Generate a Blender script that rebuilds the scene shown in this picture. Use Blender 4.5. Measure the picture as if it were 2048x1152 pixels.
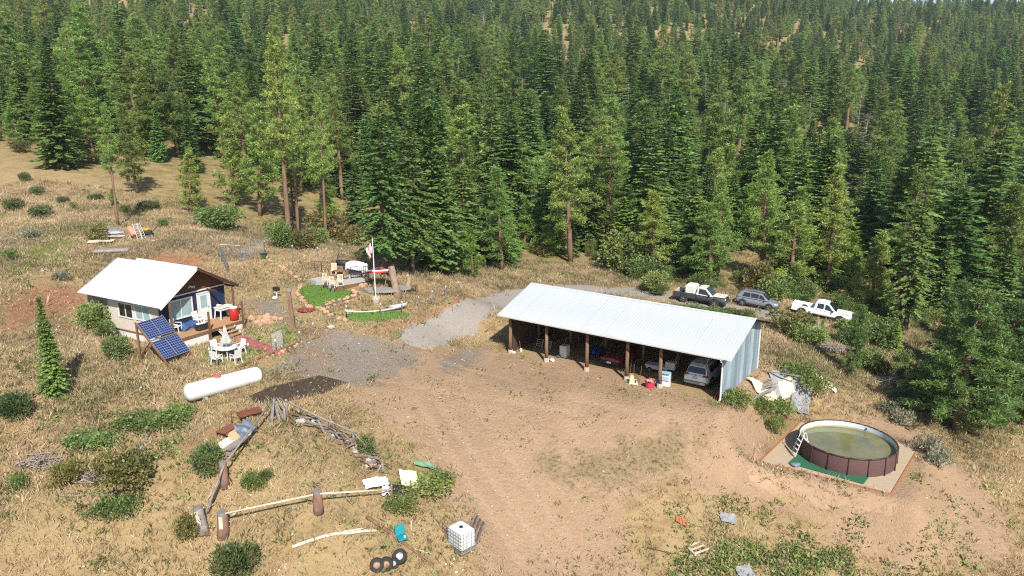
import bpy, math, random
import numpy as np
from mathutils import Vector, Matrix
rng = np.random.default_rng(7); random.seed(7)
for o in list(bpy.data.objects): bpy.data.objects.remove(o)
SC = bpy.context.scene; COL = SC.collection
# ------------------------------------------------------------------ camera, sky, sun, exposure
F = 1435.0; P = math.atan(346/1435.0); CH = 18.4          # focal length in photo pixels, pitch, height over the barn floor
cd = bpy.data.cameras.new('camera'); cam = bpy.data.objects.new('camera', cd); COL.objects.link(cam)
cam.location = (0, 0, CH); cam.rotation_euler = (math.pi/2 - P, 0, 0)
cd.sensor_width = 36; cd.lens = 36*F/2048; cd.clip_start = .5; cd.clip_end = 6000
SC.camera = cam
SUN_AZ, SUN_EL = math.radians(165.2), math.radians(43)      # towards the sun, clockwise from +Y
w = bpy.data.worlds.new('World'); SC.world = w; w.use_nodes = True
nt = w.node_tree; bg = nt.nodes['Background']
sk = nt.nodes.new('ShaderNodeTexSky'); sk.sky_type = 'NISHITA'; sk.sun_disc = False
sk.sun_elevation = SUN_EL; sk.sun_rotation = SUN_AZ; sk.altitude = 600; sk.air_density = 1.0; sk.dust_density = 1.2
nt.links.new(sk.outputs[0], bg.inputs[0]); bg.inputs[1].default_value = 0.095
sl = bpy.data.lights.new('sun', 'SUN'); sl.energy = 4.9; sl.angle = math.radians(.53); sl.color = (1, .96, .89)
so = bpy.data.objects.new('sun', sl); COL.objects.link(so)
sdir = Vector((math.sin(SUN_AZ)*math.cos(SUN_EL), math.cos(SUN_AZ)*math.cos(SUN_EL), math.sin(SUN_EL)))
so.rotation_euler = sdir.to_track_quat('Z', 'Y').to_euler(); so.location = (20, -40, 80)
SC.view_settings.view_transform = 'Standard'; SC.view_settings.look = 'None'; SC.view_settings.gamma = 1
SC.view_settings.exposure = 0.86
SC.cycles.use_denoising = False; SC.cycles.filter_width = 1.15; SC.cycles.max_bounces = 6; SC.cycles.transparent_max_bounces = 8; SC.cycles.volume_bounces = 0
# ------------------------------------------------------------------ pixel <-> place
cP, sP = math.cos(P), math.sin(P)
def ray(px, py):
    y = (py-576)/F
    return np.array([(px-1024)/F, cP - y*sP, -(sP + y*cP)])
def onz(px, py, z):
    r = ray(px, py); t = (z-CH)/r[2]; return np.array([r[0]*t, r[1]*t, z])
def atd(px, py, d):
    r = ray(px, py)*d; return np.array([r[0], r[1], CH+r[2]])
def proj(x, y, z):
    zc = y*cP - (z-CH)*sP; yc = -(y*sP + (z-CH)*cP)
    return 1024 + F*x/zc, 576 + F*yc/zc, zc
# ------------------------------------------------------------------ terrain height
CTRL = []
def cz(px, py, z): CTRL.append(onz(px, py, z))
def cdp(px, py, d): CTRL.append(atd(px, py, d))
for a in [(1021,706,0),(1436,805,0),(1514,739,0),(1200,640,0),(1250,860,-.55),(483,655,3.35),(368,696,3.2),(226,668,3.15),(187,645,3.6),
          (445,795,2.4),(283,722,3.0),(345,745,2.85),(455,715,3.1),(640,690,2.65),(760,720,1.75),(800,800,.9),(1000,780,.2),(540,832,2.0),
          (635,1022,-.15),(430,1072,-1.0),(443,968,.6),(760,905,.1),(923,1095,-2.7),(780,1130,-2.3),(1150,850,-.5),
          (0,1152,-1.2),(400,1152,-1.9),(1024,1152,-4.0),(1500,1152,-5.3),(2048,1152,-6.4),(1024,950,-1.7),(1300,980,-2.6),(1690,925,-2.7),
          (1530,925,-2.6),(2048,900,-4.2),(1900,870,-3.6),(1760,720,-1.7),(2048,680,-4.6),(1580,720,-.7),(1600,800,-1.6),
          (1515,622,-.5),(1395,606,0),(1640,645,-.8),(1140,525,-.3),(1300,560,0),(1000,545,1.0),(940,600,2.2),(860,655,1.35),(985,610,.75),
          (830,620,2.9),(700,638,3.2),(752,607,3.7),(680,572,4.3),(800,590,3.9),(520,518,5.6),(640,500,5.4),(575,486,4.6),(760,560,4.3),
          (880,570,2.6),(235,452,7.0),(300,505,6.5),(480,560,4.5),(560,600,3.8),(100,338,11.3),(0,292,13.6),(50,450,7.3),(0,600,6.0),(110,520,6.3),
          (0,800,3.0),(110,782,2.8),(200,860,1.7),(100,1000,.6),(320,760,2.6),(1900,640,-3.4),(1800,650,-2.4)]: cz(*a)
for a in [(1024,500,100),(1024,420,130),(1024,330,165),(930,243,205),(1024,150,310),(1024,80,470),(1024,0,640),
          (300,340,105),(300,250,150),(300,150,230),(300,50,370),(300,-30,540),(0,200,165),(0,100,255),(0,0,390),
          (700,400,115),(700,250,190),(650,120,300),(650,20,480),
          (2048,490,128),(2000,350,185),(1900,200,310),(1900,100,480),(1960,30,720),(1500,500,95),(1500,400,135),(1500,280,195),(1500,180,300),(1500,80,470),(1500,0,660)]: cdp(*a)
CTRL += [np.array(a, float) for a in [(-60,20,3),(-90,60,9),(-160,110,22),(-300,250,75),(70,40,-7),(110,80,-9),(190,140,-9),(330,260,12),(0,10,-8),(-30,15,-2),(30,15,-9),
          (0,-80,-16),(-80,-60,-4),(90,-60,-22),(-700,700,210),(0,900,165),(700,800,110),(0,1200,150),(-800,1200,200),(800,1200,90),(900,400,60),(-900,300,160)]]
CP = np.array(CTRL)
def _wp(x, y):                                              # squeeze far distances so that the spline stays tame
    r = np.sqrt(x*x + (y-45)**2) + 1e-6; k = np.where(r > 60, 60*(1+np.log(np.maximum(r, 1)/60)), r)/r
    return x*k/60, (y-45)*k/60
def _phi(r2): return .5*r2*np.log(r2 + 1e-12)
_cx, _cy = _wp(CP[:,0], CP[:,1]); _n = len(CP)
_K = _phi((_cx[:,None]-_cx)**2 + (_cy[:,None]-_cy)**2) + np.eye(_n)*.0015
_Pm = np.c_[np.ones(_n), _cx, _cy]
_A = np.block([[_K, _Pm], [_Pm.T, np.zeros((3,3))]])
_W = np.linalg.solve(_A, np.r_[CP[:,2], 0, 0, 0])
def smooth(a, b, x):
    t = np.clip((x-a)/(b-a), 0, 1); return t*t*(3-2*t)
BA = math.radians(-35.5); BO = np.array([-.12, 54.21])      # barn: origin at its left front post, x along the front
bu = np.array([math.cos(BA), math.sin(BA)]); bv = np.array([-bu[1], bu[0]])
POOLC = onz(1691, 911, -2.7); PADC = None
def vnoise(x, y, s, seed=0):                                # smooth value noise
    x = x/s; y = y/s; xi = np.floor(x).astype(int); yi = np.floor(y).astype(int); fx = x-xi; fy = y-yi
    fx = fx*fx*(3-2*fx); fy = fy*fy*(3-2*fy)
    def h(i, j):
        n = (i*374761393 + j*668265263 + seed*1442695041) & 0x7fffffff
        n = ((n ^ (n >> 13))*1274126177) & 0x7fffffff
        return ((n ^ (n >> 16)) & 0xffff)/65535.0
    return (h(xi,yi)*(1-fx)+h(xi+1,yi)*fx)*(1-fy) + (h(xi,yi+1)*(1-fx)+h(xi+1,yi+1)*fx)*fy
def fbm(x, y, s, seed=0): return (vnoise(x,y,s,seed) + .5*vnoise(x,y,s/2.1,seed+5) + .25*vnoise(x,y,s/4.3,seed+9))/1.75
PAD = [onz(1521,924,-2.7)[:2], onz(1781,988,-2.7)[:2], onz(1837,894,-2.7)[:2]]   # pool pad: three of its corners
def rect_dist(x, y, o, a, b, la, lb):                       # distance outside an oriented rectangle
    s = (x-o[0])*a[0] + (y-o[1])*a[1]; t = (x-o[0])*b[0] + (y-o[1])*b[1]
    ds = np.maximum(np.maximum(-s, s-la), 0); dt = np.maximum(np.maximum(-t, t-lb), 0)
    return np.hypot(ds, dt)
_pa = PAD[1]-PAD[0]; PLA = float(np.hypot(*_pa)); _pa = _pa/PLA; _pb = np.array([-_pa[1], _pa[0]])
PLB = float(abs((PAD[2]-PAD[1]) @ _pb)); PSH = float((PAD[2]-PAD[1]) @ _pa); PAD_AX, PAD_AY = _pa, _pb
def H(x, y):
    x = np.asarray(x, float); y = np.asarray(y, float); sh = np.broadcast(x, y).shape
    x = np.broadcast_to(x, sh).ravel(); y = np.broadcast_to(y, sh).ravel()
    wx, wy = _wp(x, y); z = _W[_n] + _W[_n+1]*wx + _W[_n+2]*wy
    for i in range(_n): z = z + _W[i]*_phi((wx-_cx[i])**2 + (wy-_cy[i])**2)
    far = smooth(60, 200, np.hypot(x, y-45))
    z = z + (fbm(x, y, 5.5, 3)-.5)*.22*(1-far) + (fbm(x, y, 45, 4)-.5)*7*far + (fbm(x, y, 1.9, 8)-.5)*.10*(1-far)
    d = rect_dist(x, y, BO - bu*1.2 - bv*1.2, bu, bv, 19.4, 10.2); k = 1-smooth(0, 5.0, d); z = z*(1-k) + 0*k
    d = rect_dist(x, y, PAD[0]-(.15+max(-PSH,0))*_pa-.15*_pb, _pa, _pb, PLA+.3+abs(PSH), PLB+.3); k = 1-smooth(0, 2.6, d); z = z*(1-k) - 2.7*k
    return z.reshape(sh)
def h1(x, y): return float(H(np.array([x]), np.array([y]))[0])
_ts = np.geomspace(18, 900, 900)
def G(px, py, lift=0.0):                                    # the ground point a photo pixel looks at
    r = ray(px, py); X = r[0]*_ts; Y = r[1]*_ts; Z = CH + r[2]*_ts - lift
    d = Z - H(X, Y); i = int(np.argmax(d < 0)) if (d < 0).any() else len(_ts)-1
    a, b = _ts[max(i-1,0)], _ts[i]; da, db = d[max(i-1,0)], d[i]
    t = a + (b-a)*(da/(da-db) if da != db else 0)
    x, y = r[0]*t, r[1]*t
    return Vector((x, y, h1(x, y)+lift))
def yaw(a, b): return math.atan2(b[1]-a[1], b[0]-a[0])
# ------------------------------------------------------------------ mesh builder
class MB:
    def __init__(s): s.v = []; s.f = []; s.m = []; s.cm = 0
    def add(s, vs, fs):
        o = len(s.v); s.v += [tuple(map(float, v)) for v in vs]; s.f += [tuple(i+o for i in f) for f in fs]; s.m += [s.cm]*len(fs); return s
    def box(s, c, size, rz=0, rx=0, ry=0, bev=0):
        M = Matrix.Rotation(rz,3,'Z') @ Matrix.Rotation(ry,3,'Y') @ Matrix.Rotation(rx,3,'X'); hx, hy, hz = [q/2 for q in size]; c = Vector(c)
        if bev <= 0:
            vs = [c + M @ Vector((x,y,z)) for z in (-hz,hz) for y in (-hy,hy) for x in (-hx,hx)]
            return s.add(vs, [(0,2,3,1),(4,5,7,6),(0,1,5,4),(2,6,7,3),(0,4,6,2),(1,3,7,5)])
        b = min(bev, hx*.9, hy*.9, hz*.9); vs = []
        for z, k in ((-hz,1),(-hz+b,0),(hz-b,0),(hz,1)):
            x1, y1 = hx-b*k, hy-b*k
            for (x,y) in ((x1-b,y1),(-x1+b,y1),(-x1,y1-b),(-x1,-y1+b),(-x1+b,-y1),(x1-b,-y1),(x1,-y1+b),(x1,y1-b)): vs.append(c + M @ Vector((x,y,z)))
        fs = [tuple(range(7,-1,-1)), tuple(range(24,32))]
        for r in range(3): fs += [(r*8+i, r*8+(i+1)%8, r*8+8+(i+1)%8, r*8+8+i) for i in range(8)]
        return s.add(vs, fs)
    def beam(s, a, b, wd, th=None):
        a, b = Vector(a), Vector(b); d = b-a; L = d.length; th = th or wd
        M = d.to_track_quat('X', 'Z').to_matrix(); c = (a+b)/2
        vs = [c + M @ Vector((x*L/2, y*wd/2, z*th/2)) for z in (-1,1) for y in (-1,1) for x in (-1,1)]
        return s.add(vs, [(0,2,3,1),(4,5,7,6),(0,1,5,4),(2,6,7,3),(0,4,6,2),(1,3,7,5)])
    def tube(s, pts, rs, n=8, cap=True):
        pts = [Vector(p) for p in pts]; k = len(pts); rs = rs if hasattr(rs, '__len__') else [rs]*k; vs = []
        up = Vector((0,0,1)); d0 = (pts[1]-pts[0]).normalized(); X = d0.cross(up)
        if X.length < 1e-3: X = Vector((1,0,0))
        X.normalize()
        for i, p in enumerate(pts):
            d = (pts[min(i+1,k-1)] - pts[max(i-1,0)]).normalized(); X = (X - d*X.dot(d)).normalized(); Y = d.cross(X)
            vs += [p + (X*math.cos(2*math.pi*j/n) + Y*math.sin(2*math.pi*j/n))*rs[i] for j in range(n)]
        fs = [(i*n+j, i*n+(j+1)%n, (i+1)*n+(j+1)%n, (i+1)*n+j) for i in range(k-1) for j in range(n)]
        if cap: fs += [tuple(range(n-1,-1,-1)), tuple(range((k-1)*n, k*n))]
        return s.add(vs, fs)
    def lathe(s, prof, n=20, c=(0,0,0), M=None, jit=0):
        c = Vector(c); vs = []; k = len(prof)
        for (r, z) in prof:
            for j in range(n):
                q = r*(1+jit*(vnoise(np.array([j*.9]), np.array([z*3.1]), 1, 5)[0]-.5) if jit else r) if False else r*(1+(jit*(random.random()-.5) if jit else 0))
                v = Vector((q*math.cos(2*math.pi*j/n), q*math.sin(2*math.pi*j/n), z)); vs.append(c + (M @ v if M else v))
        fs = [(i*n+j, i*n+(j+1)%n, (i+1)*n+(j+1)%n, (i+1)*n+j) for i in range(k-1) for j in range(n)]
        fs += [tuple(range(n-1,-1,-1)), tuple(range((k-1)*n, k*n))]
        return s.add(vs, fs)
    def prism(s, poly, z0, z1):
        n = len(poly); vs = [(p[0],p[1],z0) for p in poly] + [(p[0],p[1],z1) for p in poly]
        return s.add(vs, [tuple(range(n-1,-1,-1)), tuple(range(n,2*n))] + [(i,(i+1)%n,n+(i+1)%n,n+i) for i in range(n)])
    def extr(s, poly, d):                                   # polygon of 3-D points pushed along d
        n = len(poly); d = Vector(d); a = [Vector(p) for p in poly]; vs = a + [p+d for p in a]
        return s.add(vs, [tuple(range(n-1,-1,-1)), tuple(range(n,2*n))] + [(i,(i+1)%n,n+(i+1)%n,n+i) for i in range(n)])
    def grid(s, fn, nu, nv):
        vs = [fn(i/nu, j/nv) for j in range(nv+1) for i in range(nu+1)]
        return s.add(vs, [(j*(nu+1)+i, j*(nu+1)+i+1, (j+1)*(nu+1)+i+1, (j+1)*(nu+1)+i) for j in range(nv) for i in range(nu)])
    def stone(s, c, r, sq=.7, seed=None):
        R = random.Random(seed if seed is not None else random.random()); c = Vector(c); vs = []; n = 7
        rows = [(-.95,.45),(-.35,.95),(.35,.9),(.9,.45)]
        for z, k in rows:
            for j in range(n):
                a = 2*math.pi*j/n + R.uniform(-.2,.2); q = r*k*R.uniform(.78,1.15); vs.append(c + Vector((q*math.cos(a), q*math.sin(a), r*sq*z*R.uniform(.85,1.1))))
        fs = [(i*n+j, i*n+(j+1)%n, (i+1)*n+(j+1)%n, (i+1)*n+j) for i in range(3) for j in range(n)] + [tuple(range(n-1,-1,-1)), tuple(range(3*n,4*n))]
        return s.add(vs, fs)
    def mesh(s, name, mats, shade=False):
        me = bpy.data.meshes.new(name); me.from_pydata(s.v, [], s.f)
        for m in (mats if isinstance(mats, (list,tuple)) else [mats]): me.materials.append(m)
        if any(s.m): me.polygons.foreach_set('material_index', s.m)
        if shade: me.polygons.foreach_set('use_smooth', [True]*len(me.polygons))
        me.update(); return me
    def build(s, name, mats, parent=None, shade=False, loc=None):
        o = bpy.data.objects.new(name, s.mesh(name, mats, shade)); COL.objects.link(o)
        if parent: o.parent = parent
        if loc is not None: o.location = loc
        return o
def tag(o, label, cat=None, group=None, kind=None):
    if label: o['label'] = label
    if cat: o['category'] = cat
    if group: o['group'] = group
    if kind: o['kind'] = kind
    return o
def thing(name, label, cat, loc=(0,0,0), rz=0, group=None):
    o = bpy.data.objects.new(name, None); COL.objects.link(o); o.location = loc; o.rotation_euler = (0,0,rz); o.empty_display_size = .2
    return tag(o, label, cat, group)
def obj_of(name, me, parent=None, loc=(0,0,0), rz=0, sc=None, rot=None):
    o = bpy.data.objects.new(name, me); COL.objects.link(o); o.location = loc; o.rotation_euler = rot or (0,0,rz)
    if sc is not None: o.scale = sc if hasattr(sc,'__len__') else (sc,sc,sc)
    if parent: o.parent = parent
    return o
def copy_tree(o, parent=None):
    c = o.copy(); COL.objects.link(c); c.parent = parent
    for ch in o.children: copy_tree(ch, c)
    return c
def np_mesh(name, V, Fq, mats, attrs=None, shade=False, mi=None):   # V (n,3), Fq (m,3 or 4)
    me = bpy.data.meshes.new(name); V = np.ascontiguousarray(V, np.float32); Fq = np.ascontiguousarray(Fq, np.int32); k = Fq.shape[1]
    me.vertices.add(len(V)); me.vertices.foreach_set('co', V.ravel()); me.loops.add(Fq.size); me.loops.foreach_set('vertex_index', Fq.ravel())
    me.polygons.add(len(Fq)); me.polygons.foreach_set('loop_start', np.arange(0, Fq.size, k, dtype=np.int32)); me.polygons.foreach_set('loop_total', np.full(len(Fq), k, np.int32))
    for m in (mats if isinstance(mats, (list,tuple)) else [mats]): me.materials.append(m)
    if mi is not None: me.polygons.foreach_set('material_index', np.ascontiguousarray(mi, np.int32))
    for nm, a in (attrs or {}).items():
        at = me.color_attributes.new(nm, 'FLOAT_COLOR', 'POINT'); at.data.foreach_set('color', np.ascontiguousarray(a, np.float32).ravel())
    me.update(calc_edges=True); me.validate()
    if shade: me.polygons.foreach_set('use_smooth', np.ones(len(me.polygons), bool))
    return me
# ------------------------------------------------------------------ materials
MATS = {}
def srgb(r, g, b):
    f = lambda c: (c/255/12.92) if c/255 <= .04045 else ((c/255+.055)/1.055)**2.4
    return (f(r), f(g), f(b))
def pm(name, c1, c2=None, scale=4, rough=.75, metal=0, bump=0, detail=4, spec=.3, trans=0, contrast=1.0, coat=0, stretch=None, rand=0):
    if name in MATS: return MATS[name]
    m = bpy.data.materials.new(name); m.use_nodes = True; N = m.node_tree.nodes; L = m.node_tree.links; b = N['Principled BSDF']
    b.inputs['Roughness'].default_value = rough; b.inputs['Metallic'].default_value = metal; b.inputs['Specular IOR Level'].default_value = spec
    if coat: b.inputs['Coat Weight'].default_value = coat; b.inputs['Coat Roughness'].default_value = .08
    if trans: b.inputs['Transmission Weight'].default_value = trans
    c2 = c2 or tuple(c*.78 for c in c1); c1 = tuple(c*.86 for c in c1); c2 = tuple(c*.86 for c in c2)
    tc = N.new('ShaderNodeTexCoord'); nz = N.new('ShaderNodeTexNoise'); nz.inputs['Scale'].default_value = scale; nz.inputs['Detail'].default_value = detail
    src = tc.outputs['Object']
    if stretch:
        mp = N.new('ShaderNodeMapping'); mp.inputs['Scale'].default_value = stretch; L.new(src, mp.inputs[0]); src = mp.outputs[0]
    L.new(src, nz.inputs['Vector'])
    rp = N.new('ShaderNodeValToRGB'); e = .28/contrast; rp.color_ramp.elements[0].position = .5-e; rp.color_ramp.elements[1].position = .5+e
    rp.color_ramp.elements[0].color = (*c1,1); rp.color_ramp.elements[1].color = (*c2,1); L.new(nz.outputs[0], rp.inputs[0]); out = rp.outputs[0]
    if rand:
        oi = N.new('ShaderNodeObjectInfo'); hs = N.new('ShaderNodeHueSaturation'); mr = N.new('ShaderNodeMapRange')
        mr.inputs['To Min'].default_value = 1-rand; mr.inputs['To Max'].default_value = 1+rand; L.new(oi.outputs['Random'], mr.inputs[0]); L.new(mr.outputs[0], hs.inputs['Value'])
        L.new(out, hs.inputs['Color']); out = hs.outputs[0]
    L.new(out, b.inputs['Base Color'])
    if bump:
        bp = N.new('ShaderNodeBump'); bp.inputs['Strength'].default_value = bump; bp.inputs['Distance'].default_value = .03; L.new(nz.outputs[0], bp.inputs['Height']); L.new(bp.outputs[0], b.inputs['Normal'])
    MATS[name] = m; return m
def leafmat(name, c1, c2, c3=None, tr=.35, scale=.9, hv=.03, vv=.28):
    if name in MATS: return MATS[name]
    m = bpy.data.materials.new(name); m.use_nodes = True; N = m.node_tree.nodes; L = m.node_tree.links; b = N['Principled BSDF']; out = N['Material Output']
    b.inputs['Roughness'].default_value = .5; b.inputs['Specular IOR Level'].default_value = .45
    tc = N.new('ShaderNodeTexCoord'); nz = N.new('ShaderNodeTexNoise'); nz.inputs['Scale'].default_value = scale; nz.inputs['Detail'].default_value = 3; L.new(tc.outputs['Object'], nz.inputs[0])
    rp = N.new('ShaderNodeValToRGB'); E = rp.color_ramp.elements; E[0].position = .34; E[0].color = (*c1,1); E[1].position = .66; E[1].color = (*c2,1)
    if c3: q = E.new(.78); q.color = (*c3,1)
    L.new(nz.outputs[0], rp.inputs[0])
    at = N.new('ShaderNodeAttribute'); at.attribute_name = 'tint'
    mx = N.new('ShaderNodeMix'); mx.data_type = 'RGBA'; mx.blend_type = 'MULTIPLY'; mx.inputs[0].default_value = 1; L.new(rp.outputs[0], mx.inputs[6]); L.new(at.outputs['Color'], mx.inputs[7])
    oi = N.new('ShaderNodeObjectInfo'); hs = N.new('ShaderNodeHueSaturation')
    m1 = N.new('ShaderNodeMapRange'); m1.inputs['To Min'].default_value = .5-hv; m1.inputs['To Max'].default_value = .5+hv*.6; L.new(oi.outputs['Random'], m1.inputs[0]); L.new(m1.outputs[0], hs.inputs['Hue'])
    wn = N.new('ShaderNodeTexWhiteNoise'); wn.noise_dimensions = '1D'; L.new(oi.outputs['Random'], wn.inputs['W'])
    m2 = N.new('ShaderNodeMapRange'); m2.inputs['To Min'].default_value = 1-vv; m2.inputs['To Max'].default_value = 1+vv; L.new(wn.outputs[0], m2.inputs[0]); L.new(m2.outputs[0], hs.inputs['Value'])
    L.new(mx.outputs[2], hs.inputs['Color']); L.new(hs.outputs[0], b.inputs['Base Color'])
    t = N.new('ShaderNodeBsdfTranslucent'); L.new(hs.outputs[0], t.inputs[0]); ms = N.new('ShaderNodeMixShader'); ms.inputs[0].default_value = tr
    L.new(b.outputs[0], ms.inputs[1]); L.new(t.outputs[0], ms.inputs[2]); L.new(ms.outputs[0], out.inputs[0])
    MATS[name] = m; return m
# ------------------------------------------------------------------ masks on the ground (world space)
def wpoly(pts): return np.array([G(*p)[:2] for p in pts])
def sdist(x, y, poly):                                      # signed distance to a polygon, positive inside
    x = np.asarray(x, float); y = np.asarray(y, float); d = np.full(x.shape, 1e9); ins = np.zeros(x.shape, bool); n = len(poly)
    for i in range(n):
        ax, ay = poly[i]; bx, by = poly[(i+1) % n]; ex, ey = bx-ax, by-ay
        t = np.clip(((x-ax)*ex + (y-ay)*ey)/(ex*ex+ey*ey+1e-9), 0, 1); d = np.minimum(d, np.hypot(x-ax-t*ex, y-ay-t*ey))
        c = ((ay > y) != (by > y)) & (x < (bx-ax)*(y-ay)/(by-ay+1e-12) + ax); ins ^= c
    return np.where(ins, d, -d)
def pmask(x, y, poly, soft): return smooth(-soft, soft, sdist(x, y, poly))
Z_DIRT = [wpoly([(735,740),(800,705),(860,690),(985,690),(1022,712),(1180,715),(1440,812),(1520,830),(1560,860),(1510,930),(1560,1000),(1780,1010),(1800,1050),(1480,1000),(1330,965),(1230,1020),(1290,1152),(960,1152),(910,1010),(840,900),(740,830),(690,790)]),
          wpoly([(1440,806),(1514,739),(1560,760),(1490,790)]), wpoly([(1640,850),(1800,830),(2000,1000),(2040,1120),(1800,1152),(1640,1060),(1830,960),(1830,890)])]
ROAD_LINE = [(822,688),(876,662),(928,636),(982,606),(1040,588),(1110,580),(1170,577),(1260,583),(1340,594),(1420,609),(1500,623),(1580,639),(1660,656)]; ROAD_W = [2.2,3.0,3.0,3.0,3.4,3.6,3.6,3.6,3.6,3.6,3.6,3.6,3.4]
Z_GRAV = [wpoly([(770,700),(800,675),(850,652),(905,625),(960,600),(1010,590),(1020,606),(955,645),(905,672),(850,705)]), wpoly([(540,745),(585,690),(655,655),(740,668),(815,690),(850,712),(770,775),(650,772)]), wpoly([(870,725),(920,690),(985,690),(950,725),(890,745)]), wpoly([(480,600),(560,600),(600,640),(600,700),(540,650),(500,625)])]
Z_CLAY = [wpoly([(0,610),(60,570),(170,575),(190,610),(100,640),(0,680)]), wpoly([(300,505),(420,515),(400,545),(310,530)]), wpoly([(690,668),(830,640),(930,592),(1010,580),(970,612),(860,652),(750,676)])]
Z_SOIL = [wpoly([(500,792),(545,772),(640,750),(695,765),(650,788),(560,806),(505,806)])]
Z_GREEN = [wpoly([(395,700),(430,682),(505,690),(545,705),(470,735),(410,728)]), wpoly([(488,662),(545,640),(600,665),(562,688)]), wpoly([(470,572),(530,580),(580,600),(520,605)]), wpoly([(1530,650),(1700,660),(1880,700),(2048,640),(2048,860),(1880,860),(1760,790),(1640,750),(1560,730)]),
           wpoly([(1240,540),(1500,590),(1330,575)]), wpoly([(0,430),(180,440),(160,520),(0,560)])]
Z_WEED = [wpoly([(1030,900),(1330,830),(1450,850),(1400,980),(1180,1010),(1050,960)]), wpoly([(840,700),(985,690),(960,740),(880,770)])]
EDGE_X = [0,100,200,330,420,560,700,790,900,1000,1060,1200,1280,1350,1480,1560,1650,1750,1800,1900,2048]
EDGE_Y = [300,335,345,405,425,472,495,520,545,548,520,522,545,565,585,594,606,640,650,640,640]
Z_FORE = wpoly(list(zip(EDGE_X, [y+6 for y in EDGE_Y])))
def forest_mask(x, y):
    q = np.vstack([Z_FORE, [[260,170],[900,1300],[-900,1300],[-260,170]]]); return smooth(-5, 6, sdist(x, y, q))
def mx(x, y, polys, soft):
    m = np.zeros(np.shape(x))
    for p in polys: m = np.maximum(m, pmask(x, y, p, soft))
    return m
# ------------------------------------------------------------------ ground sheet
ys = np.concatenate([np.linspace(-150, 20, 30), np.arange(22, 75, .27), 75*np.exp(np.linspace(0.004, math.log(1300/75), 190))])
us = np.linspace(-1, 1, 430); us = np.sign(us)*(np.abs(us)*.8 + .2*np.abs(us)**3)
YY, UU = np.meshgrid(ys, us, indexing='ij'); HW = np.where(YY < 22, 90, 0) + np.where(YY >= 22, 30 + 1.0*YY, 0); HW = np.where(YY < 22, 52 + (22-YY)*.6, HW); XX = UU*HW
ZZ = H(XX, YY)
nr, nc = XX.shape; idx = np.arange(nr*nc).reshape(nr, nc)
Fq = np.stack([idx[:-1,:-1], idx[:-1,1:], idx[1:,1:], idx[1:,:-1]], -1).reshape(-1, 4)
gx, gy = XX.ravel(), YY.ravel(); near = (gy > 18) & (gy < 130) & (np.abs(gx) < 110)
def nm(polys, soft):
    m = np.zeros(gx.shape); m[near] = mx(gx[near], gy[near], polys, soft); return m
fm = forest_mask(gx, gy)
A1 = np.stack([nm(Z_DIRT, 2.2), nm(Z_GRAV, 2.0), nm(Z_GREEN, 4.0), np.ones(gx.shape)], 1)
A2 = np.stack([nm(Z_CLAY, 2.5), nm(Z_SOIL, .6), fm, np.ones(gx.shape)], 1)
def line_mask(x, y, pts, wd):
    c = np.array([G(*p)[:2] for p in pts]); d = np.full(x.shape, 1e9)
    for (ax, ay), (bx, by) in zip(c[:-1], c[1:]):
        ex, ey = bx-ax, by-ay; t = np.clip(((x-ax)*ex+(y-ay)*ey)/(ex*ex+ey*ey), 0, 1); d = np.minimum(d, np.hypot(x-ax-t*ex, y-ay-t*ey))
    return 1-smooth(wd*.4, wd, d + (fbm(x, y, 1.6, 51)-.5)*.35)
RUT = np.zeros(gx.shape)
for pts in ([(800,740),(850,830),(910,930),(985,1040),(1075,1170)],[(835,735),(890,825),(955,925),(1040,1040),(1140,1170)],[(900,740),(960,830),(1030,930),(1120,1060),(1200,1170)],[(760,760),(860,780),(1000,800),(1160,830)],[(880,720),(980,750),(1150,800),(1330,840)],[(860,930),(930,1040),(1000,1170)]):
    RUT[near] = np.maximum(RUT[near], line_mask(gx[near], gy[near], pts, .42))
A3 = np.stack([nm(Z_WEED, 3.0), RUT, np.zeros(gx.shape), np.ones(gx.shape)], 1)
def gsr(r,g,b):
    c = srgb(r,g,b); return tuple(q*.50 for q in c)
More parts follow.
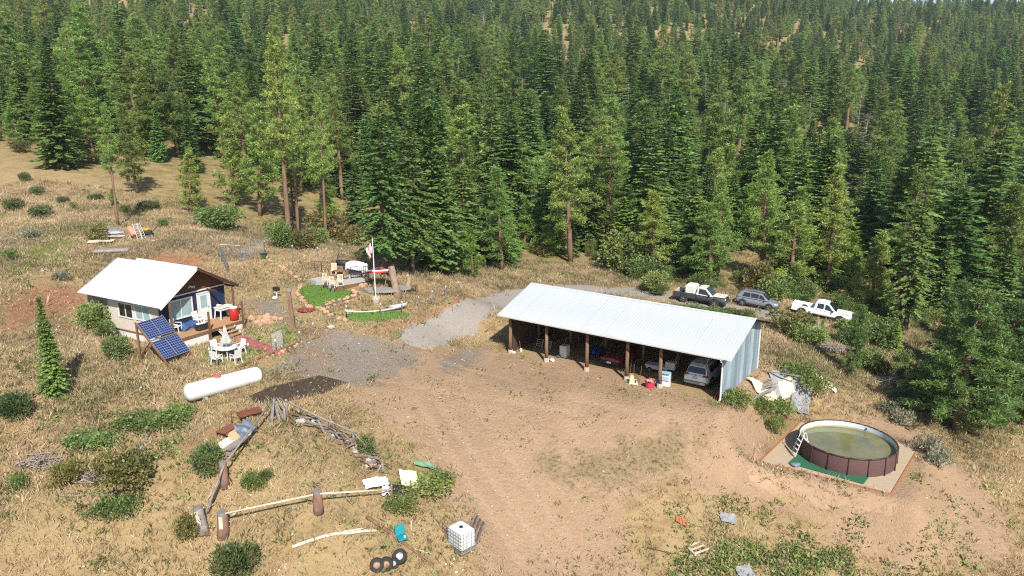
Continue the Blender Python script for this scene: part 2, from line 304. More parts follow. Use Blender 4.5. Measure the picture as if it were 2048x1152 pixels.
def ground_mat():
    m = bpy.data.materials.new('ground_material'); m.use_nodes = True; N = m.node_tree.nodes; L = m.node_tree.links; b = N['Principled BSDF']
    b.inputs['Roughness'].default_value = .95; b.inputs['Specular IOR Level'].default_value = .1
    tc = N.new('ShaderNodeTexCoord')
    def noise(s, d=5, r=.6, w=0):
        n = N.new('ShaderNodeTexNoise'); n.inputs['Scale'].default_value = s; n.inputs['Detail'].default_value = d; n.inputs['Roughness'].default_value = r
        n.inputs['Distortion'].default_value = w; L.new(tc.outputs['Object'], n.inputs[0]); return n.outputs[0]
    def ramp(src, stops):
        r = N.new('ShaderNodeValToRGB'); E = r.color_ramp.elements
        while len(E) < len(stops): E.new(.5)
        for e, (p, c) in zip(E, stops): e.position = p; e.color = (*c, 1)
        L.new(src, r.inputs[0]); return r.outputs[0]
    def mix(f, a, c):
        x = N.new('ShaderNodeMix'); x.data_type = 'RGBA'; L.new(f, x.inputs[0]); L.new(a, x.inputs[6]); L.new(c, x.inputs[7]); return x.outputs[2]
    def math_(op, a, c=None, v=None):
        x = N.new('ShaderNodeMath'); x.operation = op; L.new(a, x.inputs[0])
        if c is not None: L.new(c, x.inputs[1])
        if v is not None: x.inputs[1].default_value = v
        return x.outputs[0]
    def attr(nm):
        a = N.new('ShaderNodeAttribute'); a.attribute_name = nm; s = N.new('ShaderNodeSeparateColor'); L.new(a.outputs['Color'], s.inputs[0]); return s.outputs
    n_big, n_mid, n_fine, n_grit = noise(.09, 4), noise(.7, 6, .65, .4), noise(4.5, 6, .7), noise(17, 4, .7)
    n_mid2 = noise(.33, 5, .6, .6)
    def fac(mask, src, k=1.1, lo=.42, hi=.58):              # mask with an edge broken up by noise
        t = math_('MULTIPLY_ADD', src, v=k); t.node.inputs[2].default_value = -k/2
        s = math_('ADD', mask, t); r = N.new('ShaderNodeMapRange'); r.interpolation_type = 'SMOOTHSTEP'; r.inputs['From Min'].default_value = lo; r.inputs['From Max'].default_value = hi
        L.new(s, r.inputs[0]); return r.outputs[0]
    a1, a2, a3 = attr('mask_a'), attr('mask_b'), attr('mask_c')
    straw = ramp(n_mid, [(.28, gsr(140,120,86)), (.42, gsr(190,162,118)), (.55, gsr(214,186,138)), (.72, gsr(164,154,100))])
    straw2 = ramp(n_mid2, [(.3, gsr(208,172,132)), (.5, gsr(204,174,126)), (.68, gsr(148,146,92))])
    half = N.new('ShaderNodeValue'); half.outputs[0].default_value = .5
    grass = mix(half.outputs[0], straw, straw2)
    patch = fac(n_big, n_mid, .9, .5, .72); bare = ramp(n_fine, [(.3, gsr(160,120,86)), (.6, gsr(196,156,118)), (.8, gsr(176,148,112))])
    grass = mix(fac(n_mid2, n_fine, .8, .56, .70), grass, bare)
    green = ramp(n_fine, [(.28, gsr(96,108,46)), (.5, gsr(140,144,72)), (.72, gsr(178,168,96))])
    grass = mix(fac(a1[2], n_mid, 1.3, .5, .85), grass, green)
    fl = ramp(n_mid, [(.3, gsr(128,118,72)), (.5, gsr(180,158,108)), (.7, gsr(212,184,136))])
    col = mix(a2[2], grass, fl)
    dirt = ramp(n_fine, [(.25, gsr(176,142,112)), (.48, gsr(208,174,140)), (.75, gsr(218,188,156))])
    dirt2 = ramp(n_mid2, [(.35, gsr(214,178,142)), (.6, gsr(192,158,126)), (.75, gsr(176,154,124))]); dirt = mix(half.outputs[0], dirt, dirt2)
    weeds = ramp(n_fine, [(.34, gsr(116,104,66)), (.5, gsr(176,152,116)), (.7, gsr(190,166,130))])
    col = mix(fac(a1[0], n_mid, .9, .38, .66), col, dirt)
    col = mix(fac(a3[0], n_mid, 1.5, .55, .95), col, weeds)
    grav = ramp(n_grit, [(.3, gsr(116,108,98)), (.5, gsr(170,160,146)), (.7, gsr(212,200,186))]); grav = mix(fac(n_mid2, n_fine, 1.3, .44, .74), grav, bare)
    col = mix(fac(a1[1], n_mid, 1.3, .4, .75), col, grav)
    clay = ramp(n_fine, [(.3, gsr(170,118,86)), (.55, gsr(202,150,112)), (.75, gsr(210,174,138))])
    col = mix(fac(a2[0], n_mid, 1.3, .4, .75), col, clay)
    soil = ramp(n_fine, [(.3, gsr(78,66,56)), (.7, gsr(118,100,86))]); col = mix(fac(a2[1], n_mid, .8, .4, .6), col, soil)
    rut = ramp(n_fine, [(.3, gsr(200,166,136)), (.7, gsr(228,198,168))]); rf = math_('MULTIPLY', fac(a3[1], n_fine, 1.3, .35, 1.0), v=.5); col = mix(rf, col, rut)
    # pebbles and clods
    gm = N.new('ShaderNodeMapRange'); gm.inputs['From Min'].default_value = .3; gm.inputs['From Max'].default_value = .7; gm.inputs['To Min'].default_value = .80; gm.inputs['To Max'].default_value = 1.16; L.new(n_grit, gm.inputs[0])
    hv = N.new('ShaderNodeHueSaturation'); L.new(gm.outputs[0], hv.inputs['Value']); L.new(col, hv.inputs['Color']); L.new(hv.outputs[0], b.inputs['Base Color'])
    hs = math_('MULTIPLY_ADD', n_fine, v=1.0); hs.node.inputs[2].default_value = 0
    h2 = math_('ADD', hs, math_('MULTIPLY', n_grit, v=.35)); bp = N.new('ShaderNodeBump'); bp.inputs['Strength'].default_value = .9; bp.inputs['Distance'].default_value = .16; L.new(h2, bp.inputs['Height']); L.new(bp.outputs[0], b.inputs['Normal'])
    return m
GM = ground_mat()
me = np_mesh('ground', np.stack([gx, gy, ZZ.ravel() - .05*RUT], 1), Fq, GM, {'mask_a': A1, 'mask_b': A2, 'mask_c': A3}, shade=True)
go = obj_of('ground', me); tag(go, 'hillside ground of dry grass, bare dirt and weeds', kind='structure')
# ------------------------------------------------------------------ thin sheets that follow the ground
def patch(name, poly, mat, lift=.035, rough=.35, res=.22, label=None, kind='structure', edge=.5, ns=1.2):
    x0, y0 = poly.min(0)-.6; x1, y1 = poly.max(0)+.6
    X, Y = np.meshgrid(np.arange(x0, x1, res), np.arange(y0, y1, res)); sd = sdist(X, Y, poly) + (fbm(X, Y, ns, 11)-.5)*2*rough
    Zz = H(X, Y) + np.clip(sd/edge, -1, 1)*lift
    n, m = X.shape; ii = np.arange(n*m).reshape(n, m); Q = np.stack([ii[:-1,:-1], ii[:-1,1:], ii[1:,1:], ii[1:,:-1]], -1).reshape(-1,4)
    keep = (sd.ravel()[Q] > -edge).any(1); Q = Q[keep]; u, inv = np.unique(Q, return_inverse=True)
    me = np_mesh(name, np.stack([X.ravel()[u], Y.ravel()[u], Zz.ravel()[u]], 1), inv.reshape(-1,4), mat, shade=True)
    o = obj_of(name, me); tag(o, label, kind=kind); return o
def strip(pts, wd):                                         # polygon round a centre line of photo pixels
    c = np.array([G(*p)[:2] for p in pts]); t = np.gradient(c, axis=0); t /= np.linalg.norm(t, axis=1)[:,None]; nrm = np.stack([-t[:,1], t[:,0]], 1)
    wd = np.broadcast_to(wd, (len(c),))[:,None]/2
    return np.vstack([c+nrm*wd, (c-nrm*wd)[::-1]])
M_ROAD = pm('pale_gravel', srgb(158,150,140), srgb(126,117,108), 9, .95, bump=.5, detail=8, spec=.1)
patch('gravel_road', strip(ROAD_LINE, ROAD_W), M_ROAD, .03, .9, .25, 'pale gravel road curving behind the open barn', edge=1.3, ns=1.8)
M_LAWN = pm('lawn_grass', srgb(66,98,38), srgb(98,124,54), 6, .9, bump=.6, detail=6, spec=.1)
M_LAWN2 = pm('worn_lawn_grass', srgb(84,100,44), srgb(146,138,86), 2.5, .9, bump=.6, detail=6, spec=.1)
HEART = wpoly([(597,577),(612,570),(640,570),(668,578),(704,582),(706,591),(680,598),(650,608),(628,617),(610,606),(598,592)])
patch('lawn', HEART, M_LAWN, .06, .12, .15, 'bright green watered lawn beside the garden deck')
CANOE_LAWN = wpoly([(688,630),(730,622),(820,626),(812,636),(770,642),(730,645),(692,642)])
patch('lawn', CANOE_LAWN, M_LAWN, .05, .3, .15, 'small green lawn under the white canoe')
patch('lawn', wpoly([(398,702),(432,684),(500,690),(532,706),(480,730),(415,728)]), M_LAWN2, .04, .3, .18, 'worn green lawn under the patio set')
patch('lawn', wpoly([(492,662),(545,642),(596,664),(606,676),(560,690),(520,676)]), M_LAWN2, .04, .3, .18, 'worn green lawn right of the cabin steps')
M_SAND = pm('sand', srgb(162,136,110), srgb(148,122,98), 3, .95, bump=.3, spec=.1)
patch('sand_apron', wpoly([(1505,935),(1560,925),(1780,1000),(1770,1025),(1640,1012),(1560,985),(1500,955)]), M_SAND, .05, .45, .2, 'pale sand apron in front of the pool pad', edge=.8)
# ------------------------------------------------------------------ vegetation templates
class Leaves:                                               # collects kite-shaped sprays as one numpy mesh
    def __init__(s): s.P = []; s.T = []
    def add(s, base, dirn, side, ln, wd, tint):             # arrays: base (n,3), dirn (n,3), side (n,3)
        base = np.asarray(base); n = len(base)
        ln = np.broadcast_to(ln, (n,))[:,None]; wd = np.broadcast_to(wd, (n,))[:,None]
        nrm = np.cross(dirn, side); bend = nrm*ln*.12
        v = np.stack([base, base + dirn*ln*.55 + side*wd*.5 + bend, base + dirn*ln, base + dirn*ln*.55 - side*wd*.5 + bend], 1)
        s.P.append(v.reshape(-1,3)); s.T.append(np.repeat(np.broadcast_to(tint, (n,3)) if np.ndim(tint) < 2 else tint, 4, axis=0))
    def mesh(s, name, mat):
        V = np.vstack(s.P); T = np.vstack(s.T); k = len(V)//4; q = np.arange(k*4).reshape(k,4)
        return np_mesh(name, V, q, mat, {'tint': np.c_[T, np.ones(len(T))]})
def unit(v): return v/np.maximum(np.linalg.norm(v, axis=-1, keepdims=True), 1e-9)
def rdir(R, n): return unit(R.normal(size=(n,3)))
M_BARK = pm('pine_bark', srgb(140,112,90), srgb(98,80,68), 3, .95, bump=.8, stretch=(1,1,.25), spec=.1)
M_BARKG = pm('fir_bark', srgb(112,98,84), srgb(76,66,58), 3, .95, bump=.8, stretch=(1,1,.25), spec=.1)
M_DEAD = pm('dead_wood', srgb(158,148,140), srgb(112,102,96), 4, .95, bump=.5, stretch=(1,1,.3), spec=.1)
M_PINE = leafmat('pine_needles', (0.157,0.248,0.055), (0.249,0.339,0.077), (0.333,0.363,0.106), .36)
M_FIR = leafmat('fir_needles', (0.105,0.200,0.055), (0.178,0.275,0.073), (0.249,0.321,0.094), .36)
M_YOUNG = leafmat('young_needles', (0.148,0.266,0.045), (0.244,0.363,0.069), (0.333,0.387,0.101), .38)
M_BUSH = leafmat('bush_leaves', (.095,.150,.040), (.170,.220,.062), (.25,.26,.09), .32, 1.6)
M_TAN = leafmat('ripe_bush_leaves', (.105,.125,.032), (.28,.23,.08), (.42,.31,.15), .4, 1.3)
M_PINED = leafmat('deep_pine_needles', (.080,.135,.034), (.135,.190,.046), (.19,.215,.062), .3)
M_SAGE = leafmat('sage_leaves', (.15,.16,.10), (.24,.24,.16), None, .3, 1.6)
M_JUNI = leafmat('juniper_leaves', (.068,.105,.036), (.13,.165,.055), (.18,.20,.07), .28, 1.8)
def fir(name, h, rad, seed, base=.06, dens=1.0, mat=None, ls=1.0, droop=.25, power=.85, bark=None, gap=.0):
    R = np.random.default_rng(seed); L = Leaves(); tk = MB(); tr = .012*h + .05
    lean = R.normal(size=2)*.012*h; zz = np.linspace(-.4, h, 7); tk.tube([(lean[0]*(z/h)**2, lean[1]*(z/h)**2, z) for z in zz], [tr*(1-max(z,0)/h)*.97+.012 for z in zz], 6)
    z = base*h; step = max(.26, h*.019)/math.sqrt(dens)
    lob = R.uniform(0, 6.28); asym = R.uniform(.05, .28)
    while z < h*.985:
        q = (z/h - base)/(1-base); Rm = rad*((1-q)**power)*min(1, .55 + q*4); nb = max(3, int(round((5 + 2*(1-q))*dens)))
        a0 = R.uniform(0, 6.28)
        for k in range(nb):
            if R.random() < gap: continue
            a = a0 + 6.283*k/nb + R.normal()*.25; bl = Rm*R.uniform(.62, 1.12)*(1+asym*math.cos(a-lob)); el = .42*(q-.35) - droop*(1-q)*.6 + R.normal()*.08
            d = np.array([math.cos(a)*math.cos(el), math.sin(a)*math.cos(el), math.sin(el)]); o = np.array([lean[0]*(z/h)**2, lean[1]*(z/h)**2, z + R.uniform(-.4,.4)*step])
            n = max(3, int(bl/(.15*ls))); t = (np.arange(n)+R.uniform(.2,.8,n))/n; t = .10 + .9*t
            sag = -.22*droop*bl*(t**2)[:,None]*np.array([0,0,1.0])
            side0 = np.array([-math.sin(a), math.cos(a), 0.0]); pos = o + d*(bl*t)[:,None] + sag
            for sgn in (-1, 1):
                ang = sgn*R.uniform(.45, 1.15, n)[:,None]; dd = unit(d*np.cos(ang) + side0*np.sin(ang) + R.normal(size=(n,3))*.16 + np.array([0,0,-.12]))
                ss = unit(np.cross(dd, np.array([0,0,1.0]) + R.normal(size=(n,3))*.9)); tw = (.55+.5*(1-t))*R.uniform(.75,1.25,n)
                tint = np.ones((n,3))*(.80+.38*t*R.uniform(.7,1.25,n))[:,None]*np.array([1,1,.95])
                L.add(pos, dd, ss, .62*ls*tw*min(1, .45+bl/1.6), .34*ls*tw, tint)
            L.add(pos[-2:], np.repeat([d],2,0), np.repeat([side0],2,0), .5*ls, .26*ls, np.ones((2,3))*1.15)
        z += step*R.uniform(.8, 1.2)
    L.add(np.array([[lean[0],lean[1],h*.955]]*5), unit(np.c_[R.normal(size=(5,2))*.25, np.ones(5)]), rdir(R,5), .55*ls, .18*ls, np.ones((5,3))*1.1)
    return tk.mesh(name+'_trunk', bark or M_BARKG, True), L.mesh(name+'_crown', mat or M_FIR)
def pine(name, h, rad, seed, base=.35, mat=None, ls=1.0, nbr=95, lean=0.0, bark=None, dens=1.0, cone=1.0):
    R = np.random.default_rng(seed); L = Leaves(); tk = MB(); tr = .0105*h + .07
    lx, ly = R.normal(size=2)*.015*h + np.array([lean*h, 0]); ax = lambda z: np.array([lx*(max(z,0)/h)**1.4, ly*(max(z,0)/h)**1.4, z])
    zz = np.linspace(-.5, h, 9); tk.tube([ax(z) for z in zz], [tr*(1-max(z,0)/h)**.8+.02 for z in zz], 7)
    for i in range(nbr):
        q = (i+R.uniform(0,1))/nbr; q = q**.92; z = h*(base + (1-base)*q*.97); prof = (1-q)**.72*min(1, .5+q*3.0)*cone + (1-cone)*.55
        bl = rad*max(.16, prof)*R.uniform(.45, 1.12); a = R.uniform(0, 6.283); el = -.22 + .75*q + R.normal()*.16
        d = np.array([math.cos(a)*math.cos(el), math.sin(a)*math.cos(el), math.sin(el)]); o = ax(z); tip = o + d*bl + np.array([0,0,.10*bl])
        tk.tube([o, o+d*bl*.55, tip], [.012*h*.12+.018, .02, .010], 3, cap=False)
        nc = max(2, int(bl/(.46*ls)*dens)+1)
        for c in range(nc):
            t = .34 + .66*(c+R.uniform(.3,1))/nc; t = min(t, 1.0); cpos = o + d*bl*t + np.array([0,0,.10*bl*t*t]) + R.normal(size=3)*np.array([.22,.22,.12])*ls*(.4+.6*bl/rad)
            n = 24; dd = unit(rdir(R,n) + d*.35 + np.array([0,0,.30])); ss = unit(np.cross(dd, rdir(R,n)))
            r = R.uniform(.75,1.25,n)*ls; tint = np.ones((n,3))*(R.uniform(.74,1.18)*R.uniform(.85,1.15,n))[:,None]
            L.add(cpos + dd*.04, dd, ss, .45*r, .075*r, tint)
    for i in range(int(nbr*.22)):                           # dead stubs under the crown
        z = h*R.uniform(base*.45, base+.12); a = R.uniform(0,6.283); b = R.uniform(.3,1.1)*rad*.42; o = ax(z)
        tk.tube([o, o+np.array([math.cos(a)*b, math.sin(a)*b, -.15*b])], [.03,.008], 3, cap=False)
    return tk.mesh(name+'_trunk', bark or M_BARK, True), L.mesh(name+'_crown', mat or M_PINE)
def snag(name, h, seed):
    R = np.random.default_rng(seed); tk = MB(); br = MB(); zz = np.linspace(-.4, h, 7); lx = R.normal()*.4
    tk.tube([(lx*(z/h), 0, z) for z in zz], [(.011*h+.05)*(1-max(z,0)/h)+.015 for z in zz], 6)
    for i in range(80):
        z = h*R.uniform(.15,.97); a = R.uniform(0,6.28); b = (h-z)*.17*R.uniform(.4,1.2)+.3; p = np.array([lx*z/h,0,z]); d = np.array([math.cos(a),math.sin(a),R.uniform(-.45,.15)]); e = p+d*b
        br.tube([p, e], [.03,.009], 3, cap=False)
        for j in range(5):
            t = R.uniform(.3,1); s = p+d*b*t; br.tube([s, s+R.normal(size=3)*.28*np.array([1,1,.6])], [.014,.006], 3, cap=False)
    return tk.mesh(name+'_trunk', M_DEAD, True), br.mesh(name+'_branches', M_DEAD)
def bush(name, r, h, seed, mat, n=700, ls=.2, lobes=7, up=.3, stem=True, wd=.6, fl=0.15):
    R = np.random.default_rng(seed); L = Leaves(); st = MB()
    C = np.c_[R.uniform(-.6,.6,lobes)*r, R.uniform(-.6,.6,lobes)*r, R.uniform(.3,.72,lobes)*h]; S = R.uniform(.32,.55,lobes)
    k = R.integers(0, lobes, n); d = rdir(R, n); rr = R.uniform(.35,1.0,n)**.5*np.where(R.random(n) < .16, R.uniform(1.05,1.45,n), 1)
    pos = C[k] + d*(rr*S[k])[:,None]*np.array([r,r,h*.75]); pos[:,2] = np.maximum(pos[:,2], .03)
    q_ = pos/np.array([r,r,h]); gapn = np.sin(q_[:,0]*7.3+seed)*np.sin(q_[:,1]*6.7+2*seed)*np.sin(q_[:,2]*8.1+seed*3) + .25*R.normal(size=n); kp = gapn > -.38; pos, d, rr, k = pos[kp], d[kp], rr[kp], k[kp]; n = len(pos)
    dd = unit(d + rdir(R,n)*.8 + np.array([0,0,up])); ss = unit(np.cross(dd, rdir(R,n))); q = R.uniform(.7,1.3,n)*ls
    lobet = R.uniform(.82,1.2,lobes)
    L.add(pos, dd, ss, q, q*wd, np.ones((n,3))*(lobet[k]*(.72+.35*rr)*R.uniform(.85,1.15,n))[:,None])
    for i in range(7):
        c = C[i % lobes]; st.tube([(c[0]*.15, c[1]*.15, -.15), (c[0]*.6, c[1]*.6, c[2]*.6), tuple(c)], [.03*max(r,.5),.02*max(r,.5),.008], 4, cap=False)
    return st.mesh(name+'_stems', M_BARKG), L.mesh(name+'_foliage', mat)
TPL = {}
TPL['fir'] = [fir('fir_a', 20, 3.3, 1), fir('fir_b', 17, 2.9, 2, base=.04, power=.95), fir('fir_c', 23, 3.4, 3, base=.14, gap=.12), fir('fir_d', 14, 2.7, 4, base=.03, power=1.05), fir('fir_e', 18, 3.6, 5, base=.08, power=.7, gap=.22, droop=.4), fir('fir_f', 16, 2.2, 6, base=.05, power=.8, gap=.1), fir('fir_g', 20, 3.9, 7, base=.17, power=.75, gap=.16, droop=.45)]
TPL['pine'] = [pine('pine_a', 19, 3.4, 11, base=.24, nbr=110), pine('pine_b', 24, 3.3, 12, base=.45, nbr=85), pine('pine_c', 17, 3.3, 13, base=.14, nbr=115), pine('pine_d', 14, 3.1, 14, base=.08, nbr=115), pine('pine_e', 18, 3.0, 15, base=.30, nbr=60, lean=.05), pine('pine_f', 12, 2.9, 16, base=.06, nbr=100, cone=.6)]
TPL['young'] = [fir('young_a', 8, 2.0, 21, base=.03, mat=M_YOUNG, ls=.85), pine('young_b', 8.5, 2.1, 22, base=.07, nbr=75, mat=M_YOUNG, ls=.85), fir('young_c', 6, 1.5, 23, base=.03, mat=M_YOUNG, ls=.75)]
TPL['snag'] = [snag('snag_a', 13, 31), snag('snag_b', 10, 32)]
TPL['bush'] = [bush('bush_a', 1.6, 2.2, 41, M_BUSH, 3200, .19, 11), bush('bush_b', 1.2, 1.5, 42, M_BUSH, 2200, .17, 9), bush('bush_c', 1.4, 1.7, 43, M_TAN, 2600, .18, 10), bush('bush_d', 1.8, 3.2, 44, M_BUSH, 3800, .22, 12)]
TPL['pine'] += [pine('pine_g', 10, 3.1, 17, base=.07, nbr=150, ls=.6, dens=1.25, mat=M_PINED), pine('pine_h', 9, 2.6, 18, base=.10, nbr=130, ls=.56, dens=1.25, cone=.8, mat=M_PINED)]
TPLH = {'fir': [20,17,23,14,18,16,20], 'pine': [19,24,17,14,18,12,10,9], 'young': [8,8.5,6], 'snag': [13,10], 'bush': [2.2,1.5,1.7,3.2]}
NAMES = {'fir': 'fir_tree', 'pine': 'pine_tree', 'young': 'young_conifer', 'snag': 'dead_tree', 'bush': 'leafy_shrub'}
def plant(kind, k, loc, height, label, group=None, rz=None, wide=1.0, name=None, cat=None):
    tm, cm = TPL[kind][k]; s = height/TPLH[kind][k]
    t = thing(name or NAMES[kind], label, cat or ('shrub' if kind == 'bush' else 'tree'), loc, random.uniform(0,6.28) if rz is None else rz, group)
    t.scale = (s*wide, s*wide, s)
    if kind != 'bush': t.rotation_euler = (random.gauss(0,.022), random.gauss(0,.022), t.rotation_euler[2])
    a, b = {'snag': ('trunk','branches'), 'bush': ('stems','foliage')}.get(kind, ('trunk','crown'))
    obj_of(a, tm, t); obj_of(b, cm, t); return t
# ------------------------------------------------------------------ trees one can tell apart
PLACED = []
def at_px(kind, k, px, py, top, label, group=None, wide=1.0, name=None, cat=None, rz=None):
    g = G(px, py); d = proj(g.x, g.y, g.z)[2]; r = ray(px, top); t = g.y/r[1]; hgt = max(1.0, CH + r[2]*t - g.z)
    PLACED.append((g.x, g.y, hgt*.15)); return plant(kind, k, g, hgt, label, group, rz, wide, name, cat)
at_px('fir', 6, 768, 552, 205, 'broad dark fir shading the garden furniture, behind the flagpole', wide=1.25)
at_px('fir', 6, 826, 548, 225, 'tall fir just right of the dark garden fir', wide=1.1)
at_px('fir', 3, 868, 540, 205, 'pointed fir third right of the flagpole', wide=1.3)
at_px('pine', 1, 579, 485, 70, 'tall pine with long bare pale trunk behind the cabin garden')
at_px('pine', 1, 597, 470, 150, 'slim pine right behind the tall bare-trunked pine', wide=.8)
at_px('pine', 0, 1141, 524, 215, 'tall pine with bare brown lower trunk behind the barn roof', wide=1.25)
at_px('pine', 2, 1004, 542, 330, 'dense young pine at the forest edge left of the barn ridge', wide=1.2)
at_px('young', 1, 945, 556, 455, 'low bright pine beside the garden bank, left of the barn', wide=1.2)
at_px('pine', 1, 1802, 634, 335, 'pine with leaning bare grey trunk right of the white pickup', wide=1.15)
at_px('fir', 2, 1810, 660, 340, 'pale yellowish fir behind the leaning grey trunk', wide=1.1)
at_px('pine', 1, 1944, 492, 165, 'tall dark pine with bare trunk at the right of the forest', wide=1.3)
at_px('fir', 0, 2030, 560, 250, 'broad fir at the right edge above the dark pine', wide=1.35)
at_px('pine', 6, 1910, 862, 575, 'big bushy pine right of the pool, casting the dark shadow', wide=1.35)
at_px('pine', 7, 1995, 845, 600, 'bushy pine at the right edge beside the big pool pine', wide=1.3)
at_px('pine', 7, 1868, 800, 690, 'low pine behind the big bushy pool pine', wide=1.25)
at_px('pine', 7, 1703, 752, 608, 'thin young pine standing alone between barn and pool pine', wide=.8)
at_px('young', 1, 1640, 690, 640, 'small sapling in the grass below the white pickup', wide=.9)
at_px('fir', 3, 2000, 665, 470, 'pale fir low at the right edge of the meadow', wide=1.25)
at_px('pine', 6, 2042, 842, 610, 'bushy pine cut by the right edge beside the pool meadow', wide=1.3)
at_px('pine', 6, 1955, 792, 585, 'pine standing between the two bushy pool pines', wide=1.3)
at_px('fir', 4, 2035, 745, 470, 'pale spreading fir cut by the right edge above the pool', wide=1.2)
at_px('pine', 7, 1895, 742, 560, 'pine behind the big bushy pool pine, left side', wide=1.1)
at_px('fir', 1, 1880, 640, 480, 'small dark fir at the right end of the vehicle road', wide=1.2)
at_px('young', 0, 1790, 700, 640, 'tiny fir in the meadow right of the lone thin pine', wide=1.2)
at_px('young', 0, 1965, 700, 590, 'small fir behind the bushy right-edge pines', wide=1.2)
at_px('fir', 3, 112, 792, 590, 'lone narrow dark fir in the dry grass left of the cabin', wide=.88)
at_px('pine', 1, 236, 452, 205, 'thin lopsided pine on the hillside behind the cabin', wide=.85)
at_px('young', 1, 228, 412, 378, 'small green pine tuft in front of the thin hillside pine', wide=1.3)
at_px('fir', 1, 118, 336, 95, 'broad dark fir at the left meadow edge', wide=1.55)
at_px('pine', 2, 275, 386, 205, 'bushy pine right of the thin hillside pine', wide=1.25)
at_px('fir', 3, 318, 324, 205, 'dark fir at the back of the left meadow')
at_px('fir', 1, 385, 345, 195, 'pointed fir left of the bare-trunked pines', wide=1.1)
at_px('pine', 3, 382, 425, 295, 'bushy low pine at the left forest edge', wide=1.25)
at_px('pine', 2, 520, 432, 205, 'bushy pine left of the tall bare-trunked pine', wide=1.3)
at_px('pine', 3, 470, 410, 225, 'dense pine in the left forest edge row', wide=1.25)
at_px('pine', 1, 652, 480, 190, 'thin pine with bare pale trunk left of the dark garden fir', wide=.85)
at_px('pine', 0, 1520, 560, 300, 'pine with thin bare stem behind the grey car', wide=1.1)
at_px('pine', 2, 1435, 560, 350, 'dark bushy pine behind the black pickup', wide=1.2)
at_px('pine', 0, 1655, 585, 330, 'pale green pine towering behind the white pickup', wide=1.25)
at_px('fir', 3, 1385, 548, 330, 'dark fir above the black pickup', wide=1.2)
at_px('snag', 0, 1735, 440, 275, 'bare grey dead tree in the right forest', wide=1.8)
at_px('snag', 1, 985, 150, 98, 'bare grey dead tree on the far slope', wide=2)
at_px('snag', 1, 1395, 350, 295, 'small grey dead tree in the forest above the black pickup')
at_px('bush', 3, 1255, 542, 462, 'bright leafy shrub at the forest edge behind the barn roof', wide=1.1)
# ------------------------------------------------------------------ the rest of the forest
def frand(x, y, seed): return vnoise(np.array([x]), np.array([y]), 1.0, seed)[0]
cand = []
z = 62.0
for (d0, d1, sp) in ((60, 150, 4.9), (150, 260, 6.0), (260, 420, 7.2), (420, 820, 8.6)):
    for yy_ in np.arange(d0, d1, sp):
        hw = yy_*.80 + 14
        for xx_ in np.arange(-hw, hw, sp): cand.append((xx_ + rng.uniform(-.5,.5)*sp, yy_ + rng.uniform(-.5,.5)*sp))
cand = np.array(cand); zc_ = H(cand[:,0], cand[:,1]); pxy = np.array([proj(x, y, z) for (x, y), z in zip(cand, zc_)])
px_, py_, dd_ = pxy.T
edge = np.interp(px_, EDGE_X, EDGE_Y)
clump = fbm(cand[:,0], cand[:,1], 26, 21); dark = fbm(cand[:,0], cand[:,1], 60, 22)
ok = (py_ < edge-4) & (px_ > -160) & (px_ < 2210) & (py_ > -140)
leftm = (px_ < 640); thin = np.where(leftm, .42, .36) + np.where((px_ < 560) & (py_ > 170), .08, 0) + np.where((px_ > 1020) & (px_ < 1480) & (py_ < 75), .10, 0)
thin = thin - np.where((px_ > 1750) | ((px_ > 450) & (py_ < 60)), .12, 0)
ok &= clump + rng.uniform(-.22,.22,len(clump)) > thin - .06
cand, zc_, px_, py_, dd_, dark = cand[ok], zc_[ok], px_[ok], py_[ok], dd_[ok], dark[ok]
def region(px, py, d):
    if px < 640: return 'behind the cabin'
    if px < 1020: return 'behind the garden'
    if px < 1480: return 'behind the barn'
    return 'beyond the vehicles'
order = np.argsort(dd_); n_ind = 0; FAR = []
ROWS = {}
for i in order:
    x, y = cand[i]; zz0 = zc_[i]; d = dd_[i]
    if any((x-a)**2 + (y-b)**2 < r*r for a, b, r in PLACED): continue
    u = rng.random(); wet = (px_[i] > 980) & (py_[i] > 230) & (px_[i] < 1750)
    if wet: kind = 'young' if u < .44 else ('pine' if u < .70 else 'fir')
    else: kind = 'pine' if u < (.62 if px_[i] < 700 else .40) else ('fir' if u < .90 else 'young')
    k = int(rng.integers(0, 3 if kind == 'young' else 6)); k = k if not (kind == 'pine' and k == 1 and rng.random() < .7) else 2; hgt = TPLH[kind][k]*min(1.12, max(.38, rng.normal(.78,.2)))*(1.12 if dark[i] > .5 else .9)
    if kind == 'young': hgt *= rng.uniform(.8, 1.3)
    if dd_[i] < 110 and kind != 'young': hgt *= .82
    vis = -20 < px_[i] < 2068
    if n_ind < 262 and vis:
        sz = 'tall' if hgt > 17 else ('small' if hgt < 9 else 'middle-sized')
        kn = {'fir': 'dark fir', 'pine': 'green pine', 'young': 'bright young conifer'}[kind]; rg = region(px_[i], py_[i], d); dist = 'front rows' if d < 105 else ('middle rows' if d < 135 else 'upper rows')
        o_ = plant(kind, k, (x, y, zz0-.1), hgt, '-', f'{sz} {kn}s in the {dist} {rg}', wide=rng.uniform(1.3,1.95)); n_ind += 1; ROWS.setdefault((sz, kn, dist, rg), []).append((px_[i], o_))
    else:
        if rng.random() < .025: kind, k, hgt = 'snag', int(rng.integers(0,2)), rng.uniform(8,15)
        FAR.append((x, y, zz0-.1, kind, k, hgt*.9))
def nth(n): return str(n) + ('th' if 10 < n % 100 < 14 else {1:'st',2:'nd',3:'rd'}.get(n % 10, 'th'))
for (sz, kn, dist, rg), lst in ROWS.items():
    lst.sort(key=lambda q: q[0])
    for j, (_, o_) in enumerate(lst): o_['label'] = (f'{nth(j+1)} from left of the {sz} {kn}s in the {dist} {rg}' if len(lst) > 1 else f'only {sz} {kn} in the {dist} {rg}')
print('individual trees', n_ind, 'far trees', len(FAR))
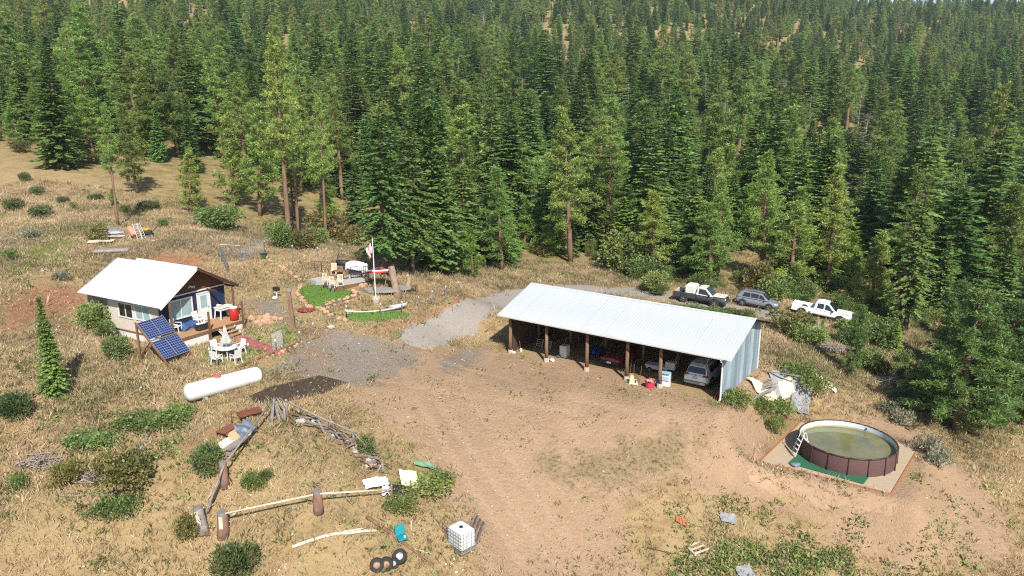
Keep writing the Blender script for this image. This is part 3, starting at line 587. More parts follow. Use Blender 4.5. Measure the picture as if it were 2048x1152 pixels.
def gn_scatter(name, pts, scales, rots, idx, meshes, label, kind='stuff', wide=1.0):
    # one object: points that carry instances of a few plant meshes
    src = bpy.data.collections.new(name + '_sources')
    for i, (a, b) in enumerate(meshes):
        o = bpy.data.objects.new(f'{name}_src_{i:02d}', a)
        if b is not None:                                   # join trunk and crown into one source mesh
            V1 = np.empty(len(a.vertices)*3, np.float32); a.vertices.foreach_get('co', V1)
            bm_ = bpy.data.meshes.new(f'{name}_m{i:02d}')
            import bmesh
            bm = bmesh.new(); bm.from_mesh(a); nf = len(bm.faces); bm.from_mesh(b); bm.faces.ensure_lookup_table()
            for f in bm.faces[nf:]: f.material_index = 1
            lay = bm.verts.layers.float_color.get('tint')
            bm.to_mesh(bm_); bm.free(); bm_.materials.append(a.materials[0]); bm_.materials.append(b.materials[0]); o = bpy.data.objects.new(f'{name}_src_{i:02d}', bm_)
        src.objects.link(o)
    me = bpy.data.meshes.new(name); me.vertices.add(len(pts)); me.vertices.foreach_set('co', np.asarray(pts, np.float32).ravel())
    for nm, arr, ty in (('sc', scales, 'FLOAT'), ('rz', rots, 'FLOAT'), ('ix', idx, 'INT'), ('wd', rng.uniform(.78,1.25,len(pts))*wide, 'FLOAT')):
        at = me.attributes.new(nm, ty, 'POINT'); at.data.foreach_set('value', np.ascontiguousarray(arr, np.float32 if ty == 'FLOAT' else np.int32))
    o = obj_of(name, me); tag(o, label, kind=kind)
    ng = bpy.data.node_groups.new(name + '_nodes', 'GeometryNodeTree'); ng.interface.new_socket('Geometry', in_out='INPUT', socket_type='NodeSocketGeometry'); ng.interface.new_socket('Geometry', in_out='OUTPUT', socket_type='NodeSocketGeometry')
    N, L = ng.nodes, ng.links; gi = N.new('NodeGroupInput'); gout = N.new('NodeGroupOutput'); mp = N.new('GeometryNodeMeshToPoints'); L.new(gi.outputs[0], mp.inputs[0])
    io = N.new('GeometryNodeInstanceOnPoints'); ci = N.new('GeometryNodeCollectionInfo'); ci.inputs['Collection'].default_value = src; ci.inputs['Separate Children'].default_value = True; ci.inputs['Reset Children'].default_value = True
    L.new(mp.outputs[0], io.inputs['Points']); L.new(ci.outputs[0], io.inputs['Instance']); io.inputs['Pick Instance'].default_value = True
    def na(n_, t):
        a = N.new('GeometryNodeInputNamedAttribute'); a.data_type = t; a.inputs['Name'].default_value = n_; return a.outputs['Attribute']
    L.new(na('ix','INT'), io.inputs['Instance Index']); cx = N.new('ShaderNodeCombineXYZ'); L.new(na('rz','FLOAT'), cx.inputs['Z']); L.new(cx.outputs[0], io.inputs['Rotation'])
    sx = N.new('ShaderNodeCombineXYZ'); mw = N.new('ShaderNodeMath'); mw.operation = 'MULTIPLY'; L.new(na('wd','FLOAT'), mw.inputs[1]); sc_ = na('sc','FLOAT'); L.new(sc_, mw.inputs[0]); L.new(mw.outputs[0], sx.inputs[0]); L.new(mw.outputs[0], sx.inputs[1]); L.new(sc_, sx.inputs[2]); L.new(sx.outputs[0], io.inputs['Scale']); L.new(io.outputs[0], gout.inputs[0])
    md = o.modifiers.new('scatter', 'NODES'); md.node_group = ng; return o
ALL = []; IX = {}
for kd in ('fir','pine','young','snag'):
    for k, mm in enumerate(TPL[kd]): IX[(kd,k)] = len(ALL); ALL.append(mm)
FA = FAR
gn_scatter('forest', [f[:3] for f in FA], [f[5]/TPLH[f[3]][f[4]] for f in FA], rng.uniform(0,6.28,len(FA)), [IX[(f[3],f[4])] for f in FA], ALL, 'far-off conifer forest covering the hill', wide=1.65)
# undergrowth between the trees
ug = []
for (x, y), z0, px, py, d in zip(cand, zc_, px_, py_, dd_):
    if d < 330 and -60 < px < 2110:
        for q in range(2 if (px > 900 and d < 220) else 1):
            if rng.random() < (.95 if px > 700 else .45):
                ug.append((x+rng.uniform(-3,3), y+rng.uniform(-3,3)))
for q in range(240):                                        # brush along the front of the forest and round the parked vehicles
    px = rng.uniform(1180, 2060); e_y = np.interp(px, EDGE_X, EDGE_Y); py = e_y + rng.normal()*9 - 4
    if 1340 < px < 1700 and py > e_y + 4: continue
    g_ = G(px, py); ug.append((g_.x, g_.y))
    if q < 40: g_ = G(rng.uniform(1720, 2060), rng.uniform(655, 830)); (abs(g_.x) < 200) and ug.append((g_.x, g_.y))
ug = np.array(ug); uz = H(ug[:,0], ug[:,1])
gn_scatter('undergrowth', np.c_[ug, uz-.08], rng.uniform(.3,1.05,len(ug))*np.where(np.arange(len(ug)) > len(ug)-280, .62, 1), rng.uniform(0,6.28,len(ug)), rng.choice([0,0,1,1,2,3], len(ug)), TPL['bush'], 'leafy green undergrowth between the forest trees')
# ------------------------------------------------------------------ shared materials
M_ROOF = pm('white_metal_roof', srgb(180,183,186), srgb(170,174,178), .5, .6, .0, spec=.5, stretch=(1,1,1))
M_ROOF2 = pm('white_painted_metal', srgb(184,187,190), srgb(172,177,182), 1.2, .45, .0, spec=.5)
M_GALV = pm('galvanized_metal', srgb(150,166,176), srgb(116,134,146), 2.2, .5, .25, spec=.4, stretch=(1.5,1.5,.25), contrast=1.1)
M_SHADEWOOD = pm('shade_darkened_barn_wood', srgb(84,62,46), srgb(54,40,32), 5, .95, stretch=(1,1,.2))  # old brown wood made darker: the barn's inside shade is partly in this colour
M_OLDWOOD = pm('old_brown_wood', srgb(126,92,66), srgb(88,62,44), 5, .9, bump=.4, stretch=(1,1,.2))
M_LOG = pm('weathered_log', srgb(140,110,86), srgb(96,74,58), 4, .95, bump=.6, stretch=(1,1,.25))
M_GREYWOOD = pm('grey_weathered_wood', srgb(150,142,134), srgb(108,100,94), 6, .95, bump=.4, stretch=(.3,1,1))
M_CONC = pm('concrete', srgb(186,176,160), srgb(150,140,126), 6, .95, bump=.3)
M_WHITE = pm('white_paint', srgb(212,212,208), srgb(194,194,189), 1.6, .5)
M_WPLAS = pm('white_plastic', srgb(214,214,212), srgb(198,198,195), 2, .4, spec=.45)
M_NAVY = pm('navy_siding', srgb(34,44,72), srgb(28,36,60), 3, .7)
M_TAN = M_TAN
M_PLASTER = pm('cream_plaster', srgb(204,194,178), srgb(180,170,154), 9, .95, bump=.3, detail=8)
M_GREYBD = pm('grey_board', srgb(150,142,132), srgb(124,116,108), 5, .9)
M_GABLE = pm('brown_plywood', srgb(100,70,48), srgb(80,56,40), 4, .85)
M_DKBROWN = pm('dark_brown_trim', srgb(84,50,40), srgb(66,38,32), 4, .7)
M_DECK = pm('worn_deck_boards', srgb(178,140,100), srgb(146,112,80), 5, .85, bump=.3, stretch=(4,.6,1))
M_GLASS = pm('window_glass', (.10,.15,.15), (.14,.20,.20), 1.5, .06, .0, spec=.8)
M_CURT = pm('pale_green_blind', srgb(150,172,168), srgb(128,150,146), 2, .5)
M_DGLASS = pm('dark_glass', (.012,.014,.016), (.02,.022,.025), 2, .05, spec=.8)
M_BLACK = pm('black_plastic', (.018,.018,.02), (.03,.03,.032), 4, .6)
M_RUBBER = pm('tyre_rubber', (.020,.019,.018), (.035,.033,.03), 8, .85, bump=.3)
M_STEEL = pm('grey_steel', srgb(168,172,174), srgb(140,144,148), 6, .4, .7, spec=.5)
M_RUST = pm('rusty_iron', srgb(122,72,50), srgb(84,50,40), 9, .9, bump=.3)
M_REDP = pm('red_plastic', srgb(176,42,36), srgb(150,34,32), 3, .45)
M_BLUE = pm('blue_fabric', srgb(62,92,140), srgb(44,66,110), 5, .9, bump=.3)
M_ALU = pm('aluminium', srgb(200,204,206), srgb(176,180,184), 5, .35, .8)
M_CREAM = pm('cream_foam', srgb(226,214,188), srgb(196,180,150), 4, .9, bump=.6)
# ------------------------------------------------------------------ pole barn
barn = thing('pole_barn', 'long open-front pole barn with white metal roof and galvanized end wall', 'barn', (BO[0], BO[1], 0), BA)
RT, RH, FT, FH, BT, BH = 4.0, 4.87, -.62, 3.25, 8.8, 3.5
S0, S1 = -.78, 17.82
def ribbed(p0, dx, dy, wdt, ln, nrm, rib=.008, nr=4, name='roof_panel'):   # a sheet wdt wide along dx, ln long along dy
    p0, dx, dy, nrm = Vector(p0), Vector(dx), Vector(dy), Vector(nrm); prof = []
    for i in range(nr):
        c = (i+.5)/nr*wdt; prof += [(c-.055, 0), (c-.028, rib), (c+.028, rib), (c+.055, 0)]
    prof = [(0.0, 0.0)] + prof + [(wdt, 0.0)]; mb = MB(); n = len(prof)
    vs = [p0 + dx*x + nrm*z for x, z in prof] + [p0 + dx*x + nrm*z + dy*ln for x, z in prof]; vs += [v - nrm*.006 for v in vs]
    fs = [(i, i+1, n+i+1, n+i) for i in range(n-1)] + [(2*n+i+1, 2*n+i, 3*n+i, 3*n+i+1) for i in range(n-1)]
    fs += [(i+1, i, 2*n+i, 2*n+i+1) for i in range(n-1)] + [(n+i, n+i+1, 3*n+i+1, 3*n+i) for i in range(n-1)]
    return mb.add(vs, fs)
def roof_side(parent, s0, s1, y0, z0, y1, z1, n, mat, nr=4, jit=.004):
    d = Vector((0, y1-y0, z1-z0)); ln = d.length; d.normalize(); nrm = Vector((1,0,0)).cross(d)
    if nrm.z < 0: nrm = -nrm
    wdt = (s1-s0)/n; me = ribbed((0,0,0), (1,0,0), d, wdt-.004, ln, nrm, nr=nr).mesh('roof_panel', mat)
    for i in range(n):
        o = obj_of('roof_panel', me, parent, (s0+i*wdt, y0+random.uniform(-.02,.02), z0 + random.uniform(0, jit)))
roof_side(barn, S0, S1, FT, FH, RT, RH, 20, M_ROOF); roof_side(barn, S0, S1, RT+.02, RH, BT, BH, 20, M_ROOF)
MB().extr([(S0,RT-.16,RH-.035),(S0,RT,RH+.045),(S0,RT+.16,RH-.03),(S0,RT,RH+.03)], (S1-S0,0,0)).build('ridge_cap', M_ROOF, barn)
PS = [0, 3.39, 6.93, 10.2, 12.73]; rp = random.Random(3)
for i, s in enumerate(PS):
    x = rp.uniform(-.03,.03); o = MB().tube([(s,0,.25),(s+x,rp.uniform(-.02,.02),1.4),(s,0,3.18)], [.15,.135,.125], 9).build('post', M_LOG, barn, True)
    MB().lathe([(.21,-.25),(.22,.1),(.19,.30),(.16,.31)], 9, (s,0,0), jit=.08).build('footing', M_CONC, o)
for i, (s, t) in enumerate([(3.2,3.9),(6.4,3.9),(9.6,3.9),(12.4,3.9),(.1,3.9)]):
    MB().tube([(s,t,-.1),(s+.02,t,2.4),(s,t,4.6)], [.13,.12,.11], 8).build('post', M_LOG, barn, True)
for s in (4.2,8.4,12.6): MB().tube([(s,7.6,-.1),(s,7.6,3.6)], [.12,.11], 8).build('post', M_LOG, barn, True)
MB().box((8.5,.02,3.14),(17.3,.09,.22)).build('header_beam', M_OLDWOOD, barn)
MB().box((8.5,3.9,4.62),(17.3,.09,.25)).build('ridge_beam', M_OLDWOOD, barn)
for k in range(16):
    s = -.55 + k*1.2; MB().beam((s,FT+.1,FH-.09),(s,RT,RH-.10),.05,.13).build('rafter', M_SHADEWOOD, barn); MB().beam((s,RT,RH-.10),(s,BT-.1,BH-.09),.05,.13).build('rafter', M_SHADEWOOD, barn)
MB().beam((S0,FT-.012,FH-.06),(S1,FT-.012,FH-.06),.03,.12).build('eave_board', M_WHITE, barn)
gt = MB(); gt.extr([(S0+.05,FT-.03,FH-.03),(S0+.05,FT-.05,FH-.12),(S0+.05,FT-.13,FH-.13),(S0+.05,FT-.15,FH-.03),(S0+.05,FT-.14,FH-.03),(S0+.05,FT-.12,FH-.12),(S0+.05,FT-.05,FH-.11)], (S1-S0-.6,0,0)); gt.build('gutter', M_WHITE, barn)
dp = MB(); dp.tube([(17.12,FT-.10,FH-.14),(17.1,FT+.05,FH-.32),(17.06,-.12,FH-.55),(17.06,-.12,.28),(17.06,-.2,.14),(17.0,-.5,.05)], .055, 8); dp.build('downspout', M_WHITE, barn)
def rz_at(t): return FH + (RH-FH)*(t-FT)/(RT-FT) if t < RT else RH + (BH-RH)*(t-RT)/(BT-RT)
def wall_sheet(s, t0, t1, mat, parent, name='wall_sheet', zb=.03, th=.02, nr=4):
    # vertical corrugated sheet on the plane x = s, with its sloping head under the roof
    n = nr*4+1; mb = MB(); vs = []
    for i in range(n):
        t = t0 + (t1-t0)*i/(n-1); off = th*(0,1,1,0)[i % 4]; vs += [(s+off, t, zb+random.uniform(-.03,.0)), (s+off, t, rz_at(t)-.05)]
    fs = [(2*i, 2*i+2, 2*i+3, 2*i+1) for i in range(n-1)]; mb.add(vs, fs); mb.add([(v[0]-.006,v[1],v[2]) for v in vs], [tuple(reversed(f)) for f in fs]); return mb.build(name, mat, parent)
e_ = np.linspace(-.06, 7.86, 13); TT = sorted(list(e_))
M_GALVS = [M_GALV, pm('pale_galvanized_metal', srgb(172,186,192), srgb(140,156,166), 2, .45, .25, spec=.4, stretch=(1.5,1.5,.3)), pm('dull_galvanized_metal', srgb(134,150,160), srgb(108,124,136), 2, .5, .25, spec=.4, stretch=(1.5,1.5,.3))]
for i in range(12): wall_sheet(17.0 + (.008 if i % 2 else 0), TT[i]-.03, TT[i+1]+.03, M_GALVS[[0,0,1,0,2,0,1,2,0,1,2,0][i]], barn)
MB().beam((17.03,7.9,.0),(17.03,7.9,rz_at(7.9)-.06),.1,.1).build('corner_trim', M_WHITE, barn)
for t in (.9, 2.8): MB().beam((17.035,t,1.15+t*.28),(17.035,t+1.5,2.05+t*.18),.02,.10).build('stain_strip', pm('pale_lichen_metal', srgb(186,190,150), srgb(160,168,150), 4, .7), barn) if False else None
for k in range(24):                                         # back wall boards
    s0 = k*17/24; MB().box((s0+.354,7.85,1.78),(.69,.03,3.5+random.uniform(-.1,0))).build('wall_board', M_SHADEWOOD, barn)
for k in range(12):                                         # left end wall boards
    t0 = .25+k*.64; hh = rz_at(t0+.32)-.1; MB().box((-.06,t0+.31,hh/2),(.03,.62,hh)).build('wall_board', M_SHADEWOOD, barn)
MB().box((.5,-.02,2.95),(1.0,.03,.35)).build('wall_board', M_SHADEWOOD, barn)
# ------------------------------------------------------------------ cabin
HO = Vector((-21.9, 50.19, 4.0)); HA = math.radians(-29)
cabin = thing('cabin', 'small cabin with white metal roof, navy front wall and raised porch', 'house', HO, HA)
def slab(o_, pts, th): return o_.extr(pts, th)
# roof: main part and the slightly skewed left part
def roof_patch(parent, a0, a1, b0, b1, n, mat):             # eave line a0->a1, ridge line b0->b1, n panels
    a0, a1, b0, b1 = map(Vector, (a0, a1, b0, b1)); up = (a1-a0).cross(b0-a0).normalized(); up = up if up.z > 0 else -up
    for i in range(n):
        mb = MB(); P_ = [a0.lerp(a1, i/n), a0.lerp(a1, (i+1)/n-.002), b0.lerp(b1, (i+1)/n-.002), b0.lerp(b1, i/n)]
        mb.extr([p - up*.02 for p in P_], up*.02)
        e0, e1 = a0.lerp(a1, (i+.03)/n), b0.lerp(b1, (i+.03)/n); mb.beam(e0+up*.014, e1+up*.014, .035, .028)
        mb.build('roof_panel', mat, parent)
roof_patch(cabin, (-5.6,-4.6,1.98), (1.05,-4.6,1.98), (-5.55,-1.45,4.18), (1.05,-1.45,4.18), 8, M_ROOF2)
roof_patch(cabin, (-8.3,-4.55,1.96), (-5.6,-4.55,1.96), (-7.65,-1.6,4.06), (-5.6,-1.6,4.06), 4, M_ROOF2)
roof_patch(cabin, (-5.6,1.85,2.30), (1.05,1.85,2.30), (-5.55,-1.43,4.18), (1.05,-1.43,4.18), 8, M_ROOF2)
roof_patch(cabin, (-8.2,1.6,2.36), (-5.6,1.6,2.36), (-7.65,-1.58,4.06), (-5.6,-1.58,4.06), 3, M_ROOF2)
MB().extr([(-5.6,-1.6,4.08),(-5.6,-1.44,4.225),(-5.6,-1.28,4.09),(-5.6,-1.44,4.20)], (6.68,0,0)).build('ridge_cap', M_ROOF2, cabin)
MB().beam((1.02,-4.58,1.90),(1.02,-1.45,4.09),.04,.16).build('barge_board', M_WHITE, cabin); MB().beam((1.02,1.85,2.20),(1.02,-1.44,4.07),.05,.2).build('barge_board', M_DKBROWN, cabin)
for yy in (-3.2,-.1,1.5): MB().beam((-.1,yy,2.25),(1.0,yy,2.25 if yy != -3.2 else 2.3),.09,.12).build('porch_joist', M_DKBROWN, cabin) if yy > -3 else None
# walls
gw = MB(); gw.prism([(0,0)], 0, 0) if False else None
MB().extr([(-.10,-3.88,-.15),(-.10,1.38,-.15),(-.10,1.38,2.22),(-.10,-3.88,2.22)], (.10,0,0)).build('front_wall', M_NAVY, cabin)
MB().extr([(-.10,-4.25,2.2),(-.10,1.55,2.34),(-.10,-1.45,4.10)], (.085,0,0)).build('gable', M_GABLE, cabin)
MB().beam((.015,-3.9,2.26),(.015,1.42,2.30),.05,.09).build('wall_trim', M_WHITE, cabin)
MB().box((-2.95,-3.9,.75),(5.6,.10,2.35)).build('side_wall', M_PLASTER, cabin); MB().box((-7.0,-3.86,1.42),(2.5,.08,.95)).build('side_wall', M_GREYBD, cabin); MB().box((-7.0,-3.83,.3),(2.5,.08,1.3)).build('side_wall', M_PLASTER, cabin)
MB().box((-3.9,1.36,1.05),(7.8,.1,2.5)).build('back_wall', M_GREYBD, cabin); MB().extr([(-8.2,-3.8,-.3),(-8.2,1.3,-.3),(-8.2,1.3,2.3),(-8.2,-1.5,3.95),(-8.2,-3.8,2.3)], (.08,0,0)).build('end_wall', M_GREYBD, cabin)
MB().box((-4.0,-3.86,-.75),(8.3,.08,.75)).build('skirting', M_WHITE, cabin); MB().box((-2.95,-3.95,-.42),(5.62,.03,.1)).build('sill_board', M_OLDWOOD, cabin)
MB().box((-.03,-3.86,1.05),(.12,.12,2.3)).build('corner_board', M_BLACK, cabin)
def window(parent, axis, a0, a1, z0, z1, at, mull=1, glass=M_GLASS, fr=.07):
    w_ = MB()
    def q(a, z, s): return (at+s, a, z) if axis == 'x' else (a, at-s, z)
    def bar(x0, x1, y0, y1, d): c = q((x0+x1)/2, (y0+y1)/2, d/2); sz = (abs(d),x1-x0,y1-y0) if axis == 'x' else (x1-x0,abs(d),y1-y0); w_.box(c, sz)
    bar(a0-fr,a1+fr,z1,z1+fr,.06); bar(a0-fr,a1+fr,z0-fr,z0,.07); bar(a0-fr,a0,z0,z1,.06); bar(a1,a1+fr,z0,z1,.06)
    for i in range(mull): c = a0+(a1-a0)*(i+1)/(mull+1); bar(c-.03,c+.03,z0,z1,.05)
    f = w_.build('window', M_WHITE, parent)
    for i in range(mull+1):
        b0, b1 = a0+(a1-a0)*i/(mull+1)+.03, a0+(a1-a0)*(i+1)/(mull+1)-.03; p = MB(); c = q((b0+b1)/2,(z0+z1)/2,.012); p.box(c, (.012,b1-b0,z1-z0) if axis == 'x' else (b1-b0,.012,z1-z0)); p.build('pane', glass, f)
    return f
window(cabin, 'x', -3.15, -1.48, .72, 1.92, .0, 1, M_CURT, .1)
window(cabin, 'y', -4.5, -2.98, .62, 1.56, -3.95, 1, M_DGLASS, .08); window(cabin, 'y', -2.6, -1.05, .66, 1.6, -3.95, 1, M_CURT, .08)
d = MB(); d.box((.03,-.48,1.0),(.05,.86,1.98)); door = d.build('door', M_WHITE, cabin); MB().box((.06,-.48,1.42),(.02,.52,.9)).build('pane', M_CURT, door); MB().box((.08,-.14,.98),(.05,.05,.12)).build('handle', M_STEEL, door)
f_ = MB(); [f_.box(c, s) for c, s in (((.05,-.97,1.03),(.07,.1,2.1)),((.05,.02,1.03),(.07,.1,2.1)),((.05,-.48,2.06),(.07,1.1,.1)))]; f_.build('door_frame', M_WHITE, cabin)
# porch
for i in range(14):
    x = .07+i*.158; MB().box((x+.02,-1.65,-.045+random.uniform(-.004,.004)),(.15,5.3,.05)).build('deck_board', M_DECK, cabin)
MB().box((2.24,-1.65,-.13),(.04,5.3,.2)).build('deck_rim', M_OLDWOOD, cabin)
MB().box((2.19,-3.15,-.55),(.05,2.3,.7)).build('skirting', M_WHITE, cabin); MB().box((2.19,.45,-.5),(.05,1.1,.6)).build('skirting', M_WHITE, cabin); MB().box((1.1,1.02,-.5),(2.2,.05,.8)).build('skirting', M_WHITE, cabin)
for (x, y, z0, z1) in ((2.3,-1.92,-.9,1.3),(2.3,.93,-.9,1.38),(1.0,1.30,-.8,2.22),(.95,-3.82,-.8,2.2)): MB().box((x,y,(z0+z1)/2),(.11,.11,z1-z0)).build('porch_post', M_OLDWOOD, cabin)
for k in range(4):
    x = 2.45+.28*k; MB().box((x,-.55,-.22-.19*k),(.28,1.35,.045)).build('step', M_DECK, cabin)
for y in (-1.18,.08): MB().beam((2.3,y,-.22),(3.45,y,-.98),.05,.2).build('stringer', M_WHITE, cabin)
MB().tube([(.03,-1.62,2.62),(.03,-1.45,2.75),(.03,-1.3,2.62),(.03,-1.15,2.68),(.03,-1.05,2.5)], [.03,.06,.07,.05,.015], 6).build('wall_ornament', M_WPLAS, cabin)
# ------------------------------------------------------------------ porch things
def HW_(x, y, z=0):
    c, s = math.cos(HA), math.sin(HA); return Vector((HO.x + c*x - s*y, HO.y + s*x + c*y, HO.z + z))
def plastic_chair(label, loc, rz, group, mat=None, high=.92):
    mat = mat or M_WPLAS; t = thing('garden_chair', label, 'chair', loc, rz, group)
    MB().box((0,0,.40),(.50,.50,.05),bev=.02).build('seat', mat, t); MB().box((-.27,0,.68),(.05,.50,.56),ry=-.22,bev=.02).build('backrest', mat, t)
    for sx in (-1,1):
        for sy in (-1,1): MB().beam((sx*.21,sy*.22,.39),(sx*.27,sy*.26,0),.05,.05).build('leg', mat, t)
    for sy in (-1,1):
        a = MB(); a.beam((-.26,sy*.28,.62),(.24,sy*.28,.62),.06,.035); a.beam((.22,sy*.28,.62),(.24,sy*.27,.38),.04,.04); a.build('armrest', mat, t)
    return t
plastic_chair('white garden chair on the porch beside the white door', HW_(.55,-1.45), HA+.1, 'white porch chairs')
plastic_chair('white garden chair on the porch nearest the solar panels', HW_(.75,-3.35), HA+.5, 'white porch chairs')
t = thing('storage_bench', 'low bench under a blue blanket on the porch', 'bench', HW_(.75,-2.4), HA)
MB().grid(lambda u, v: ((u-.5)*.75+.03*math.sin(9*v), (v-.5)*1.35, .46 + .05*math.sin(v*8+u*5) - .38*max(0,abs(v-.5)*2-.82)/.18 - .3*max(0,abs(u-.5)*2-.8)/.2), 12, 16).build('blanket', M_BLUE, t, True)
MB().box((0,0,.21),(.55,1.1,.40)).build('bench_box', M_GREYBD, t)
t = thing('storage_tote', 'black plastic tote holding white things at the porch edge', 'tote', HW_(1.72,-2.1), HA)
MB().box((0,0,.2),(.5,.85,.36),bev=.05).build('tub', M_BLACK, t); MB().box((0,0,.40),(.55,.9,.04),bev=.015).build('rim', M_BLACK, t)
for k in range(5): MB().stone((random.uniform(-.12,.12), -.3+k*.15, .46), .11, .6, k).build('white_bag', M_WPLAS, t)
t = thing('work_table', 'white wooden potting table on the porch by the door', 'table', HW_(.55,.75), HA)
MB().box((0,0,.82),(.72,1.2,.06)).build('tabletop', M_WHITE, t); MB().box((0,0,.70),(.62,1.1,.18)).build('apron', M_WHITE, t)
for sx in (-1,1):
    for sy in (-1,1): MB().beam((sx*.28,sy*.48,.78),(sx*.34,sy*.58,0),.08,.07).build('leg', M_WHITE, t)
tag(MB().stone((0,0,.12),.16,.7,3).stone((.05,.25,.08),.1,.7,4).build('bundle', M_CREAM, None, False, HW_(.5,.35,.86)), 'pale bundle lying on the white porch table', 'bundle')
t = thing('rain_barrel', 'red barrel with white lid on the porch corner', 'barrel', HW_(1.75,.62), HA)
MB().lathe([(.24,0),(.29,.06),(.33,.35),(.34,.5),(.32,.72),(.26,.9)], 18).build('drum', M_REDP, t, True); MB().lathe([(.28,.9),(.29,.93),(.28,.98),(.2,1.0)], 18).build('lid', M_WPLAS, t)
t = thing('bucket', 'white bucket behind the red barrel on the porch', 'bucket', HW_(1.25,.78), HA); MB().lathe([(.13,0),(.16,.36),(.165,.38)], 14).build('pail', M_WPLAS, t); MB().lathe([(.17,.38),(.17,.41),(.1,.42)], 14).build('lid', M_WPLAS, t)
# ------------------------------------------------------------------ solar array
p1 = G(281.5,722); p2 = G(347.5,738); r = ray(274.6,647); z1 = CH + r[2]*(p1.y/r[1])
TL = Vector((p1.x, p1.y, z1)); rt = ray(324.5,631.5); k = (z1+.02-CH)/rt[2]; TR = Vector((rt[0]*k, rt[1]*k, z1+.02))
fall = (Vector((p2.x,p2.y,p2.z)) - TL); wv = (TR-TL); wv = wv.normalized(); fall -= wv*fall.dot(wv); LR = fall.length; fall.normalize()
Wd, Ln = min(max((TR-TL).length, 1.9), 2.4), LR*.80
print('solar', Wd, Ln, z1-p1.z)
nv = wv.cross(fall); nv = nv if nv.z > 0 else -nv
def solar_mat():
    m = bpy.data.materials.new('solar_cells'); m.use_nodes = True; N = m.node_tree.nodes; L = m.node_tree.links; b = N['Principled BSDF']; b.inputs['Roughness'].default_value = .25; b.inputs['Specular IOR Level'].default_value = .35
    tc = N.new('ShaderNodeTexCoord'); br = N.new('ShaderNodeTexBrick'); br.offset = 0; br.inputs['Scale'].default_value = 1; br.inputs['Brick Width'].default_value = 1/6; br.inputs['Row Height'].default_value = 1/8; br.inputs['Mortar Size'].default_value = .007
    br.inputs['Color1'].default_value = (.012,.020,.075,1); br.inputs['Color2'].default_value = (.016,.028,.095,1); br.inputs['Mortar'].default_value = (.22,.26,.36,1); br.inputs['Mortar Smooth'].default_value = .3
    L.new(tc.outputs['UV'], br.inputs[0]); L.new(br.outputs[0], b.inputs['Base Color']); return m
M_SOLAR = solar_mat()
sol = thing('solar_array', 'tilted array of four dark blue solar panels on a wooden frame', 'solar panels', p1)
Q = lambda u, v, h=0: TL - Vector(p1) + wv*(u*Wd) + fall*(v*Ln) + nv*h
for i in range(2):
    for j in range(2):
        u0, u1, v0, v1 = i*.5+.006, i*.5+.494, (0.0, .52)[j]+.01, (.46, 1.0)[j]-.01
        mb = MB(); mb.extr([Q(u0,v0,.03),Q(u1,v0,.03),Q(u1,v1,.03),Q(u0,v1,.03)], nv*.035); fr = mb.build('panel_frame', M_ALU, sol)
        me = bpy.data.meshes.new('cells'); q = [Q(u0+.008,v0+.006,.068),Q(u1-.008,v0+.006,.068),Q(u1-.008,v1-.006,.068),Q(u0+.008,v1-.006,.068)]; me.from_pydata([tuple(x) for x in q], [], [(0,1,2,3)]); me.materials.append(M_SOLAR)
        uvl = me.uv_layers.new(); [setattr(uvl.data[n_], 'uv', uv) for n_, uv in enumerate([(0,0),(1,0),(1,1),(0,1)])]; obj_of('cells', me, fr)
for u in (0,1):
    MB().beam(Q(u,-.03,-.03),Q(u,1.24,-.03),.09,.09).build('rail', M_OLDWOOD, sol)
    tp = Q(u,.02,-.05); bz = h1(p1.x+tp.x, p1.y+tp.y)-p1.z; MB().beam(tp,(tp.x,tp.y,bz-.2),.11,.11).build('post', M_OLDWOOD, sol); tm = Q(u,.5,-.06); MB().beam(tm,(tp.x,tp.y,bz+.3),.07,.07).build('brace', M_OLDWOOD, sol)
MB().beam(Q(0,.49,.03),Q(1,.49,.03),.12,.05).build('cross_rail', M_ALU, sol)
# ------------------------------------------------------------------ patio set
tc_ = G(455,716); tx = thing('patio_table', 'round glass patio table on the lawn below the porch', 'table', tc_)
M_GT = pm('green_table_glass', (.30,.40,.38), (.26,.36,.34), 2, .08, spec=.7)
MB().lathe([(.62,.70),(.62,.72),(.0,.72)], 24).build('tabletop', M_GT, tx); MB().lathe([(.60,.695),(.645,.695),(.645,.725),(.625,.725)], 24).build('rim', M_WPLAS, tx)
for k in range(4): a = k*math.pi/2+.4; MB().beam((.45*math.cos(a),.45*math.sin(a),.69),(.52*math.cos(a),.52*math.sin(a),0),.045,.045).build('leg', M_WPLAS, tx)
um = thing('closed_umbrella', 'closed red and white striped umbrella standing in the patio table', 'umbrella', tc_)
MB().tube([(0,0,0),(0,0,2.2)], .022, 8).build('pole', M_WPLAS, um); MB().lathe([(.22,-.02),(.2,.05),(.04,.1)], 14).build('base', M_CONC, um)
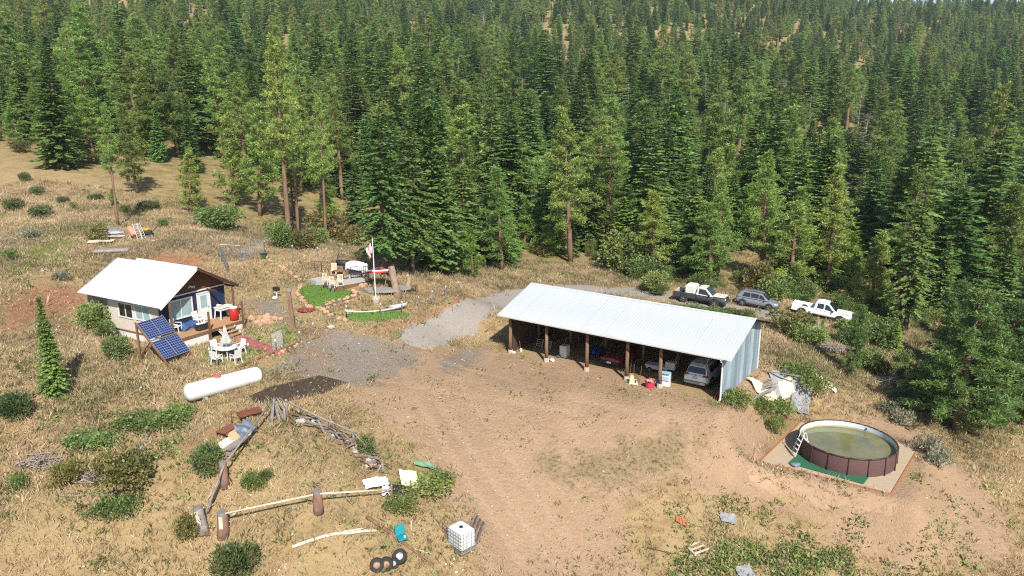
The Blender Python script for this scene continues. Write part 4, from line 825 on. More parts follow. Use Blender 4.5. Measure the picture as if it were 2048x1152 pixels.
def stripe_mat(name, c1, c2, s, axis=2):
    m = bpy.data.materials.new(name); m.use_nodes = True; N = m.node_tree.nodes; L = m.node_tree.links; b = N['Principled BSDF']; b.inputs['Roughness'].default_value = .85
    tc = N.new('ShaderNodeTexCoord'); sp = N.new('ShaderNodeSeparateXYZ'); L.new(tc.outputs['Object'], sp.inputs[0]); mm = N.new('ShaderNodeMath'); mm.operation = 'MULTIPLY'; mm.inputs[1].default_value = s; L.new(sp.outputs[axis], mm.inputs[0])
    fr = N.new('ShaderNodeMath'); fr.operation = 'FRACT'; L.new(mm.outputs[0], fr.inputs[0]); gt_ = N.new('ShaderNodeMath'); gt_.operation = 'GREATER_THAN'; gt_.inputs[1].default_value = .5; L.new(fr.outputs[0], gt_.inputs[0])
    mxx = N.new('ShaderNodeMix'); mxx.data_type = 'RGBA'; L.new(gt_.outputs[0], mxx.inputs[0]); mxx.inputs[6].default_value = (*c1,1); mxx.inputs[7].default_value = (*c2,1); L.new(mxx.outputs[2], b.inputs['Base Color']); return m
M_STRIPE = stripe_mat('red_white_stripes', srgb(232,222,214), srgb(196,90,84), 9)
sk_ = MB(); prof = [(.30,1.05),(.26,1.2),(.16,1.5),(.10,1.8),(.07,2.05),(.02,2.2)]; n = 16
sk_.add([((r_*(1.15 if j % 2 else .8))*math.cos(2*math.pi*j/n), (r_*(1.15 if j % 2 else .8))*math.sin(2*math.pi*j/n), z_) for r_, z_ in prof for j in range(n)], [(i*n+j, i*n+(j+1)%n, (i+1)*n+(j+1)%n, (i+1)*n+j) for i in range(len(prof)-1) for j in range(n)])
sk_.build('canopy', M_STRIPE, um)
for (px, py, lb) in ((437,709,'white garden chair left of the patio table'),(478,708,'white garden chair right of the patio table, back turned to the steps'),(441,724,'white garden chair left front of the patio table'),(474,726,'white garden chair right front of the patio table, nearest the tank')):
    g_ = G(px, py); dv = Vector((g_.x-tc_.x, g_.y-tc_.y)); dv.normalize(); q_ = Vector((tc_.x+dv.x*.98, tc_.y+dv.y*.98)); plastic_chair(lb, (q_.x, q_.y, h1(q_.x,q_.y)), math.atan2(-dv.y,-dv.x), 'white chairs round the patio table')
# ------------------------------------------------------------------ vehicles
def paint(name, c, rough=.3): return pm(name, c, tuple(x*.94 for x in c), 1.5, rough, 0, spec=.5, coat=.6)
M_RIM = pm('wheel_rim', srgb(176,178,180), srgb(140,142,146), 6, .35, .6)
M_PLATE = pm('number_plate', srgb(220,222,224), srgb(190,194,200), 30, .5)
M_TAIL = pm('tail_light', (.35,.012,.01), (.25,.01,.01), 5, .2, spec=.6)
M_HEAD = pm('head_light', srgb(200,206,210), srgb(170,176,180), 8, .15, spec=.7)
M_CHROME = pm('chrome', srgb(190,192,194), srgb(160,162,166), 4, .2, .9)
def ring(x, z0, z1, hw, top=.9, n=4.0, seg=16, zc=None):
    # rounded-box cross section at station x; the upper half narrows to top*hw
    pts = []
    for i in range(seg):
        a = 2*math.pi*(i+.5)/seg; c, s = math.cos(a), math.sin(a); u = math.copysign(abs(c)**(2/n), c); v = math.copysign(abs(s)**(2/n), s)
        k = 1 - (1-top)*max(0, v); pts.append((x, u*hw*k, (z0+z1)/2 + v*(z1-z0)/2))
    return pts
def loft(stations, seg=16):
    mb = MB(); vs = []
    for s in stations: vs += ring(*s[:4], **(s[4] if len(s) > 4 else {}), seg=seg)
    k = len(stations); fs = [(i*seg+j, i*seg+(j+1)%seg, (i+1)*seg+(j+1)%seg, (i+1)*seg+j) for i in range(k-1) for j in range(seg)]
    fs += [tuple(range(seg-1,-1,-1)), tuple(range((k-1)*seg, k*seg))]
    return mb.add(vs, fs)
def wheel(parent, x, y, r=.36, wd=.24, out=1):
    M = Matrix.Rotation(math.pi/2, 3, 'X'); w_ = MB(); w_.lathe([(r*.62,-wd/2),(r*.92,-wd/2),(r,-wd*.34),(r,wd*.34),(r*.92,wd/2),(r*.62,wd/2)], 22, (x,y,r), M); o = w_.build('wheel', M_RUBBER, parent, False)
    rm = MB(); rm.lathe([(r*.66,-wd*.40),(r*.66,wd*.40),(r*.5,wd*.40)], 22, (x,y,r), M); s = -1 if out < 0 else 1
    for k in range(5): a = 2*math.pi*k/5; rm.beam((x,y+s*wd*.42,r),(x+math.cos(a)*r*.62,y+s*wd*.42,r+math.sin(a)*r*.62),.07,.05)
    rm.build('rim', M_RIM, o); return o
def greenhouse(stations, mat, parent, name='cabin'):
    # stations: x, z_base, z_top, half width at base, half width at top
    mb = MB(); vs = []
    for (x, zb, zt, wb, wt) in stations:
        r_ = min(.07, (zt-zb)*.3); vs += [(x,-wb,zb),(x,-wt,zt-r_),(x,-wt+r_*1.3,zt),(x,wt-r_*1.3,zt),(x,wt,zt-r_),(x,wb,zb)]
    k = len(stations); fs = [(i*6+j, i*6+j+1, (i+1)*6+j+1, (i+1)*6+j) for i in range(k-1) for j in range(5)] + [(0,1,2,3,4,5), tuple(range(6*k-1,6*k-7,-1))]
    return mb.add(vs, fs).build(name, mat, parent)
def pane_quad(parent, pts, name='window', mat=None, th=.012):
    a, b, c, d_ = map(Vector, pts); n = (b-a).cross(d_-a).normalized(); MB().extr([a,b,c,d_], n*th).build(name, mat or M_DGLASS, parent)
def side_windows(parent, sts, cuts, lo=.18, hi=.86):
    # windows on both sides between x cuts, following the station planes
    xs = [s[0] for s in sts]
    def at(x, f, sgn):
        zb, zt, wb, wt = [np.interp(x, xs, [s[i] for s in sts]) for i in (1,2,3,4)]; q = f; return Vector((x, sgn*(wb+(wt-wb)*q+.004), zb+(zt-.05-zb)*q))
    for (x0, x1, x2, x3) in cuts:                           # bottom from x0 to x1, top from x2 to x3
        for sgn in (-1, 1):
            p = [at(x0,lo,sgn), at(x1,lo,sgn), at(x3,hi,sgn), at(x2,hi,sgn)]
            if sgn > 0: p = [p[1],p[0],p[3],p[2]]
            pane_quad(parent, p)
def suv(label, loc, rz, mat, L_=4.6, plate=None, tilt=None):
    t = thing('parked_car', label, 'car', loc, rz); h = L_/2
    body = loft([(-h,.42,.86,.70),(-h+.08,.34,.98,.84),(-h+.35,.28,1.04,.90),(-.9,.25,1.02,.92),(.4,.25,1.00,.92),(1.0,.27,.99,.91),(h-.45,.30,.92,.88),(h-.12,.36,.82,.80),(h,.44,.70,.62)]); body.build('body', mat, t, True)
    sts = [(-h+.18,.95,1.0,.80,.70),(-h+.42,.95,1.50,.82,.62),(-h+.75,.96,1.63,.84,.63),(-.2,.97,1.68,.85,.64),(.45,.97,1.60,.85,.62),(1.28,.96,1.02,.82,.70)]
    c = greenhouse(sts, mat, t)
    side_windows(t, sts, [(-1.55,-.72,-1.38,-.72),(-.64,.16,-.64,.16),(.24,.98,.24,.56)])
    pane_quad(t, [(1.22,-.70,1.035),(1.22,.70,1.035),(.56,.58,1.555),(.56,-.58,1.555)][::-1] if False else [(1.225,.70,1.05),(.565,.57,1.57),(.565,-.57,1.57),(1.225,-.70,1.05)], 'windshield')
    pane_quad(t, [(-h+.215,-.68,1.06),(-h+.40,-.56,1.46),(-h+.40,.56,1.46),(-h+.215,.68,1.06)], 'rear_window')
    for x in (-1.42, 1.36):
        for s in (-1,1):
            wheel(t, x, s*.84, .36, .24, s)
            a = MB(); M = Matrix.Rotation(math.pi/2,3,'X'); a.lathe([(.42,-.02),(.42,.02),(.30,.03)], 20, (x,s*.895,.38), M); a.build('wheel_arch', M_BLACK, t)
    MB().box((-h+.06,0,.46),(.22,1.62,.26),bev=.06).build('rear_bumper', M_STEEL if plate else mat, t); MB().box((h-.06,0,.44),(.18,1.5,.24),bev=.06).build('front_bumper', M_BLACK, t)
    for s in (-1,1):
        MB().box((-h+.12,s*.68,.97),(.14,.34,.12),bev=.03).build('tail_light', M_TAIL, t); MB().box((h-.16,s*.62,.74),(.2,.32,.12),bev=.03).build('headlight', M_HEAD, t); MB().box((.86,s*.98,1.06),(.12,.2,.13),bev=.03).build('mirror', mat, t)
        MB().box((-.2,s*.56,1.70),(1.7,.035,.04)).build('roof_rail', M_BLACK, t); MB().box((-.1,s*.915,.32),(2.2,.04,.12)).build('side_skirt', M_BLACK, t)
    p = MB().box((-h-.012,0,.80),(.02,.36,.17)).build('number_plate', plate or M_PLATE, t)
    MB().lathe([(.05,0),(.05,.012)], 12, (-h-.0,0,.96), Matrix.Rotation(math.pi/2,3,'Y')).build('emblem', M_CHROME, t)
    if tilt: t.rotation_euler = (tilt[0], tilt[1], rz)
    return t
M_BPLATE = pm('blue_number_plate', srgb(60,90,150), srgb(220,224,230), 60, .5, contrast=2)
def barn_pt(s, t_, z=0.0): return Vector((BO[0]+bu[0]*s+bv[0]*t_, BO[1]+bu[1]*s+bv[1]*t_, z))
suv('white car parked nose-in inside the right end of the barn', barn_pt(14.75,3.45,.02), BA+math.pi/2+.02, paint('white_car_paint', srgb(228,230,232)), plate=M_BPLATE)
# maroon sedan, nose out or tail out: low trunk towards the yard
t = thing('parked_car', 'dark maroon sedan parked in shade inside the middle of the barn', 'car', barn_pt(8.1,3.6,.02), BA+math.pi/2); M_MAR = paint('maroon_car_paint', srgb(104,26,36), .35); h = 2.3
loft([(-h,.40,.78,.70),(-h+.1,.32,.90,.82),(-h+.5,.27,.94,.88),(-.6,.24,.93,.89),(.7,.25,.92,.88),(h-.4,.30,.84,.84),(h-.08,.36,.74,.74),(h,.42,.64,.6)]).build('body', M_MAR, t, True)
sts = [(-1.55,.90,.93,.74,.70),(-.95,.91,1.34,.76,.56),(-.2,.92,1.40,.78,.58),(.35,.92,1.36,.78,.57),(1.15,.90,.93,.76,.66)]; greenhouse(sts, M_MAR, t); side_windows(t, sts, [(-1.15,-.32,-.85,-.32),(-.24,.72,-.24,.35)])
pane_quad(t, [(-1.52,-.62,.965),(-1.0,-.52,1.31),(-1.0,.52,1.31),(-1.52,.62,.965)], 'rear_window')
for x in (-1.4,1.4):
    for s in (-1,1): wheel(t, x, s*.78, .31, .2, s)
MB().box((-h+.02,0,.5),(.2,1.6,.22),bev=.05).build('rear_bumper', M_BLACK, t); MB().box((-h-.09,0,.52),(.02,.34,.15)).build('number_plate', M_PLATE, t)
for s in (-1,1): MB().box((-h+.07,s*.6,.74),(.14,.36,.12),bev=.03).build('tail_light', M_TAIL, t)
# pickups
def pickup(label, loc, rz, mat, mat2=None, L_=5.4, load=False, crew=.0, tilt=None):
    t = thing('pickup_truck', label, 'truck', loc, rz); h = L_/2; mat2 = mat2 or mat
    xb = -.35 - crew; wl = .06                              # the bed runs from -h to xb
    loft([(xb,.42,1.02,.90),(xb+.1,.40,1.06,.93),(.9,.40,1.05,.94),(1.3,.42,1.05,.93),(h-.25,.46,1.0,.90),(h-.06,.5,.9,.86),(h,.55,.8,.8)]).build('body', mat2, t, True)
    hd = MB(); hd.box((h-.78,0,1.055),(1.35,1.55,.05),bev=.02); hd.build('hood', mat, t)
    for s in (-1,1): MB().box(((-h+xb)/2,s*.90,.78),(xb+h,.08,.56),bev=.03).build('bed_side', mat2, t)
    MB().box(((-h+xb)/2,0,.56),(xb+h,1.74,.06)).build('bed_floor', M_BLACK, t); MB().box((-h+.04,0,.78),(.08,1.76,.54),bev=.02).build('tailgate', mat, t); MB().box((xb-.05,0,.80),(.07,1.74,.5)).build('bed_head', mat2, t)
    x0, x1 = xb+.02, 1.35; sts = [(x0,1.0,1.04,.86,.82),(x0+.12,1.0,1.72,.87,.68),(x0+.5,1.0,1.78,.88,.70),(x1-.8,1.0,1.76,.88,.69),(x1,1.0,1.05,.86,.76)]
    greenhouse(sts, mat, t); m_ = (x0+x1)/2-.05
    side_windows(t, sts, [(x0+.25,m_-.1,x0+.28,m_-.1),(m_,x1-.25,m_,x1-.75)] if crew else [(x0+.25,x1-.25,x0+.28,x1-.78)])
    pane_quad(t, [(x1-.03,.74,1.09),(x1-.76,.62,1.72),(x1-.76,-.62,1.72),(x1-.03,-.74,1.09)], 'windshield'); pane_quad(t, [(x0+.025,-.66,1.2),(x0+.095,-.58,1.62),(x0+.095,.58,1.62),(x0+.025,.66,1.2)], 'rear_window')
    for x in (-h+1.05, h-.98):
        for s in (-1,1):
            wheel(t, x, s*.87, .40, .27, s); a = MB(); a.lathe([(.47,-.02),(.47,.02),(.36,.03)], 20, (x,s*.93,.43), Matrix.Rotation(math.pi/2,3,'X')); a.build('wheel_arch', M_BLACK, t)
    MB().box((-h-.08,0,.5),(.16,1.75,.2),bev=.05).build('rear_bumper', M_CHROME, t); MB().box((h+.03,0,.56),(.2,1.75,.24),bev=.06).build('front_bumper', M_CHROME, t); MB().box((h-.0,0,.86),(.06,1.1,.24)).build('grille', M_BLACK, t)
    for s in (-1,1):
        MB().box((h-.02,s*.7,.88),(.1,.3,.2),bev=.03).build('headlight', M_HEAD, t); MB().box((-h+.03,s*.88,.82),(.1,.12,.34)).build('tail_light', M_TAIL, t); MB().box((x1-.3,s*1.04,1.14),(.1,.22,.2),bev=.03).build('mirror', M_BLACK, t)
    if tilt: t.rotation_euler = (tilt[0], tilt[1], rz)
    return t
def on_slope(px, py, px2, py2):
    a, b = G(px, py), G(px2, py2); return (a+b)/2, yaw(a, b), -math.atan2(b.z-a.z, math.hypot(b.x-a.x, b.y-a.y))
c, rz_, pt_ = on_slope(1363,600,1440,613)
W_SCUFF = pm('scuffed_white_paint', srgb(214,212,206), srgb(168,160,150), 5, .55); B_SCUFF = pm('scuffed_black_paint', (.03,.03,.033), (.07,.065,.06), 6, .5)
tr_ = pickup('old black and white pickup carrying a white tank, leftmost parked on the road', c+Vector((0,0,.05)), rz_, W_SCUFF, B_SCUFF, 5.2, tilt=(0,pt_))
tk = thing('water_tank', 'white ribbed water tank riding in the black pickup bed', 'tank', c+Vector((-.95*math.cos(rz_),-.95*math.sin(rz_),.66)), rz_)
MB().box((0,0,.62),(1.05,1.5,1.22),bev=.1).build('tank_shell', M_WHITE, tk)
for k in range(4): MB().box((0,0,.16+k*.3),(1.08,1.53,.05),bev=.02).build('rib', M_WPLAS, tk)
c, rz_, pt_ = on_slope(1480,607,1548,620); suv('grey metallic car parked in the middle of the road row', c+Vector((0,0,.04)), rz_, paint('grey_car_paint', srgb(112,116,122)), 4.5, tilt=(0,pt_)).scale = (.93,.95,.93)
c, rz_, pt_ = on_slope(1600,628,1682,646); pickup('white pickup with black bed parked last in the road row', c+Vector((0,0,.05)), rz_, paint('white_truck_paint', srgb(232,234,236)), None, 5.5, crew=.35, tilt=(0,pt_))
# ------------------------------------------------------------------ things stored in the barn
def wheelbarrow(label, loc, rz):
    t = thing('wheelbarrow', label, 'wheelbarrow', loc, rz); M_TUB = pm('tan_barrow_tray', srgb(214,196,158), srgb(190,170,132), 4, .6)
    def fn(u, v):
        a = (u-.5)*2; b = (v-.5)*2; return Vector((.26 + (.10*abs(a)**3 + .10*abs(b)**4)*2 - .22, a*.36*(1-.28*max(0,b)), .45 + b*.42))
    MB().grid(fn, 8, 8).build('tray', M_TUB, t, True)
    for s in (-1,1): MB().tube([(-.02,s*.24,.06),(-.12,s*.25,.5),(-.2,s*.29,1.35)], .02, 6).build('handle', M_OLDWOOD, t)
    wheel(t, -.05, 0, .18, .09); return t
wheelbarrow('tan wheelbarrow tipped up against a barn post', barn_pt(11.1,-.35,.0), BA-math.pi/2)
t = thing('toy_tub', 'red plastic tub full of bright toys at the foot of a barn post', 'tub', barn_pt(12.15,-.35,.0), BA)
MB().lathe([(.28,0),(.36,.40),(.40,.44),(.38,.45),(.33,.40),(.26,.1)], 16).build('tub', pm('pink_red_plastic', srgb(206,70,84), srgb(180,56,72), 3, .45), t)
for k, (cc, nm_) in enumerate((((.8,.2,.03),'orange'),((.05,.15,.5),'blue'),((.5,.03,.04),'red'),((.55,.25,.6),'violet'),((.8,.3,.05),'amber'))): MB().stone((.17*math.cos(k*1.3),.17*math.sin(k*1.3),.42+.03*k),.13,.8,k).build('toy', pm('toy_'+nm_, cc, cc, 2, .5), t)
t = thing('play_kitchen', 'white and lilac toy playset standing behind a barn post', 'toy', barn_pt(12.95,.55,.0), BA+.2)
MB().box((0,0,.5),(.62,.4,1.0),bev=.03).build('back_panel', M_WPLAS, t); MB().box((.0,-.24,.62),(.5,.1,.3),bev=.02).build('oven_door', pm('lilac_plastic', srgb(170,150,200), srgb(150,190,210), 4, .5), t); MB().box((0,-.22,1.06),(.64,.3,.08)).build('shelf', pm('pale_blue_plastic', srgb(140,190,214), srgb(120,170,200), 4, .5), t)
t = thing('ball', 'blue ball beside the toy playset in the barn', 'ball', barn_pt(12.45,.3,.25)); MB().lathe([(.02,-.25),(.13,-.21),(.22,-.12),(.25,0),(.22,.12),(.13,.21),(.02,.25)], 16).build('shell', pm('blue_ball', srgb(96,110,190), srgb(120,120,200), 2, .5), t, True)
t = thing('utility_cart', 'white boxy utility cart in the dark barn bay', 'cart', barn_pt(11.3,2.9,.0), BA+.1)
MB().extr([(-.9,-.4,.55),(.9,-.4,.55),(.75,-.4,.28),(-.75,-.4,.28)], (0,.8,0)).build('tray', M_WHITE, t); MB().box((.95,0,.66),(.7,.5,.55)).build('box', M_WPLAS, t)
for x in (-.5,.5):
    for s in (-1,1): wheel(t, x, s*.42, .2, .1, s)
t = thing('white_bin', 'tall white plastic bin in the left barn bay', 'bin', barn_pt(3.95,1.75,.0), BA); MB().box((0,0,.48),(.62,.62,.95),bev=.05).build('bin_body', M_WPLAS, t); MB().beam((-.1,0,.9),(.1,.15,1.6),.05,.05).build('stick', M_OLDWOOD, t); MB().stone((-.32,-.4,.12),.2,.6,4).build('blue_bag', M_BLUE, t)
for k, s in enumerate((1.55,2.35)):
    t = thing('folding_chair', ('left' if k == 0 else 'right') + ' folding aluminium lawn chair inside the first barn bay', 'chair', barn_pt(s,1.7,0), BA, 'aluminium lawn chairs'); 
    for sy in (-1,1): MB().tube([(sy*.27,-.3,0),(sy*.27,.05,.42),(sy*.27,.32,1.0)], .016, 6).build('frame', M_ALU, t); MB().tube([(sy*.27,.3,0),(sy*.27,-.25,.42)], .016, 6).build('leg', M_ALU, t)
    for z_ in (.45,.6,.75,.9): MB().beam((-.27,.05+.27*(z_-.42)/.58,z_),(.27,.05+.27*(z_-.42)/.58,z_),.03,.02).build('slat', M_ALU, t)
for k, (s, lb) in enumerate(((9.75,'leftmost of the three rakes leaning in the barn'),(9.95,'middle one of the three rakes leaning in the barn'),(10.2,'rightmost of the three rakes leaning in the barn'))):
    t = thing('garden_rake', lb, 'rake', barn_pt(s,.55,0), BA+.1*k, 'rakes leaning in the barn'); MB().tube([(0,-.1,.03),(0,.35,1.5)], .018, 6).build('handle', M_OLDWOOD, t); MB().box((0,-.1,.04),(.32,.04,.06)).build('head', M_RUST, t)
t = thing('shovel', 'long-handled shovel leaning at the left barn post', 'shovel', barn_pt(.45,.75,0), BA); MB().tube([(.0,0,.3),(-.35,.1,1.6)], .02, 6).build('handle', M_OLDWOOD, t); MB().box((.05,0,.16),(.22,.04,.32),bev=.015).build('blade', M_WPLAS, t)
for k, (s, t_, r_, lb) in enumerate(((.25,.1,.16,'white rock at the foot of the left barn post'),(3.75,.25,.2,'white plastic jug lying behind the second barn post'))): tag(MB().stone((0,0,r_*.6),r_,.75,k).build('white_rock' if k == 0 else 'plastic_jug', M_WPLAS, None, False, barn_pt(s,t_,0)), lb, 'rock' if k == 0 else 'jug')
t = thing('quad_bike', 'blue quad bike parked in the dark second barn bay', 'quad bike', barn_pt(6.0,3.0,0), BA-1.3); M_QB = pm('blue_plastic', srgb(50,86,170), srgb(40,70,150), 3, .4)
MB().box((0,0,.62),(1.5,.34,.22),bev=.08).build('body', M_QB, t); MB().box((-.2,0,.80),(.7,.3,.12),bev=.05).build('seat', M_BLACK, t); MB().tube([(.45,-.38,1.02),(.4,0,.95),(.45,.38,1.02)], .02, 6).build('handlebar', M_BLACK, t)
for x in (-.6,.6):
    for s in (-1,1): wheel(t, x, s*.42, .27, .22, s); MB().box((x,s*.42,.62),(.6,.3,.05),bev=.02).build('fender', M_QB, t)
t = thing('workbench', 'cluttered workbench along the left back of the barn', 'workbench', barn_pt(2.0,5.5,0), BA); MB().box((0,0,.85),(2.6,.8,.06)).build('top', M_OLDWOOD, t); MB().box((-.4,0,1.02),(1.2,.5,.26)).build('crate', M_GREYBD, t)
for x in (-1.2,1.2):
    for y in (-.33,.33): MB().box((x,y,.41),(.09,.09,.82)).build('leg', M_OLDWOOD, t)
t = thing('iron_bar', 'red iron bar leaning inside the right barn corner', 'bar', barn_pt(16.8,.25,0)); MB().tube([(-.25,.1,.0),(.12,-.15,.95)], .035, 6).build('rod', M_REDP, t)
# ------------------------------------------------------------------ propane tank
a, b = G(392,803), G(505,762); tc2 = (a+b)/2; L2 = 4.6; rad = .52
t = thing('propane_tank', 'long white propane tank lying in the dry grass', 'tank', (tc2.x, tc2.y, min(a.z,b.z)-.02), yaw(a,b))
prof = [(.02,-L2/2)] + [(rad*math.sin(q), -L2/2+rad*.62*(1-math.cos(q))) for q in np.linspace(.3,math.pi/2,6)] + [(rad*math.sin(q), L2/2-rad*.62*(1-math.cos(q))) for q in np.linspace(math.pi/2,.3,6)] + [(.02,L2/2)]
MB().lathe(prof, 28, (0,0,.66), Matrix.Rotation(math.pi/2,3,'Y')).build('shell', M_WHITE, t, True)
MB().lathe([(.19,1.10),(.20,1.2),(.17,1.3),(.08,1.33)], 16, (-.35,0,0)).build('valve_dome', pm('faded_red_paint', srgb(190,92,92), srgb(168,74,76), 4, .6), t, True)
for x in (-1.3,1.3): MB().box((x,0,.1),(.22,.8,.36)).build('saddle', M_CONC, t)
# ------------------------------------------------------------------ swimming pool
pc = Vector((POOLC[0], POOLC[1], -2.7)); PR, PH = 2.86, 1.19
pool = thing('swimming_pool', 'round above-ground pool with brown wicker-print wall and greenish water', 'pool', pc)
def wicker():
    m = pm('brown_wicker_print', srgb(104,76,72), srgb(80,58,58), 14, .7, bump=.2, stretch=(1,1,3)); return m
n = 48; NW = 16
for k in range(NW):
    a0, a1 = 2*math.pi*k/NW, 2*math.pi*(k+1)/NW; mb = MB(); nn = 4
    mb.grid(lambda u, v: (PR*math.cos(a0+(a1-a0)*u)*(1+.012*math.sin(v*math.pi)), PR*math.sin(a0+(a1-a0)*u)*(1+.012*math.sin(v*math.pi)), v*(PH-.04)), nn, 4).build('wall_panel', wicker(), pool, True)
    am = a0; MB().tube([((PR+.07)*math.cos(am),(PR+.07)*math.sin(am),-.02),((PR+.03)*math.cos(am),(PR+.03)*math.sin(am),PH-.02)], .035, 6).build('upright', pm('dark_brown_steel', srgb(70,50,46), srgb(56,40,38), 6, .5), pool)
    MB().tube([((PR+.0)*math.cos(a0+(a1-a0)*q), (PR+.0)*math.sin(a0+(a1-a0)*q), PH-.03) for q in (0.02,.25,.5,.75,.98)], .05, 8).build('top_rail', MATS['dark_brown_steel'], pool, True)
M_LINER = pm('pale_pool_liner', srgb(208,218,228), srgb(186,198,210), 1.5, .5); M_LINER2 = pm('stained_pool_liner', srgb(182,176,132), srgb(150,146,104), 2, .6)
def cyl(r0, r1, z0, z1, m_, nm): MB().grid(lambda u, v: ((r0+(r1-r0)*v)*math.cos(-2*math.pi*u), (r0+(r1-r0)*v)*math.sin(-2*math.pi*u), z0+(z1-z0)*v), 48, 2).build(nm, m_, pool, True)
cyl(PR-.045, PR-.04, .86, PH-.04, M_LINER, 'liner'); cyl(PR-.05, PR-.045, .45, .86, M_LINER2, 'liner_stain')
def water_mat():
    m = bpy.data.materials.new('murky_water'); m.use_nodes = True; N = m.node_tree.nodes; L = m.node_tree.links; b = N['Principled BSDF']; b.inputs['Roughness'].default_value = .06; b.inputs['Specular IOR Level'].default_value = .5
    tc = N.new('ShaderNodeTexCoord'); nz = N.new('ShaderNodeTexNoise'); nz.inputs['Scale'].default_value = .9; nz.inputs['Detail'].default_value = 4; L.new(tc.outputs['Object'], nz.inputs[0]); rp = N.new('ShaderNodeValToRGB')
    rp.color_ramp.elements[0].position = .3; rp.color_ramp.elements[1].position = .7; rp.color_ramp.elements[0].color = (*srgb(88,88,60),1); rp.color_ramp.elements[1].color = (*srgb(112,108,72),1); L.new(nz.outputs[0], rp.inputs[0]); L.new(rp.outputs[0], b.inputs['Base Color'])
    n2 = N.new('ShaderNodeTexNoise'); n2.inputs['Scale'].default_value = 5; L.new(tc.outputs['Object'], n2.inputs[0]); bp = N.new('ShaderNodeBump'); bp.inputs['Strength'].default_value = .03; L.new(n2.outputs[0], bp.inputs['Height']); L.new(bp.outputs[0], b.inputs['Normal']); return m
w_ = MB(); w_.add([((PR-.05)*math.cos(2*math.pi*j/48),(PR-.05)*math.sin(2*math.pi*j/48),.74) for j in range(48)], [tuple(range(48))]); w_.build('water', water_mat(), pool)
ang = math.atan2(-pc.y, -pc.x) - .62
MB().lathe([(.07,-.02),(.07,.03),(.02,.05)], 12, ((PR-.09)*math.cos(.72), (PR-.09)*math.sin(.72), .98), Matrix.Rotation(math.pi/2,3,'Y')).build('skimmer', M_BLACK, pool)
# ladder over the near left rim
lp = G(1604,912); la = math.atan2(lp.y-pc.y, lp.x-pc.x); lad = thing('pool_ladder', 'white A-frame ladder straddling the pool rim', 'ladder', (pc.x+PR*math.cos(la), pc.y+PR*math.sin(la), -2.7), la)
for s in (-1,1):
    MB().tube([(.52,s*.26,.03),(.14,s*.24,1.28),(.06,s*.23,1.62),(-.02,s*.23,1.72),(-.10,s*.23,1.62),(-.18,s*.24,1.25),(-.42,s*.26,.35)], .026, 8).build('side_rail', M_WPLAS, lad)
for z_ in (.26,.54,.82,1.10): x = .52-.38*(z_-.03)/1.25; MB().box((x+.02,0,z_),(.13,.48,.035)).build('rung', M_WPLAS, lad)
for z_ in (.8,1.08): x = -.18-.24*(1.25-z_)/.9; MB().box((x-.02,0,z_),(.13,.48,.035)).build('rung', M_WPLAS, lad)
# pad with timber kerb, green mat
padr = yaw(PAD[0], PAD[1]); pad = thing('pool_pad', 'pale sand pad framed with reddish timber boards under the pool', 'platform', (PAD[0][0], PAD[0][1], -2.7), padr)
PQ = [Vector((0,0,0)), Vector((PLA,0,0)), Vector((PLA+PSH,PLB,0)), Vector((PSH,PLB,0))]
MB().extr([(p.x,p.y,-.08) for p in PQ], (0,0,.10)).build('sand_bed', pm('pad_sand', srgb(172,154,130), srgb(158,140,116), 3, .95, bump=.2), pad)
M_TIMB = pm('red_brown_timber', srgb(176,112,78), srgb(146,88,60), 5, .8, stretch=(.3,3,3))
for k in range(4):
    A, B = PQ[k], PQ[(k+1) % 4]; d_ = (B-A).normalized(); n_ = Vector((d_.y,-d_.x,0))*.045; MB().beam(A+n_-d_*(.08 if k % 2 == 0 else 0)+Vector((0,0,(-.08,-.04,-.02,-.04)[k])), B+n_+d_*(.08 if k % 2 == 0 else 0)+Vector((0,0,(-.08,-.04,-.02,-.04)[k])), .07, (.30,.22,.16,.22)[k]).build('kerb_board', M_TIMB, pad)
gc = [onz(*p,-2.64) for p in ((1576,926),(1600,905),(1745,945),(1727,968))]; tag(MB().extr([(q[0],q[1],-2.645) for q in gc], (0,0,.018)).build('green_mat', pm('green_turf_mat', srgb(44,100,70), srgb(36,84,60), 8, .95)), 'green turf mat under the near side of the pool', 'mat')
tag(MB().stone((0,0,.1),.26,.35,5).stone((.22,.1,.08),.16,.4,6).build('grey_bag', pm('grey_tarp', srgb(128,134,144), srgb(96,102,112), 5, .7), None, False, G(1590,933)+Vector((0,0,.04))), 'crumpled grey bag on the pool pad below the ladder', 'bag')
# ------------------------------------------------------------------ debris on the bank between barn and pool
def sheet(name, label, cat, px, py, sx, sy, rz, mat, crump=.08, lift=.1, tilt=(0,0), seed=0, nx=14, ny=10, group=None):
    R = random.Random(seed); ph = [R.uniform(0,6) for _ in range(6)]; g = G(px, py); edge = [R.uniform(.92,1.04) for _ in range(40)]; c_, s_ = math.cos(rz), math.sin(rz)
    def fn(u, v):
        e1 = edge[int(u*19)]; e2 = edge[20+int(v*19)]; x = (u-.5)*sx*e2; y = (v-.5)*sy*e1
        X = c_*x - s_*y; Y = s_*x + c_*y; zz_ = h1(g.x+X, g.y+Y)-g.z
        return (X, Y, zz_ + lift + crump*(.8*math.sin(u*6+ph[0])*math.sin(v*5+ph[1]) + .35*math.sin(u*11+v*8+ph[2])) + tilt[0]*x + tilt[1]*y)
    mb = MB(); mb.grid(fn, nx, ny); o = mb.build(name, mat, None, False, g); md = o.modifiers.new('thick', 'SOLIDIFY'); md.thickness = .03
    return tag(o, label, cat, group)
M_TARPW = pm('dirty_white_tarp', srgb(232,226,214), srgb(206,196,178), 3, .8, bump=.3); M_TARPB = pm('blue_grey_tarp', srgb(146,146,146), srgb(116,117,120), 4, .7, bump=.4)
